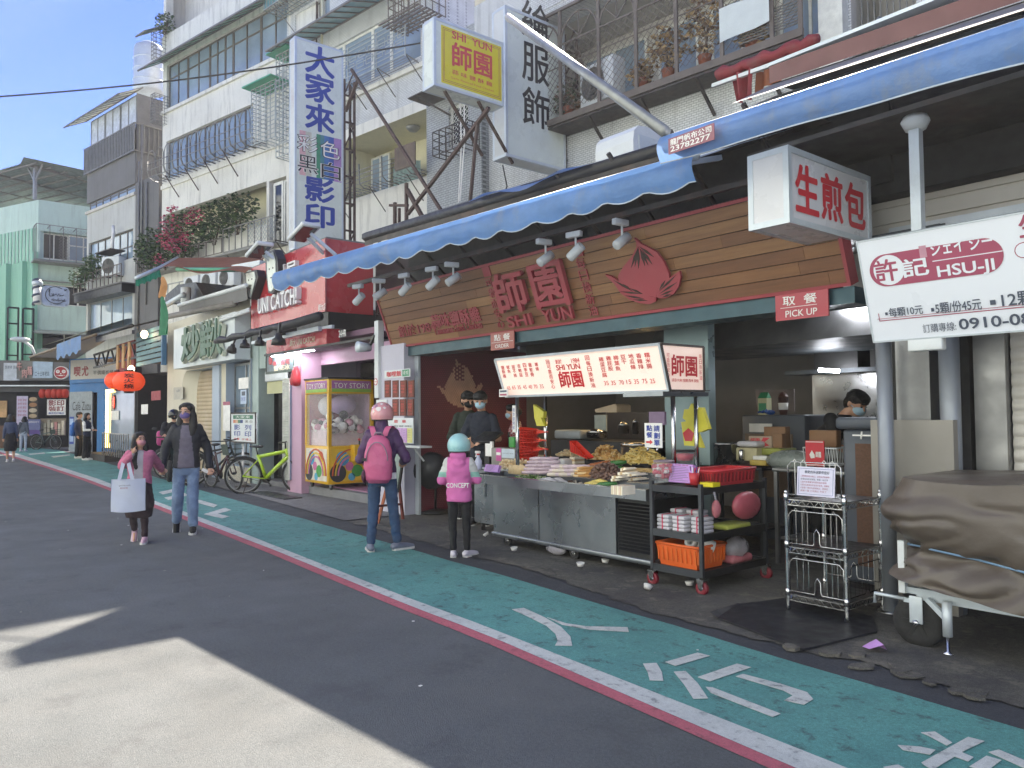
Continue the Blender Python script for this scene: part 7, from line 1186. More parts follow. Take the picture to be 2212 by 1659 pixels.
# -- wire rack for deliveries, mat and covered cart
t=thing('wire_rack','chrome three tier wire rack with a printed notice, standing on a black mat','rack',None,(-2.95,5.45,0));RX0,RX1,RY0,RY1=-3.18,-2.73,5.22,5.75
for x in(RX0,RX1):
    for y in(RY0,RY1):b=MB();b.lathe([(.018,0),(.014,.03),(.0135,.86),(.016,.87),(.0001,.88)],CHROME,12,(x,y,.03));[b.lathe([(.0135,z),(.021,z+.005),(.019,z+.05),(.0135,z+.055)],CHROME,12,(x,y,.03))for z in(.1,.45,.8)];b.build('post',t)
for z in(.14,.49,.84):
    b=MB()
    for y in(RY0,RY1):
        for dz in(0,-.04):b.bar((RX0,y,z+dz),(RX1,y,z+dz),.007,CHROME)
        P=[(RX0+(RX1-RX0)*k/14,y,z-.04*(k%2))for k in range(15)];b.tube(P,.0035,CHROME,4)
    for x in(RX0,RX1):
        for dz in(0,-.04):b.bar((x,RY0,z+dz),(x,RY1,z+dz),.007,CHROME)
        P=[(x,RY0+(RY1-RY0)*k/16,z-.04*(k%2))for k in range(17)];b.tube(P,.0035,CHROME,4)
    b.box(RX0+.01,RY0+.01,z+.004,RX1-.01,RY1-.01,z+.009,TRAYM);b.build('shelf',t)
def guard(x0,x1,y,z,h,gap=True):
    b=MB();W=x1-x0;lo=[(x0,y,z),(x0+W*.46,y,z),(x0+W*.48,y,z+.02),(x0+W*.48,y,z+.09),(x0+W*.53,y,z+.12),(x0+W*.58,y,z+.09),(x0+W*.58,y,z+.02),(x0+W*.61,y,z),(x1,y,z)]if gap else[(x0,y,z),(x1,y,z)]
    b.tube(lo,.0045,CHROME,5);b.tube([(x0,y,z),(x0,y,z+h-.03),(x0+.03,y,z+h),(x1-.03,y,z+h),(x1,y,z+h-.03),(x1,y,z)],.0045,CHROME,5)
    for f in(.14,.26,.36,.7,.8,.9):b.bar((x0+W*f,y,z+(.0)),(x0+W*f,y,z+h),.004,CHROME)
    for f in(.14,.31,.7,.85):b.tube([(x0+W*f-.015,y,z+h),(x0+W*f,y,z+h+.02),(x0+W*f+.015,y,z+h)],.003,CHROME,4)
    return b
for z,y in((.5,RY0),(.15,RY0),(.86,RY0),(.2,RY1)):guard(RX0+.02,RX1-.02,y,z+.02,.24,z<.8).build('guard',t)
b=MB();b.T=Matrix(((0,0,1,RX1),(1,0,0,0),(0,1,0,0),(0,0,0,1)));g=guard(RY0+.05,RY1-.02,0,.18,.22);b.add([(v[0],v[2],.004)for v in g.v],g.f,CHROME);b.build('guard',t)
M=face(FR(-3.08,5.2,0,.88))@Matrix.Rotation(-.1,4,'X');b=MB(M);b.box(0,0,0,.29,.21,.003,pm('#d3d0e2'));NAVY=LBLUE;rim_=[(.012,.012,.278,.0145),(.012,.1955,.278,.198),(.012,.0145,.0145,.1955),(.2755,.0145,.278,.1955)];[b.box(x0,y0,.003,x1,y1,.0045,mat('pale_navy','#5d6a9a',.5))for x0,y0,x1,y1 in rim_]
b.text('親愛的外送夥伴您好',.06,.162,.25,.184,LDK,.004,.001,.01)
for k,(s_,m_)in enumerate((('1.若取餐請至出餐口，並告知您的編號',LPK),('取餐後請核對餐點、數量一起記得',LDK),('2.我們準備餐點所需時間約需等',LPK),('3.請勿在餐車前停放您的愛車，請體諒',LPK),('4.取得一樣的內容請務必，謝謝您',LPK),('感謝一路 工作開心 平安了',LPK))):b.text(s_,.03,.135-k*.021,.25-.01*(k%3),.148-k*.021,m_,.004,.001)
one(b,'delivery_notice','white printed notice for couriers clipped to the chrome wire rack','notice')
b=MB();MATM=mat('black_rubber_mat','#1b1d24',.5,0,.3,5,dirt='#34343a',da=.5);ma=[gr(*q)for q in((1550,1342),(1735,1412),(1895,1372),(1885,1340),(1702,1298),(1600,1312))];mx=[(p.x,p.y)for p in ma];b.ext(mx,.012,MATM,.016);b.add([(mx[0][0],mx[0][1],.028),(mx[0][0]-.05,mx[0][1]-.02,.06),(mx[5][0]-.02,mx[5][1],.03),(mx[5][0],mx[5][1],.028)],[(0,1,2,3)],MATM);one(b,'rubber_mat','black rubber mat with a curled corner under the wire rack','mat')
# covered cart
t=thing('covered_cart','food cart wrapped in a roped brown vinyl cover, one big black wheel showing','cart',None,(-1.3,5.4,0))
def cov(a,e):
    XL_,XR_,YF_,YK=-2.3,.9,4.98,6.1
    per=[(XR_,YF_),(XL_+.16,YF_),(XL_,YF_+.16),(XL_,YK-.1),(XL_+.1,YK),(XR_,YK)];ls=[0]
    for p,q in zip(per,per[1:]):ls.append(ls[-1]+sqrt((p[0]-q[0])**2+(p[1]-q[1])**2))
    s=a*ls[-1];k=max(i for i in range(len(ls)-1)if ls[i]<=s+1e-9);f=(s-ls[k])/(ls[k+1]-ls[k]);x=per[k][0]+(per[k+1][0]-per[k][0])*f;y=per[k][1]+(per[k+1][1]-per[k][1])*f
    left=max(0,1-(x+2.3)/1.3);zt=1.08-.03*left;zb=.44-.16*min(1,(x+2.3)/1.2);z=zt+(zb-zt)*e
    lobe=.12*left**2*math.exp(-((e-.34)/.2)**2);pinch=(.055*left+.01)*math.exp(-((e-.68)/.09)**2);flare=max(0,e-.74)*.3*left
    nx,ny=(0,-1)if k==0 else((-.7,-.7)if k==1 else((-1,0)if k==2 else((-.7,.7)if k==3 else(0,1))))
    pl=abs(((x-y)*5.3+e*(1.5+left*3))%1-.5)*2;cr=abs(mnoise.noise((x*2.2+e*1.2,y*2.2,e*3.1)))
    off=.02*e+lobe+flare-pinch+(.05*left+.012)*(pl-.5)*math.exp(-((e-.7)/.22)**2)-.045*max(0,.18-cr)/.18*(.3+e)+.03*mnoise.noise((x*1.7,y*1.7,e*2.2))
    return(x+nx*off,y+ny*off,z-.012*(1-e)*sin(x*6))
b=MB();NA,NE=170,46;b.sheet(lambda a,e:cov(a,e),NA,NE,BROWNT)
top=[cov(i/NA,0)for i in range(NA+1)];b.add(top+[(-.7,5.55,1.15),(.9,5.55,1.16),(-2.0,5.55,1.14)],[(i,i+1,NA+1)for i in range(NA)],BROWNT,True);b.build('vinyl_cover',t)
b=MB();P=[cov(i/60,.655+.02*sin(i))for i in range(3,52)];b.tube([(p[0]-.012,p[1]-.012,p[2])for p in P],.007,mat('blue_rope','#6f8fae',.6),5);b.build('rope',t)
b=MB();b.box(-2.28,5.08,.3,.8,5.12,.37,ALU);b.box(-2.28,5.08,.27,-2.2,6.0,.33,ALU);b.box(-2.3,5.06,.33,-2.26,5.1,.66,WHITEP);b.tube([(-2.45,5.05,.24),(-2.45,5.05,.3),(-2.28,5.08,.29)],.012,ALU,6);b.build('frame',t)
b=MB();b.T=Matrix.Translation((-2.2,5.12,.155));b.lathe([(.0001,-.03),(.05,-.035),(.06,-.02),(.1,-.02),(.105,-.035),(.15,-.04),(.155,-.02),(.155,.02),(.15,.04),(.105,.035),(.0001,.03)],RUBBER,28,axis='y')
for k in range(6):b.T=Matrix.Translation((-2.2,5.09,.155))@Matrix.Rotation(k*pi/3,4,'Y');b.box(.03,-.006,-.012,.1,.012,.012,BLACK)
b.T=I4;b.build('wheel',t);b=MB();b.box(-2.24,5.065,.15,-2.16,5.075,.32,ALU,.003);b.box(-2.24,5.165,.15,-2.16,5.175,.32,ALU,.003);b.lathe([(.0001,-.07),(.018,-.07),(.018,.07)],CHROME,10,(-2.2,5.12,.155),'y');b.build('wheel_fork',t)
b=MB();b.lathe([(.028,.12),(.028,.33)],ALU,12,(-2.0,5.03,0));b.lathe([(.03,.012),(.03,.02),(.009,.03),(.009,.13)],CHROME,12,(-2.0,5.03,0));b.bar((-2.12,5.05,.32),(-2.0,5.03,.22),.03,ALU);b.build('jack_leg',t)
# ---------------------------------------------------------------- people
def fuse(mb,vox,smooth=3):
    me=bpy.data.meshes.new('tmp');me.from_pydata(mb.v,[],mb.f);o=bpy.data.objects.new('tmp',me);COL.objects.link(o)
    r=o.modifiers.new('r','REMESH');r.mode='VOXEL';r.voxel_size=vox
    if smooth:sm=o.modifiers.new('s','SMOOTH');sm.iterations=smooth;sm.factor=.5
    n=bpy.data.meshes.new_from_object(o.evaluated_get(bpy.context.evaluated_depsgraph_get()));bpy.data.objects.remove(o);bpy.data.meshes.remove(me);return n
FOLD={k:(.0075,7)for k in('jacket','sweater','tee_shirt','vest','top','overall')};FOLD['trousers']=(.006,8);FOLD['skirt']=(.008,6);FOLD['hair']=(.004,22);FOLD['bag_body']=(.006,8)
def skin(mb,name,parent,ms,vox,smooth=3,pick=None):
    me=fuse(mb,vox,smooth);me.name=name
    if name in FOLD:
        a_,f_=FOLD[name];dn=[v.normal.copy()for v in me.vertices];sd=len(bpy.data.objects)*1.7
        for v,nn in zip(me.vertices,dn):
            c=v.co;q=mnoise.noise((c.x*f_+sd,c.y*f_,c.z*f_*1.9+c.x*6));r_=1-abs(mnoise.noise((c.x*f_*.8+3,c.y*f_*.8+sd,c.z*f_*2.4-abs(c.x)*9)))*2;v.co=c+nn*a_*(q+.8*r_-.4)
    for m in(ms if isinstance(ms,list)else[ms]):me.materials.append(m)
    me.polygons.foreach_set('use_smooth',[True]*len(me.polygons))
    if pick:
        for p in me.polygons:p.material_index=pick(p.center)
    o=bpy.data.objects.new(name,me);COL.objects.link(o);o.parent=parent;return o
def loft(b,secs,n=18):
    vs=[];fs=[]
    for c,w,d in secs:
        for k in range(n):a=2*pi*k/n;ca,sa=cos(a),sin(a);vs.append((c[0]+w*(abs(ca)**.85)*(1 if ca>0 else-1),c[1]+d*(abs(sa)**.85)*(1 if sa>0 else-1),c[2]))
    for i in range(len(secs)-1):
        for k in range(n):k2=(k+1)%n;fs.append((i*n+k,i*n+k2,(i+1)*n+k2,(i+1)*n+k))
    fs+=[tuple(range(n))[::-1],tuple(range((len(secs)-1)*n,len(secs)*n))];b.add(vs,fs,None);return b
def limb(b,pts,rs,n=12):
    P=[Vector(p)for p in pts];b.tube(P,list(rs),None,n);b.ball(tuple(P[0]),rs[0],rs[0],rs[0],None,n,8);b.ball(tuple(P[-1]),rs[-1],rs[-1],rs[-1],None,n,8)
    for p,r in zip(P[1:-1],rs[1:-1]):b.ball(tuple(p),r,r,r,None,n,8)
SKIN=mat('skin','#c79a80',.5,0,.05,8);HAIR=mat('black_hair','#0c0a0b',.55,0,.3,60,.3,200);EYEM=mat('eye_dark','#1a1412',.3);LIP=mat('lip','#a5655c',.5)
NAVYJ=mat('navy_jacket','#141925',.65,0,.15,8,.2,30);GREYT=mat('grey_tee','#6a6471',.8,0,.1,20);JEANL=mat('light_denim','#7389a8',.85,0,.22,7,.2,160,dirt='#9db2cc',da=.6);JEAND=mat('dark_denim','#2f4868',.85,0,.2,7,.2,160,dirt='#46648a',da=.5)
PINKF=mat('pink_fleece','#c4708c',.9,0,.12,30,.5,120);BRWNS=mat('brown_skirt','#35262a',.85,0,.15,10);PURPJ=mat('purple_jacket','#4a2a56',.6,0,.15,6,.25,12);PINKH=mat('pink_hoodie','#cf6ba8',.8,0,.06,6,.1,20);WHTS=mat('white_sleeve','#c9c9c4',.8);MINTS=mat('mint_sleeve','#8dbcae',.8);BLKC=mat('black_cloth','#101116',.8,0,.15,10)
GRNS=mat('dark_green_sweater','#2a332b',.85,0,.1,12);NAVYT=mat('navy_tee','#1f2533',.8,0,.1,12);WSHOE=mat('white_shoe','#cfc9d2',.55);GSHOE=mat('grey_shoe','#6f7484',.6);SOLE=mat('shoe_sole','#c9c8c4',.6);BLUEM=mat('blue_mask','#a9c9dc',.7);PURM=mat('purple_mask','#6a5a94',.7);PNKM=mat('pink_mask','#c98a90',.7)
J0=dict(pel=(0,0,.53),wai=(0,.002,.62),che=(0,.004,.735),nec=(0,.012,.85),hd=(0,-.006,.932),sL=(.08,.008,.8),eL=(.112,.022,.64),wL=(.118,-.02,.495),hL=(.05,0,.515),kL=(.057,-.006,.285),aL=(.06,.016,.05),sR=(-.08,.008,.8),eR=(-.112,.022,.64),wR=(-.118,-.02,.495),hR=(-.05,0,.515),kR=(-.057,-.006,.285),aR=(-.06,.016,.05))
def person(label,pos,face_dir,H,group=None,J=None,top=None,pants=None,shoes=WSHOE,hair='long',mask=None,hy=0,hp=0,sleeve=1.0,legfat=1.0,topm=None,bulk=1.0,hem=.5,skirt=None,curl=.5,toes=None,hooded=False,glasses=False,vox=.0085,detail=True,tops='top',sit=False,hairlen=.2,pointR=False,collar=0):
    j={k:Vector(v)*H for k,v in{**J0,**(J or{})}.items()};rz=atan2(face_dir[0],-face_dir[1])
    t=thing('person',label,'person',group,pos,rz);s=H
    Mh=Matrix.Translation(j['hd'])@Matrix.Rotation(hy,4,'Z')@Matrix.Rotation(hp,4,'X')
    # body
    b=MB();up=j['nec']-j['pel']
    def mid(a,c,f):return j[a].lerp(j[c],f)
    loft(b,[(mid('pel','wai',-.5),.055*s,.05*s),(j['pel'],.075*s,.058*s),(j['wai'],.066*s,.05*s),(j['che'],.082*s,.056*s),(mid('che','nec',.6),.085*s,.045*s),(mid('che','nec',.85),.05*s,.035*s),(j['nec'],.03*s,.03*s)])
    limb(b,[mid('che','nec',.8),mid('nec','hd',.55)],[.03*s,.029*s])
    for S in 'LR':
        sg=1 if S=='L' else-1
        limb(b,[j['s'+S],mid('s'+S,'e'+S,.5),j['e'+S],mid('e'+S,'w'+S,.4),j['w'+S]],[.024*s,.024*s,.022*s,.021*s,.015*s])
        limb(b,[j['h'+S],mid('h'+S,'k'+S,.5),j['k'+S],mid('k'+S,'a'+S,.35),j['a'+S]],[.045*s,.04*s,.029*s,.03*s,.019*s])
        # hand: palm, four fingers, thumb
        d=(j['w'+S]-j['e'+S]).normalized();pal=Vector((0,-1,0))if abs(d.z)>.6 else Vector((0,0,-1));pal=(pal-d*pal.dot(d)).normalized();side=d.cross(pal)
        w=j['w'+S];b.tube([w,w+d*.022*s,w+d*.05*s],[.014*s,.018*s,.016*s],None,8)
        for k in range(4):
            L_=(.04,.046,.043,.034)[k]*s;r0=w+d*.048*s+side*(k-1.5)*.0105*s;c_=.1 if(pointR and S=='R' and k==0)else curl
            p1=r0+(d*cos(c_*.7)+pal*sin(c_*.7))*L_*.5;p2=p1+(d*cos(c_*1.9)+pal*sin(c_*1.9))*L_*.5;b.tube([r0,p1,p2],[.0068*s,.0063*s,.0052*s],None,6)
        tb=w+d*.018*s-side*.014*s;b.tube([tb,tb+(d*.5-side*.6+pal*.35).normalized()*.022*s,tb+(d*.8-side*.35+pal*.5).normalized()*.042*s],[.008*s,.0075*s,.006*s],None,6)
        toe=Vector((toes or{}).get(S,(0,-1,0)));a=j['a'+S];limb(b,[a+Vector((0,.0,-.02*s)),a+toe*.07*s+Vector((0,0,-.03*s))],[.015*s,.01*s],8)
    b.T=Mh;b.ball((0,.006*s,.012*s),.045*s,.057*s,.057*s,None,18,12);b.ball((0,-.02*s,-.026*s),.036*s,.036*s,.042*s,None,14,10);b.tube([(0,-.05*s,.008*s),(0,-.062*s,-.014*s),(0,-.052*s,-.018*s)],[.005*s,.009*s,.008*s],None,6)
    for sg in(-1,1):b.ball((sg*.046*s,.008*s,-.004*s),.007*s,.013*s,.019*s,None,8,6);b.ball((sg*.02*s,-.045*s,.016*s),.012*s,.008*s,.006*s,None,8,6)
    b.T=I4;skin(b,'body',t,SKIN,vox,2)
    if detail:
        b=MB(Mh)
        for sg in(-1,1):b.ball((sg*.019*s,-.0525*s,.005*s),.0085*s,.004*s,.0042*s,EYEM,8,6);b.tube([(sg*.008*s,-.054*s,.019*s),(sg*.02*s,-.0545*s,.022*s),(sg*.031*s,-.049*s,.018*s)],.0022*s,HAIR,5)
        if not mask:b.tube([(-.014*s,-.054*s,-.036*s),(0,-.058*s,-.037*s),(.014*s,-.054*s,-.036*s)],.003*s,LIP,5)
        own(b,'face',t)
    if mask:
        b=MB(Mh);b.ball((0,-.03*s,-.024*s),.0385*s,.036*s,.03*s,mask,16,10)
        for sg in(-1,1):b.tube([(sg*.036*s,-.03*s,-.016*s),(sg*.047*s,.006*s,-.002*s)],.0018*s,mask,4)
        own(b,'face_mask',t)
    if glasses:
        b=MB(Mh);[b.tube([(sg*.02*s+.0135*s*cos(k*pi/6),-.058*s,.005*s+.0125*s*sin(k*pi/6))for k in range(13)],.0007*s,STEELD,4)for sg in(-1,1)];[b.bar((sg*.034*s,-.057*s,.007*s),(sg*.047*s,.0,.006*s),.002*s,BLACK)for sg in(-1,1)];own(b,'glasses',t)
    # hair
    if hair:
        b=MB(Mh);b.ball((0,.016*s,.022*s),.051*s,.057*s,.055*s,None,18,12);b.ball((0,.03*s,-.008*s),.05*s,.042*s,.05*s,None,16,10)
        for sg in(-1,1):b.ball((sg*.036*s,-.012*s,.036*s),.02*s,.034*s,.026*s,None,10,8)
        b.ball((0,-.006*s,.054*s),.044*s,.046*s,.022*s,None,14,10)
        if hair=='fringe':b.ball((0,-.032*s,.034*s),.043*s,.03*s,.022*s,None,12,8)
        if hair in('long','bob'):
            ln=hairlen if hair=='long' else .06
            for sg in(-1,1):limb(b,[(sg*.04*s,.004*s,.02*s),(sg*.05*s,.006*s,-.03*s),(sg*.056*s,-.004*s,-.03*s-ln*.4*s),(sg*.052*s,-.024*s,-.03*s-ln*.85*s)],[.021*s,.027*s,.033*s,.014*s])
            loft(b,[((0,.034*s,.0),.046*s,.03*s),((0,.042*s,-.05*s),.055*s,.03*s),((0,.045*s,-.03*s-ln*.6*s),.058*s,.026*s),((0,.045*s,-.04*s-ln*s),.045*s,.014*s)])
        if hair=='bun':b.ball((0,.06*s,.0),.03*s,.028*s,.03*s,None,10,8)
        skin(b,'hair',t,HAIR,vox,1)
    # clothes
    k=bulk;b=MB()
    hz=mid('pel','wai',(hem-.53)/.09)
    loft(b,[(hz,.088*s*k,.07*s*k),(mid('pel','wai',.4),.085*s*k,.068*s*k),(j['wai'],.08*s*k,.063*s*k),(j['che'],.093*s*k,.068*s*k),(mid('che','nec',.45),.092*s*k,.057*s*k),(mid('che','nec',.78),.07*s*k,.045*s*k),(mid('che','nec',.9),.044*s*k,.04*s*k),(mid('che','nec',1.0+collar),.037*s,.04*s)])
    for S in 'LR':
        e=j['e'+S];w=j['w'+S]
        if sleeve>=1:limb(b,[j['s'+S],mid('s'+S,'e'+S,.5),e,mid('e'+S,'w'+S,.55),mid('e'+S,'w'+S,.93)],[.036*s*k,.035*s*k,.032*s*k,.028*s*k,.025*s*k])
        else:limb(b,[j['s'+S],mid('s'+S,'e'+S,.45),mid('s'+S,'e'+S,.72)],[.037*s*k,.036*s*k,.037*s*k])
    if hooded:b.ball((0,.055*s,.835*s),.075*s,.04*s,.045*s,None,14,10);b.ball((0,.068*s,.775*s),.055*s,.028*s,.05*s,None,14,10)
    skin(b,tops,t,top if isinstance(top,list)else[top],vox*1.3,3,topm and(lambda c:topm(c/s)))
    if skirt:
        b=MB();loft(b,[(mid('pel','wai',1.0),.08*s,.063*s),(j['pel'],.1*s,.085*s),(j['pel']-Vector((0,0,skirt[1]*.6*s)),.125*s,.105*s),(j['pel']-Vector((0,0,skirt[1]*s)),.105*s,.09*s)],24);skin(b,'skirt',t,skirt[0],vox*1.4,2)
    if pants:
        b=MB();lf=legfat;loft(b,[(mid('pel','wai',.75),.076*s,.06*s),(j['pel'],.086*s,.068*s),(mid('pel','wai',-.55),.082*s,.064*s),(mid('pel','wai',-.95),.06*s,.05*s)])
        for S in 'LR':limb(b,[j['h'+S],mid('h'+S,'k'+S,.5),j['k'+S],mid('k'+S,'a'+S,.4),mid('k'+S,'a'+S,.9)],[.048*s,.045*s,.036*s*lf,.034*s*lf,.029*s*lf])
        skin(b,'trousers',t,pants,vox*1.2,2)
    for S in 'LR':
        toe=Vector((toes or{}).get(S,(0,-1,0))).normalized();a=j['a'+S];lat=Vector((toe.y,-toe.x,0)).normalized()if abs(toe.z)<.9 else Vector((1,0,0));upv=lat.cross(toe);upv=upv if upv.z>0 else-upv
        b=MB();heel=a-toe*.028*s-upv*.02*s;ln=.15*s
        limb(b,[heel,heel+toe*ln*.35-upv*.002*s,heel+toe*ln*.7-upv*.008*s,heel+toe*ln-upv*.012*s],[.0255*s,.025*s,.024*s,.016*s],10);limb(b,[a,heel+toe*.02*s],[.024*s,.026*s],10)
        o=skin(b,'shoe',t,shoes,vox,2)
        pts=[(-.03,-.024),(.03,-.026),(.085,-.03),(.125,-.022),(.138,0),(.125,.022),(.085,.03),(.03,.026),(-.03,.024),(-.04,0)]
        c=a-upv*(.05*s);b=MB(Matrix(((toe.x,lat.x,upv.x,c.x),(toe.y,lat.y,upv.y,c.y),(toe.z,lat.z,upv.z,c.z),(0,0,0,1))));b.ext([(x*s,y*s)for x,y in pts],.016*s,SOLE,.0);so=b.build('sole');so.parent=o
    return t
def own(b,name,t):
    o=b.build(name,None);o.parent=t;return o
def mid_(a,c,f):return Vector(a).lerp(Vector(c),f)
# mother and child walking hand in hand
pm_=gr(402,1150);mo=Vector((pm_.x,pm_.y,0));H=1.66
MOJ=dict(eR=(-.155,.02,.65),wR=(-.165,-.03,.515),eL=(.15,.03,.645),wL=(.165,-.02,.5),kR=(-.06,.0,.285),aR=(-.072,.075,.075),kL=(.045,-.03,.285),aL=(.05,-.045,.05),hd=(0,-.01,.93))
t=person('woman with long black hair, purple mask, navy jacket and pale ripped jeans walking',tuple(mo),(.95,-.31),H,'pedestrians',MOJ,[NAVYJ,GREYT],JEANL,BLKC,'long',PURM,-.5,.0,1,1.25,lambda c:1 if(c.y<-.02 and-.04-.025*(.8-c.z)/.3<c.x<.03+.03*(.8-c.z)/.3 and c.z<.83)else 0,1.16,.5,toes={'R':(0,-.75,-.66)},glasses=True,tops='jacket',hairlen=.2,curl=.9)
M=t.matrix_basis;b=MB();hl=Vector((.165,-.02,.5))*H;b.T=Matrix.Translation(hl+Vector((.0,-.03,-.07)))@Matrix.Rotation(.5,4,'Y');b.box(-.1,-.006,-.02,.04,.008,.02,LET,.004);o=one(b,'phone','white phone held in the lowered hand of the woman in the navy jacket','phone',loc=(0,0,0));o.matrix_basis=M.copy()
hand=M@(Vector((-.165,-.03,.515))*H+Vector((0,-.02,-.07)))
pk=gr(300,1172);kd=Vector((pk.x,pk.y,0));HK=1.32;rzk=atan2(.93,.36);Mk=Matrix.Translation(kd)@Matrix.Rotation(rzk,4,'Z');hk=(Mk.inverted()@hand)/HK
KJ=dict(sL=(.082,.008,.79),sR=(-.082,.008,.79),eL=tuple(mid_((.092,.0,.79),hk,.5)+Vector((.02,.03,-.03))),wL=tuple(mid_((.092,.0,.79),hk,.86)),eR=(-.13,-.09,.70),wR=(-.035,-.17,.81),kR=(-.05,-.01,.27),aR=(-.052,.1,.1),kL=(.045,-.02,.27),aL=(.05,-.02,.05),nec=(0,.01,.83),hd=(0,-.006,.92))
t=person('little girl in a pink fleece and dark skirt pointing with one hand',tuple(kd),(.93,-.36),HK,'pedestrians',KJ,[PINKF,mat('grey_white_print','#a9a5a8',.8)],mat('brown_leggings','#33242a',.8),mat('pink_white_shoe','#c9a5b5',.55),'long',PNKM,.55,-.1,1,1.0,lambda c:1 if(c.y<-.02 and abs(c.x)<.035)else 0,1.2,.46,(BRWNS,.3),toes={'R':(0,-.45,-.89)},tops='jacket',hairlen=.26,pointR=True,curl=1.3)
Mk=t.matrix_basis;tb=thing('tote_bag','white canvas tote bag hung in front of the little girl','bag',None,tuple(Mk@Vector((-.1,-.2,.5))));CANV=mat('white_canvas','#c3c9d8',.8,0,.05,6,.1,60);b=MB(Mk)
b.sheet(lambda a,e:(-.27+.36*a,-.2-.035*sin(pi*a)-.01*sin(e*5+a*6),.40+.37*e-.012*sin(pi*a)),12,10,CANV);b.sheet(lambda a,e:(-.27+.36*a,-.165+.0*a,.40+.37*e),4,4,CANV);b.add([(-.27,-.2,.4),(-.27,-.165,.4),(-.27,-.165,.77),(-.27,-.2,.77)],[(0,1,2,3)],CANV);b.add([(.09,-.2,.4),(.09,-.165,.4),(.09,-.165,.77),(.09,-.2,.77)],[(0,1,2,3)],CANV);b.build('pouch',tb)
for x in(-.19,-.04):b=MB(Mk);b.sheet(lambda a,e:(x-.02+.04*a+(.05 if x<-.1 else-.06)*e,-.21-.01*sin(pi*e)+.03*e,.74+.25*e),2,8,CANV);b.build('strap',tb)
b=MB(Mk@Matrix.Translation((-.12,-.243,.69))@Matrix.Rotation(pi/2,4,'X'));b.text('good day studio',-.06,0,.06,.02,LDK,0,.001);b.text('每日好物',-.05,-.03,.03,-.01,LPK,0,.001);b.build('print',tb)
# woman with the pink helmet
pw=gr(826,1190);WJ=dict(eL=(.155,-.0,.63),wL=(.09,-.11,.62),eR=(-.165,.0,.63),wR=(-.12,-.13,.6),aL=(.075,.03,.05),kL=(.06,.0,.285),aR=(-.1,-.02,.05),kR=(-.072,-.02,.285),hd=(0,-.012,.925))
HW=1.6;fdw=(-.76,.65);tw=person('woman in a purple jacket, jeans and pink helmet, seen from behind',(pw.x,pw.y,0),fdw,HW,'pedestrians',WJ,PURPJ,JEAND,GSHOE,None,None,.35,0,1,1.05,None,1.12,.53,collar=.45,toes={'L':(.3,-.95,0),'R':(-.75,-.65,0)},tops='jacket',curl=1.2)
def helmet(t,H,hd,r,m,pick=None,tilt=0,spots=None):
    c=Vector(hd)*H+Vector((0,.012,.018));n,mm=28,16;vs=[];fs=[]
    b=MB(Matrix.Translation(c)@Matrix.Rotation(tilt,4,'X'))
    def pt(a,e):ph=e*2.05;x,y,z=sin(ph)*sin(a*2*pi),sin(ph)*cos(a*2*pi),cos(ph);cut=max(0,-y-.35)*.9;z2=max(z,-.76+cut*1.2);return(x*r*.92,y*r*1.08,z2*r*.98)
    b.sheet(pt,n,mm,m);b.T=b.T@Matrix.Translation((0,0,0));rim=[pt(k/28,1)for k in range(29)];b.tube(rim,.006,BLACK,5);b.sheet(lambda a,e:tuple(Vector(pt(a,.93+.07*e))*.9),n,2,BLACK)
    o=own(b,'helmet',t)
    if spots:
        q=MB(Matrix.Translation(c)@Matrix.Rotation(tilt,4,'X'))
        for(a,e,sz,mm_)in spots:ct=Vector(pt(a,e))*1.006;nx=ct.normalized();tx=nx.cross(Vector((0,0,1))).normalized();ty=nx.cross(tx);q.add([tuple(ct+(tx*cos(w)*ru(.6,1.2)+ty*sin(w)*ru(.6,1.2))*sz)for w in[k*pi/4 for k in range(8)]],[tuple(range(8))],mm_)
        po=own(q,'printed_pattern',t);po.parent=o
    return o
HP=mat('pink_helmet','#d99a9c',.22,0,.04,4,coat=.5);HMI=mat('mint_helmet','#9fcfd0',.22,0,.04,4,coat=.5);PS,WS=mat('mauve_spot','#8d6a80',.4),mat('white_spot','#d8d2cc',.4)
helmet(tw,HW,WJ['hd'],.138,HP,spots=[(.08,.42,.022,PS),(.14,.3,.02,PS),(.02,.55,.03,WS),(.2,.45,.02,PS),(.93,.5,.018,WS),(.86,.35,.016,PS),(.1,.66,.016,WS),(.24,.6,.018,PS),(-.02,.3,.016,WS)])
M=tw.matrix_basis;bp=thing('backpack','pink backpack with grey trim worn by the woman in the pink helmet','backpack',None,tuple(M@Vector((0,.2,.85))));BPK=mat('pink_nylon','#c25a82',.55,0,.1,7,.2,40);BPD=mat('maroon_nylon','#4a1c36',.7,0,.15,20)
b=MB();loft(b,[((0,.2,.76),.1,.05),((0,.215,.8),.145,.085),((0,.22,.95),.155,.095),((0,.21,1.1),.145,.085),((0,.195,1.22),.11,.06),((0,.18,1.27),.06,.03)],20);b.T=I4;b2=MB();b2.v=[tuple(M@Vector(v))for v in b.v];b2.f=b.f;me=skin(b2,'bag_body',None,BPK,.012,3);me.parent=bp;me.data.transform(bp.matrix_basis.inverted())
b=MB(M);b.tube([(.0+.115*cos(a),.292+.0*a,1.0+.2*sin(a))for a in[k*pi/12 for k in range(13)]],.006,mat('grey_trim','#8d7d8a',.6),5);b.build('trim',bp)
b=MB(M);b.ball((.145,.2,.84),.04,.09,.08,BPD,10,8);b.build('side_pocket',bp)
for sg in(-1,1):b=MB(M);b.sheet(lambda a,e:(sg*(.055+.075*e)+(a-.5)*.06,.15-.14*e*e-.0,1.26+.11*sin(pi*e*.75)),3,10,BPK);b.build('strap',bp)
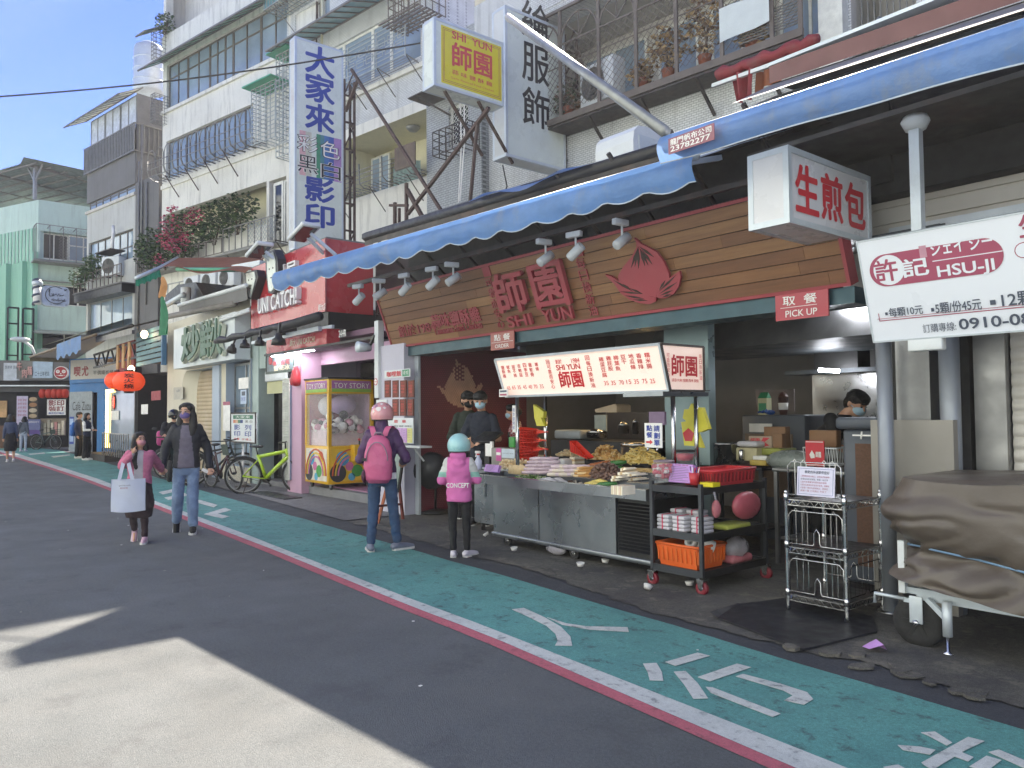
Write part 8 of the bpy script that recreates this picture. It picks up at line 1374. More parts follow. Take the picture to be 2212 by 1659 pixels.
b=MB(M);b.tube([(-.05,.19,1.26),(-.03,.21,1.3),(.03,.21,1.3),(.05,.19,1.26)],.01,mat('grey_trim','#8d7d8a'),6);b.build('handle',bp);b=MB(M);b.box(.12,.27,1.0,.16,.3,1.03,BLACK);b.bar((.17,.1,.98),(.165,.05,.72),.018,BLACK);b.build('buckle',bp)
b=MB(M);b.sheet(lambda a,e:(.17*cos(pi*.1+a*pi*.8),.0+.125*sin(pi*.1+a*pi*.8),.79+.07*e),14,2,LET);b.build('shirt_tail',tw)
# girl with the mint helmet
pg=gr(993,1203);HG=1.27;GJ=dict(sL=(.084,.008,.78),sR=(-.084,.008,.78),eL=(.15,-.01,.63),wL=(.1,-.12,.6),eR=(-.15,-.01,.63),wR=(-.1,-.13,.61),nec=(0,.01,.82),che=(0,.004,.71),hd=(0,-.012,.9),aR=(-.062,.0,.05),aL=(.05,.015,.05))
def gm(c):return 1 if(abs(c.x)>.092 and c.z>.7)else(2 if(abs(c.x)>.1 and .655<c.z<=.7)else 0)
tg=person('girl in a pink hooded jacket, black leggings and mint helmet, seen from behind',(pg.x,pg.y,0),(-.72,.69),HG,'pedestrians',GJ,[PINKH,WHTS,MINTS],BLKC,WSHOE,'bob',None,-.1,0,1,1.0,gm,1.22,.46,hooded=True,toes={'R':(-.55,-.83,0),'L':(.1,-1,0)},tops='jacket')
helmet(tg,HG,GJ['hd'],.134,HMI);M=tg.matrix_basis
b=MB(M@Matrix(((-1,0,0,0),(0,0,1,.108),(0,1,0,.73),(0,0,0,1))));b.text('CONCEPT',-.12,0,.12,.05,LET,0,.003,.02);g=MB();g.v=b.v;me=b.build('back_print',tg)
# stall staff
def staff(label,x,y,fd,H,**k):return person(label,(x,y,0),fd,H,'stall staff',**k)
AJ=dict(eL=(.14,-.03,.64),wL=(.06,-.14,.63),eR=(-.14,-.03,.64),wR=(-.06,-.15,.62),hd=(0,-.03,.925))
staff('young man in a dark green sweater and black mask by the red wall',-9.0,6.52,(.75,-.66),1.82,J=AJ,top=GRNS,pants=BLKC,shoes=BLKC,hair='fringe',mask=BLKC,hy=.5,hp=.25,tops='sweater')
staff('young man in a navy T-shirt and blue mask at the pay counter',-8.32,6.25,(.62,-.78),1.8,J=AJ,top=NAVYT,pants=BLKC,shoes=BLKC,hair='fringe',mask=BLUEM,hy=.15,hp=.25,sleeve=.5,tops='tee_shirt')
PLAID=mat('red_plaid','#8c2f3a',.8)
m,t_,p_=newmat('plaid_check');tc=N(t_,'ShaderNodeTexCoord').outputs['Object'];ck=N(t_,'ShaderNodeTexChecker',i_Scale=34.0);ck.inputs[1].default_value=(*L('#9c2a36'),1);ck.inputs[2].default_value=(*L('#c9b5b5'),1);t_.links.new(tc,ck.inputs[0]);t_.links.new(ck.outputs[0],p_.inputs['Base Color']);p_.inputs['Roughness'].default_value=.8
pp_=at(1112,920,6.95);staff('woman with a bun, blue mask and red checked overall behind the colanders',pp_.x,6.95,(-.75,-.66),1.62,J=dict(hd=(0,-.02,.93)),top=[m,BLKC],pants=BLKC,shoes=BLKC,hair='bun',mask=BLUEM,hy=.0,hp=.1,topm=lambda c:1 if(c.y<-.03 and c.z<.76)else 0,tops='overall')
pc_=at(1845,876,7.6);staff('cook in a black T-shirt bent forward over the table in the kitchen',pc_.x-.36,7.55,(.97,.15),1.84,J=dict(wai=(0,.01,.62),che=(0,-.06,.7),nec=(0,-.15,.79),hd=(0,-.21,.85),sL=(.09,-.1,.765),sR=(-.09,-.1,.765),eL=(.12,-.14,.62),wL=(.08,-.26,.56),eR=(-.12,-.14,.62),wR=(-.08,-.26,.56)),top=BLKC,pants=BLKC,shoes=BLKC,hair='fringe',mask=BLUEM,hp=.5,hy=-.4,sleeve=.5,tops='tee_shirt')
# people further down the street
def far(label,u,v,fd,H,**k):p=gr(u,v);return person(label,(p.x,p.y,0),fd,H,'pedestrians',vox=.014,detail=False,**k)
far('person in a navy vest with white sleeves standing by the blue shop',187,994,(.75,.66),1.62,J=dict(eL=(.13,-.04,.64),wL=(.06,-.15,.64),eR=(-.13,-.04,.64),wR=(-.06,-.16,.64)),top=[mat('navy_vest','#1f2a44',.8),LET],pants=BLKC,shoes=SOLE,hair='bob',topm=lambda c:1 if abs(c.x)>.088 else 0,legfat=1.5,tops='vest')
tb=far('person in dark clothes with a blue backpack beside the one in the vest',170,990,(.6,.8),1.66,top=mat('dark_blue_top','#2a3550',.8),pants=BLKC,shoes=SOLE,hair='fringe',legfat=1.5)
M=tb.matrix_basis;b=MB(M);loft(b,[((0,.2,.8),.12,.06),((0,.2,.95),.16,.1),((0,.19,1.15),.15,.09),((0,.17,1.3),.08,.04)],14);b.mats=[mat('blue_nylon','#2a6ab8',.6,0,.1)];b.sm=[True]*len(b.f);one(b,'backpack','bright blue backpack worn by the person near the blue shop','backpack')
far('woman in a grey blue top and black skirt walking away at the far left',22,998,(-.98,.1),1.6,J=dict(aR=(-.055,.06,.06),aL=(.05,-.05,.05)),top=mat('grey_blue_top','#3f4a66',.8),pants=None,shoes=WSHOE,hair='bob',skirt=(BLKC,.3),hem=.56)
far('woman in a grey top and pale jeans leaning at the far food stall',50,975,(-.9,.4),1.55,J=dict(che=(0,-.04,.72),nec=(0,-.06,.83),hd=(0,-.08,.915)),top=mat('grey_top','#4d5562',.8),pants=mat('pale_denim','#a9b3c4',.8),shoes=WSHOE,hair='bob')
ps=gr(365,1035);person('scooter rider in black jacket and black helmet behind the walking woman',(ps.x,ps.y+.1,.05),(.9,-.2),1.68,'pedestrians',dict(pel=(0,.02,.46),wai=(0,.02,.55),che=(0,.0,.67),nec=(0,-.01,.78),hd=(0,-.03,.865),sL=(.11,-.0,.74),sR=(-.11,-.0,.74),eL=(.15,-.1,.62),wL=(.13,-.22,.6),eR=(-.15,-.1,.62),wR=(-.13,-.22,.6),hL=(.06,0,.45),hR=(-.06,0,.45),kL=(.09,-.2,.4),kR=(-.09,-.2,.4),aL=(.09,-.2,.14),aR=(-.09,-.2,.14)),BLKC,BLKC,BLKC,None,BLKC,.0,.1,1,1.1,None,1.25,.43,tops='jacket')
rid=[o for o in COL.objects if o.get('label','').startswith('scooter rider')][0];helmet(rid,1.68,(0,-.03,.865),.145,mat('black_helmet','#0d0e11',.15,0,.05,coat=.5))
# ---------------------------------------------------------------- claw machine
p=gr(709.6,1047.5,.26);CX1,CY0=p.x,p.y;CX0,CY1,CZ0,CZ1=CX1-.98,CY0+.9,.26,at(709,818,CY0).z;CY_=mat('machine_yellow','#d9a81c',.35,0,.05,3,coat=.3)
t=thing('claw_machine','bright yellow claw machine full of plush toys on the arcade step','claw machine',None,(CX1-.5,CY0+.45,.16));hz=CZ1-CZ0;zl,zu=CZ0+hz*.36,CZ0+hz*.86
b=MB();b.box(CX0,CY0,CZ0,CX1,CY1,zl,CY_,.01);b.build('base',t);b=MB();b.box(CX0,CY0,zu,CX1,CY1,CZ1,CY_,.01);b.box(CX0-.02,CY0-.02,CZ1,CX1+.02,CY1+.02,CZ1+.03,TRAYM);b.build('header',t)
[MB().box(x,y,zl,x+.06,y+.06,zu,CY_).build('post',t)for x in(CX0,CX1-.06)for y in(CY0,CY1-.06)]
b=MB();b.box(CX0+.06,CY1-.05,zl,CX1-.06,CY1-.04,zu,pm('#c9a9c4'));b.box(CX0+.04,CY0+.06,zl,CX0+.05,CY1-.06,zu,pm('#b56a70'));b.box(CX0+.06,CY0+.1,zl,CX1-.3,CY1-.06,zl+.28,pm('#d8c4cc'));b.build('back_panel',t)
b=MB()
for k in range(120):r=ru(.05,.09);b.ball((ru(CX0+.12,CX1-.12),ru(CY0+.1,CY1-.14),zl+.28+ru(0,.3)*R()),r,r,r*.9,random.choice([LET,LET,BLACK,pm('#c98aa0'),pm('#d9d4d8'),pm('#8d7d74')]),8,6)
b.build('plush_toys',t)['kind']='stuff'
b=MB();b.ball((CX1-.35,CY0+.45,zu-.2),.22,.26,.18,pm('#b9a0c8',.8),14,10);b.ball((CX0+.3,CY0+.3,zu-.22),.18,.16,.18,pm('#c9c4cc',.8),12,8);b.build('big_plush',t)
b=MB();PANE=mat('clear_pane','#ffffff',.03,0,0,alpha=.12);b.box(CX0+.06,CY0+.01,zl,CX1-.06,CY0+.016,zu,PANE);b.box(CX1-.016,CY0+.06,zl,CX1-.01,CY1-.06,zu,PANE);b.build('pane',t)
for M,W in((face(FR(CX0,CY0-.002)),.98),(facex(CX1+.002,CY0,0),.9)):
    b=MB(M);b.box(.06,zu+.03,0,W-.06,CZ1-.03,.004,pm('#a96aa4'));b.box(.06,zu+.03,.004,W-.06,zu+.09,.006,pm('#8db54a'));b.text('TOY STORY',.1,zu+.1,W-.1,CZ1-.07,LPK,.005,.002,.035);b.text('TOY STORY',.1,zu+.1,W-.1,CZ1-.07,LET,.009,.002,.005);b.build('header_panel',t)
    b=MB(M);y0,y1=CZ0+.05,zl-.05;b.box(.06,y0,0,W-.06,y1,.003,pm('#e0b83a')if W<.95 else pm('#d8cfc0'))
    for cx,cy,r,c in((.3,.7,.13,'#4a9ac8'),(.62,.3,.11,'#4a9a4a'),(.2,.25,.16,'#3a3a3c'),(.7,.75,.1,'#c8543a'),(.45,.45,.08,'#c86a9a'),(.5,.12,.07,'#5aa9c8')):b.ext([(W*cx+r*cos(a*pi/9),y0+(y1-y0)*cy+r*sin(a*pi/9))for a in range(18)],.003,pm(c),.003)
    for rr,c in((.42,'#c8603a'),(.36,'#e0c24a'),(.3,'#c87aa0')):b.tube([(W/2+rr*W*cos(a*pi/14),y0+.1+rr*1.1*sin(a*pi/14),.006)for a in range(15)],.018,pm(c),4)
    b.build('art_panel',t)
b=MB();b.box(CX1,CY0+.42,zl-.28,CX1+.16,CY0+.72,zl+.02,CY_,.01);b.tube([(CX1+.1,CY0+.55,zl),(CX1+.1,CY0+.55,zl+.1)],.012,BLACK,6);b.ball((CX1+.1,CY0+.55,zl+.11),.025,.025,.025,LRED,8,6);b.build('control_box',t)
for x in(CX0+.1,CX1-.1):b=MB();caster(b,x,CY0+.1,.04,.1);b.v=[(v[0],v[1],v[2]+.16)for v in b.v];b.build('caster',t)
# ---------------------------------------------------------------- bicycles and scooter
def bike(label,x,y,ang,fm,basket=False,r=.335,fat=1.0,text=None,grp='parked bicycles',lean=.06):
    M=Matrix.Translation((x,y,0))@Matrix.Rotation(ang,4,'Z')@Matrix.Rotation(lean,4,'X');t=thing('bicycle',label,'bicycle',grp,(x,y,0));C1=lambda a,z:(a,0,z)
    for wx in(0,1.06):
        b=MB(M);b.tube([(wx+r*cos(k*pi/16),0,r+r*sin(k*pi/16))for k in range(33)],.022,RUBBER,6);w=b.build('wheel',t);b=MB(M);b.tube([(wx+(r-.03)*cos(k*pi/16),0,r+(r-.03)*sin(k*pi/16))for k in range(33)],.01,STEELD,4);[b.bar((wx,0,r),(wx+(r-.03)*cos(k*pi/9),0,r+(r-.03)*sin(k*pi/9)),.0022,STEELD)for k in range(18)];b.lathe([(.0001,-.04),(.025,-.04),(.025,.04),(.0001,.04)],TRAYM,10,(wx,0,r),'y');b.build('rim',w)
    b=MB(M);q=.02*fat;b.tube([C1(.27,.74),C1(.42,.28)],q,fm);b.tube([C1(.28,.7),C1(.8,.8)],q*1.1,fm);b.tube([C1(.42,.29),C1(.83,.7)],q*1.25,fm);b.tube([C1(.79,.85),C1(.85,.64)],q*1.2,fm)
    for s in(-.05,.05):b.tube([(0,s,r),(.4,s*.5,.28)],.012,fm);b.tube([(0,s,r),(.29,s*.3,.66)],.011,fm);b.tube([(.85,s*.6,.66),(.9,s,.6),(1.06,s,r)],.013,fm if fat<1.2 else BLACK)
    if text:
        d=Vector((.41,0,.41)).normalized();b.T=M@Matrix(((d.x,-d.z,0,.5),(0,0,-1,-.03),(d.z,d.x,0,.36),(0,0,0,1)));b.text(text,0,-.022,.34,.026,LET,0,.001,.02)
    b.build('frame',t);b=MB(M);b.tube([C1(.27,.74),C1(.24,.88)],.013,BLACK);b.lathe([(.0001,-.12),(.03,-.12),(.075,.02),(.085,.1),(.05,.13),(.0001,.13)],BLACK,10,(.24,0,.9),'x',sy=.35);b.build('saddle',t)
    b=MB(M);b.tube([C1(.79,.85),C1(.78,.98)],.014,BLACK);b.tube([(.7,-.29,1.0),(.78,-.18,.99),(.8,0,.98),(.78,.18,.99),(.7,.29,1.0)],.013,BLACK);b.build('handlebar',t);b=MB(M);b.lathe([(.0001,-.03),(.09,-.03),(.09,-.02),(.0001,-.02)],BLACK,14,(.42,0,.28),'y');b.bar((.42,-.06,.28),(.52,-.08,.16),.02,BLACK);b.bar((.42,.06,.28),(.32,.08,.4),.02,BLACK);b.bar((.52,-.14,.16),(.52,-.06,.16),.03,BLACK);b.bar((0,0,r-.02),(.42,0,.2),.008,TRAYM);b.build('crank',t)
    b=MB(M);b.tube([((r+.04)*cos(k*pi/10),0,r+(r+.04)*sin(k*pi/10))for k in range(1,8)],.02,BLACK,5);b.bar((.1,-.08,r-.03),(.02,-.16,.0),.014,BLACK);b.build('mudguard',t)
    if basket:
        b=MB(M);x0=.9
        for z,e in((.72,0),(.82,.02),(.92,.04)):b.tube([(x0-e,-.13-e,z),(x0+.25+e,-.13-e,z),(x0+.25+e,.13+e,z),(x0-e,.13+e,z),(x0-e,-.13-e,z)],.007,mat('basket_green','#3f4a44',.6),4)
        for k in range(8):w=k*.045;[b.bar((x0+w*.8,s*.13,.72),(x0+w*.9,s*.17,.92),.006,MATS['basket_green'])for s in(-1,1)]
        b.sheet(lambda a,e:(x0+.27*a,-.14-.03*e,.72+.2*e),1,1,MATS['basket_green']);b.build('basket',t)
    return t
YG_=mat('lime_frame','#a9c92a',.3,0,.04,coat=.5);bike('lime green mountain bicycle with white lettering parked at the stair doorway',-14.75,5.36,atan2(1.05,.62),YG_,fat=1.6,text='GIANT')
bike('dark maroon city bicycle with a green basket behind the lime green one',-16.6,5.35,atan2(.8,-.75)-2.2,mat('maroon_frame','#3f1c26',.35),True);bike('black bicycle partly hidden between the maroon one and the walking woman',-17.4,5.2,1.1,BLACK);bike('dark bicycle behind the little girl, its rear wheel showing',-19.9,5.3,.5,IRON)
pb=gr(78,971);bike('old grey bicycle with a front basket parked at the far shops',pb.x,pb.y,atan2(.62,.78),mat('grey_frame','#5d6a68',.4),True,lean=0)
p=gr(362,1036);t=thing('scooter','black motor scooter with a pink rear box under the rider in the black helmet','scooter',None,(p.x,p.y,0));M=Matrix.Translation((p.x,p.y,0))@Matrix.Rotation(atan2(-.2,.9),4,'Z');SCB=mat('scooter_black','#121418',.2,0,.1,coat=.5)
b=MB(M);b.ball((-.25,0,.5),.5,.16,.18,SCB,16,10);b.box(.05,-.14,.28,.45,.14,.36,SCB,.03);b.add([(.42,-.18,.35),(.42,.18,.35),(.62,.17,.95),(.62,-.17,.95),(.52,-.1,.35),(.52,.1,.35),(.7,.08,.95),(.7,-.08,.95)],[(0,1,2,3),(4,7,6,5),(0,3,7,4),(1,5,6,2),(3,2,6,7)],SCB);b.build('body',t);b=MB(M);b.ball((-.2,0,.74),.36,.13,.06,BLACK,14,8);b.build('seat',t)
for wx in(-.5,.75):b=MB(M);b.lathe([(.1,-.05),(.22,-.05),(.25,-.02),(.25,.02),(.22,.05),(.1,.05)],RUBBER,20,(wx,0,.25),'y');b.lathe([(.0001,-.03),(.14,-.04),(.14,.04),(.0001,.03)],STEELD,14,(wx,0,.25),'y');b.build('wheel',t)
b=MB(M);b.tube([(.6,-.3,1.02),(.64,0,1.0),(.6,.3,1.02)],.015,BLACK);[b.ball((.62,s*.3,1.2),.02,.07,.05,BLACK,8,6)for s in(-1,1)];[b.bar((.62,s*.28,1.02),(.62,s*.3,1.18),.012,BLACK)for s in(-1,1)];b.build('handlebar',t);b=MB(M);b.box(-.85,-.22,.78,-.42,.22,1.14,mat('hot_pink_box','#b03078',.5),.06);b.build('rear_box',t)
# ---------------------------------------------------------------- pavement objects
t=thing('sign_stand','white printing sign on a pole stand with a green header and red arrow','sign',None,tuple(gr(520,1050)));q=rect(k5,5.75,495,212,885,690);M=face(FR(q[0],5.75,0,q[2]));b=MB(M);W,H=q[1]-q[0],q[3]-q[2];b.box(0,0,-.03,W,H,0,WHITEP);b.tube([(0,0,0),(W,0,0),(W,H,0),(0,H,0),(0,0,0)],.022,IRON,4);b.box(.1*W,.8*H,.001,.9*W,.93*H,.004,pm('#1f6a4a'));b.text('大家來',.2*W,.82*H,.8*W,.915*H,LET,.005,.001)
for k,c in enumerate(('#c87a5a','#c9a98a','#4a7a5a','#2a3f7a')):b.box((.1+.1*k)*W,.66*H,.001,(.2+.1*k)*W,.77*H,.003,pm(c))
b.text('黑 白',.6*W,.67*H,.88*W,.76*H,LBLK,.002);[b.text(c,x*W,y*H,(x+.26)*W,(y+.19)*H,LBLUE,.002,.002,.01)for c,x,y in(('影',.14,.42),('印',.14,.2),('列',.58,.42),('印',.58,.2))];b.ext([(.15*W,.09*H),(.15*W,.13*H),(.28*W,.13*H),(.28*W,.16*H),(.38*W,.11*H),(.28*W,.06*H),(.28*W,.09*H)],.002,LRED,.001);b.text('2F 樓上',.46*W,.07*H,.86*W,.15*H,LRED,.002);b.build('board',t);b=MB();x=q[0]+W*.45;b.tube([(x,5.78,q[2]),(x,5.78,.03)],.025,LET,8);b.lathe([(.16,0),(.16,.02),(.03,.05)],IRON,16,(x,5.78,.016));b.build('pole',t)
t=thing('easel','red brown wooden easel with a black framed board and a white card on top','easel',None,tuple(gr(845,1130)));EW=mat('red_wood','#6d2f28',.6,0,.15,10);f1,f2=gr(870.7,1123),gr(815.6,1133);tp=Vector(at(852,955,f1.y-.05));b=MB();b.bar(f1,tp,.035,EW);b.bar(f2,tp+Vector((-.12,.1,-.1)),.035,mat('orange_wood','#a8603c',.6));b.bar(f2+Vector((0,0,.25)),f1.lerp(tp,.2),.03,EW);b.build('leg',t);b=MB(Matrix.Translation(f1.lerp(tp,.62))@Matrix.Rotation(.25,4,'Z')@Matrix.Rotation(.2,4,'Y'));b.box(-.28,-.03,-.28,.1,0,.3,BLACK);b.box(-.25,-.034,-.25,.07,-.03,.27,pm('#8d9a94'));b.build('board',t);b=MB(Matrix.Translation(tp)@Matrix.Rotation(.25,4,'Y'));b.box(-.09,-.05,0,.09,-.04,.24,pm('#c3ccd8'));[b.box(-.06,-.052,.04+k*.03,.06,-.05,.05+k*.03,LDK)for k in range(6)];b.build('card',t)
t=thing('standing_fan','black industrial standing fan on a round base before the red wall','fan',None,tuple(gr(*c7(160,1250))));p=at(*c7(183,1010),6.35);b=MB(Matrix.Translation(p)@Matrix.Rotation(.9,4,'Z'))
for k in range(5):b.lathe([(.27*(k+1)/5-.004,-.03),(.27*(k+1)/5,-.034),(.27*(k+1)/5+.004,-.03)],TRAYM,24,axis='y')
for k in range(16):b.bar((0,-.03,0),(.27*cos(k*pi/8),-.03,.27*sin(k*pi/8)),.006,TRAYM)
b.lathe([(.27,-.03),(.28,.02),(.24,.1)],TRAYM,24,axis='y');b.build('cage',t);b=MB(Matrix.Translation(p)@Matrix.Rotation(.9,4,'Z'));[b.ext([(.03*cos(w),.03*sin(w)),(.23*cos(w+.1),.23*sin(w+.1)),(.23*cos(w+.8),.23*sin(w+.8)),(.06*cos(w+1.0),.06*sin(w+1.0))],.01,BLACK,0)for w in()]
for k in range(4):w=k*pi/2;b.add([(.03*cos(w),0,.03*sin(w)),(.23*cos(w),-.01,.23*sin(w)),(.23*cos(w+.8),.03,.23*sin(w+.8)),(.05*cos(w+1),.02,.05*sin(w+1))],[(0,1,2,3)],mat('fan_blade','#3a4046',.4))
b.build('blade',t);b=MB();b.tube([(p.x,p.y+.08,p.z),(p.x,p.y+.08,.04)],.02,BLACK,8);b.lathe([(.27,0),(.27,.03),(.04,.06)],BLACK,20,(p.x,p.y+.08,.016));b.build('stand',t)
for i,(x,y,m,lab)in enumerate(((120,1140,mat('extinguisher_red','#a82a2c',.3,0,.05),'red fire extinguisher with a yellow tag beside the white pillar'),(150,1140,STEEL,'steel bottle beside the red extinguisher'))):
    t=thing('fire_extinguisher' if i==0 else 'gas_bottle',lab,'extinguisher' if i==0 else 'bottle',None,tuple(gr(*c7(x,1235))));p=t.location;b=MB(Matrix.Translation(p));b.lathe([(.065,0),(.07,.02),(.07,.34),(.05,.4),(.025,.42),(.025,.45)],m,14);b.build('cylinder',t);b=MB(Matrix.Translation(p));b.box(-.05,-.02,.45,.05,.02,.49,BLACK);b.tube([(.03,0,.46),(.09,0,.4),(.08,0,.2)],.01,BLACK,5);b.build('valve',t)
    if i==0:b=MB(Matrix.Translation(p));b.box(-.04,-.075,.12,.04,-.07,.24,YEL);b.build('tag',t)
b=MB();a=gr(*k5(1000,1480));c=gr(*k5(1650,1580));b.box(a.x,a.y-.25,.017,c.x,a.y+.1,.035,TRAYM,.01);one(b,'drain_plate','dark metal ramp plate on the tiles beside the lime green bicycle','plate')
# small litter
CUP=mat('paper_cup_white','#d3d0cc',.6)
for i,(u,v)in enumerate(((1111,1195),(1254,1230),(1307,1222),(1398,1280),(1490,1272),(1052,1162))):p=gr(u,v);b=MB(Matrix.Translation((p.x,p.y,.03))@Matrix.Rotation(i*1.1,4,'Z')@Matrix.Rotation(.6 if i in(3,5)else .1,4,'X'));b.lathe([(.0001,0),(.028,0),(.04,.035),(.036,.035),(.025,.005),(.0001,.005)],CUP,12);one(b,'paper_cup','small white paper cup dropped on the pavement near '+('the left caster of the food cart','the second caster of the food cart','the middle front of the food cart','the seam before the black trolley','the front wheel of the black trolley','the pay counter')[i],'cup','dropped paper cups')
p=gr(1890,1410);b=MB(Matrix.Translation((p.x,p.y,.02)));b.add([(-.08,0,.0),(-.01,-.05,.01),(.07,-.03,.05),(.05,.05,.0),(0,.02,.06),(-.06,.05,.02)],[(0,1,4),(1,2,4),(2,3,4),(3,5,4),(5,0,4)],MAG);one(b,'paper_scrap','crumpled lilac paper scrap near the big black wheel','paper')
p=gr(*c7(925,1520));b=MB(Matrix.Translation((p.x,p.y,.02)));b.ball((0,0,.06),.15,.06,.06,CLR,12,8);one(b,'plastic_bag','limp clear plastic bag lying under the food cart edge','bag')
b=MB()
for k in range(24):
    x,y=ru(-16,0),ru(.3,4.9)if k%3 else ru(1.6,3.2);s=ru(.003,.009);b.T=Matrix.Translation((x,y,.0095))@Matrix.Rotation(ru(0,6),4,'Z');b.box(-s*ru(.6,2),-s,0,s,s,.002,random.choice([LET,CUP,pm('#8d8a80')]))
b.T=I4;tag(b.build('road_litter'),kind='stuff')
# ---------------------------------------------------------------- plants, air conditioners, cable
LFG=[mat('leaf_dark',(.022,.045,.018),.55),mat('leaf_mid',(.04,.085,.025),.55),mat('leaf_light',(.085,.14,.04),.5)];FLW=[mat('bloom_magenta','#b8305c',.6),mat('bloom_pink','#cf6a80',.6)];DRY=[mat('dry_leaf','#a8875a',.8),mat('dry_leaf_pale','#c4a878',.8),mat('dry_leaf_brown','#6d5238',.8)]
def leaves(b,c,rx,ry,rz,n,ms,sz):
    for _ in range(n):
        while True:
            q=Vector((ru(-1,1),ru(-1,1),ru(-1,1)))
            if q.length<1:break
        k=mnoise.noise((c[0]+q.x*2.3,q.y*2,c[2]+q.z*2.3))
        if k<-.12:continue
        s=sz*ru(.6,1.3);M=Matrix.Translation((c[0]+q.x*rx,c[1]+q.y*ry,c[2]+q.z*rz))@Matrix.Rotation(ru(0,6.3),4,'Z')@Matrix.Rotation(ru(-1.2,1.2),4,'X');b.add([M@Vector(v)for v in((0,0,0),(s*.5,s*.35,.1*s),(s,0,0),(s*.5,-s*.35,.1*s))],[(0,1,2,3)],random.choice(ms))
def plant(name,label,F,blobs,ms,cat='plant',sz=.12,bl=None,stem=None,pot=None,grp=None):
    p=F@Vector(blobs[0][:3]);t=thing(name,label,cat,grp,tuple(F@Vector((blobs[0][0],blobs[0][1],pot[0]if pot else blobs[0][2]-blobs[0][5]))));b=MB(F)
    for x,y,z,rx,ry,rz,n in blobs:leaves(b,(x,y,z),rx,ry,rz,n,ms,sz)
    b.build('foliage',t)
    if bl:
        b=MB(F);[leaves(b,q[:3],q[3],q[4],q[5],q[6],FLW,sz*.8)for q in bl];b.build('blossom',t)
    b=MB(F)
    for x,y,z,rx,ry,rz,n in blobs:
        for k in range(4):b.tube([(x+ru(-.1,.1),y,z-rz*1.1),(x+ru(-.4,.4)*rx,y,z),(x+ru(-.9,.9)*rx,y-ru(-.5,.5)*ry,z+rz*ru(.5,.95))],[.018,.012,.005],mat('stem_brown','#4a3a2a',.8),5)
    b.build('stem',t)
    if pot:b=MB(F);b.lathe([(pot[1]*.75,pot[0]),(pot[1],pot[0]+pot[1]*1.7),(pot[1]*1.08,pot[0]+pot[1]*1.75),(pot[1]*.9,pot[0]+pot[1]*1.75)],mat('terracotta','#8d4f38',.8),14,(blobs[0][0],blobs[0][1],0));b.build('pot',t)
    return t
plant('bougainvillea','bougainvillea with pink blossom spilling over the cream block balcony',FC,[(-5.6,-.5,8.1,1.5,.5,.9,1900),(-7.9,-.5,8.0,1.1,.45,.75,1500),(-3.6,-.4,8.3,1.5,.45,.75,1700),(-6.6,-.6,7.5,2.2,.4,.5,1100),(-2.2,-.4,8.4,1.1,.4,.7,1200)],LFG,'shrub',.13,[(-5.9,-.85,8.2,.7,.3,.75,500),(-5.2,-.9,7.8,.9,.25,.5,330),(-6.5,-.9,7.3,.3,.2,.2,120),(-4.4,-.8,8.5,.7,.2,.4,160),(-5.75,-.8,9.05,.2,.15,.15,60)])
plant('balcony_shrub','feathery green shrub on the small balcony of the grey block',FD,[(-3.3,-.45,8.0,.8,.35,.6,900),(-4.5,-.5,7.7,.8,.35,.5,500)],LFG[1:],'shrub',.13)
plant('balcony_shrub','small green plant at the corner of the top balcony, below the sky',FC,[(-7.6,-.2,16.8,.6,.3,.4,420)],LFG,'shrub',.12)
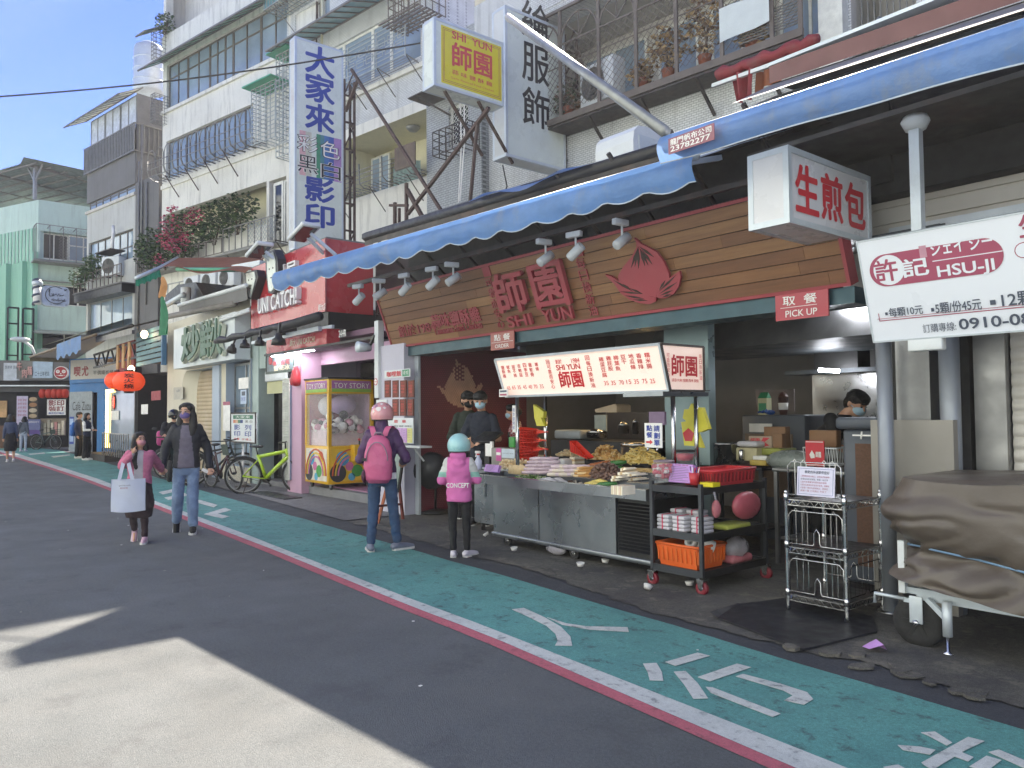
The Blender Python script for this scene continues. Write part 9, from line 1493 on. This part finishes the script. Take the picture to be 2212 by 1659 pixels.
for x,z,rx,rz,lab in((6.35,8.75,.5,.6,'tallest dried brown plant in the caged balcony'),(5.55,8.55,.42,.45,'dried brown plant left of the tallest in the caged balcony'),(4.95,8.2,.25,.3,'small dried plant right of the air conditioner in the caged balcony'),(3.0,8.25,.4,.5,'dull green plant left of the air conditioner in the caged balcony'),(7.3,8.2,.3,.25,'low dried plant under the white cloth in the caged balcony')):plant('potted_plant',lab,FA,[(x,-.35,z,rx,.2,rz,420)],DRY if x>4 else LFG[:2]+DRY[2:],'plant',.12,None,None,(7.9,.13),'potted plants in the caged balcony')
ac_unit(FA,3.93,-.12,7.95,1.0,.85,.36,'big white air conditioner behind the lattice of the caged balcony',-.15);ac_unit(FD,-1.75,-.05,7.45,.95,.8,.4,'white air conditioner on the small balcony of the grey block',.35);b=MB(FD);b.box(-2.6,-.65,8.45,-1.1,-.02,8.5,IRON);b.tube([(-1.7,-.3,8.5),(-1.72,-.3,8.9),(-1.6,-.3,9.3),(-1.75,-.25,9.6)],.07,LET,6);one(b,'rain_hood','dark sheet hood with a white hose above the balcony air conditioner','hood')
for i in range(3):ac_unit(FC,-5.2+i*1.15,-.1,5.95,1.0,.62,.3,['left','middle','right'][i]+' grey air conditioner of the three above the green lettering shop')
pa,pb=CAMLOC+ray(-120,217)*15,atx(908,93,-12.1);b=MB();b.tube([pa.lerp(pb,k/24)-Vector((0,0,.5*sin(pi*k/24)*.3))for k in range(25)],.016,BLACK,5);one(b,'overhead_cable','thin black cable strung across the sky to the yellow light box','cable')
for P,lab in((((660,600),(655,820),(690,1100)),'loose cable beside the lattice tower of the tall blue lettered sign'),(((1410,690),(1420,1000),(1400,1400)),'left of two pale cables hanging below the yellow light box'),(((1440,690),(1440,1000),(1410,1390)),'right of two pale cables hanging below the yellow light box'),(((1705,1140),(1735,1290),(1690,1400)),'dark wire dangling below the tall off-white light box')):b=MB();b.tube([at(*c2(*q),9.4)for q in P],.014,LET if 'pale' in lab else BLACK,4);one(b,'loose_cable',lab,'cable','loose cables on the facade')
# ---------------------------------------------------------------- thin sunlit street haze
b=MB();b.box(-610,-610,-1,610,610,21,WHITEP);hm,hn,hp_=newmat('street_haze');pv=hn.nodes.new('ShaderNodeVolumePrincipled');pv.inputs['Color'].default_value=(.92,.95,1,1);pv.inputs['Density'].default_value=.0015;pv.inputs['Anisotropy'].default_value=.25
hn.nodes.remove(hp_);hn.links.new(pv.outputs[0],hn.nodes['Material Output'].inputs['Volume']);b.mats=[hm];tag(b.build('haze'),kind='stuff')
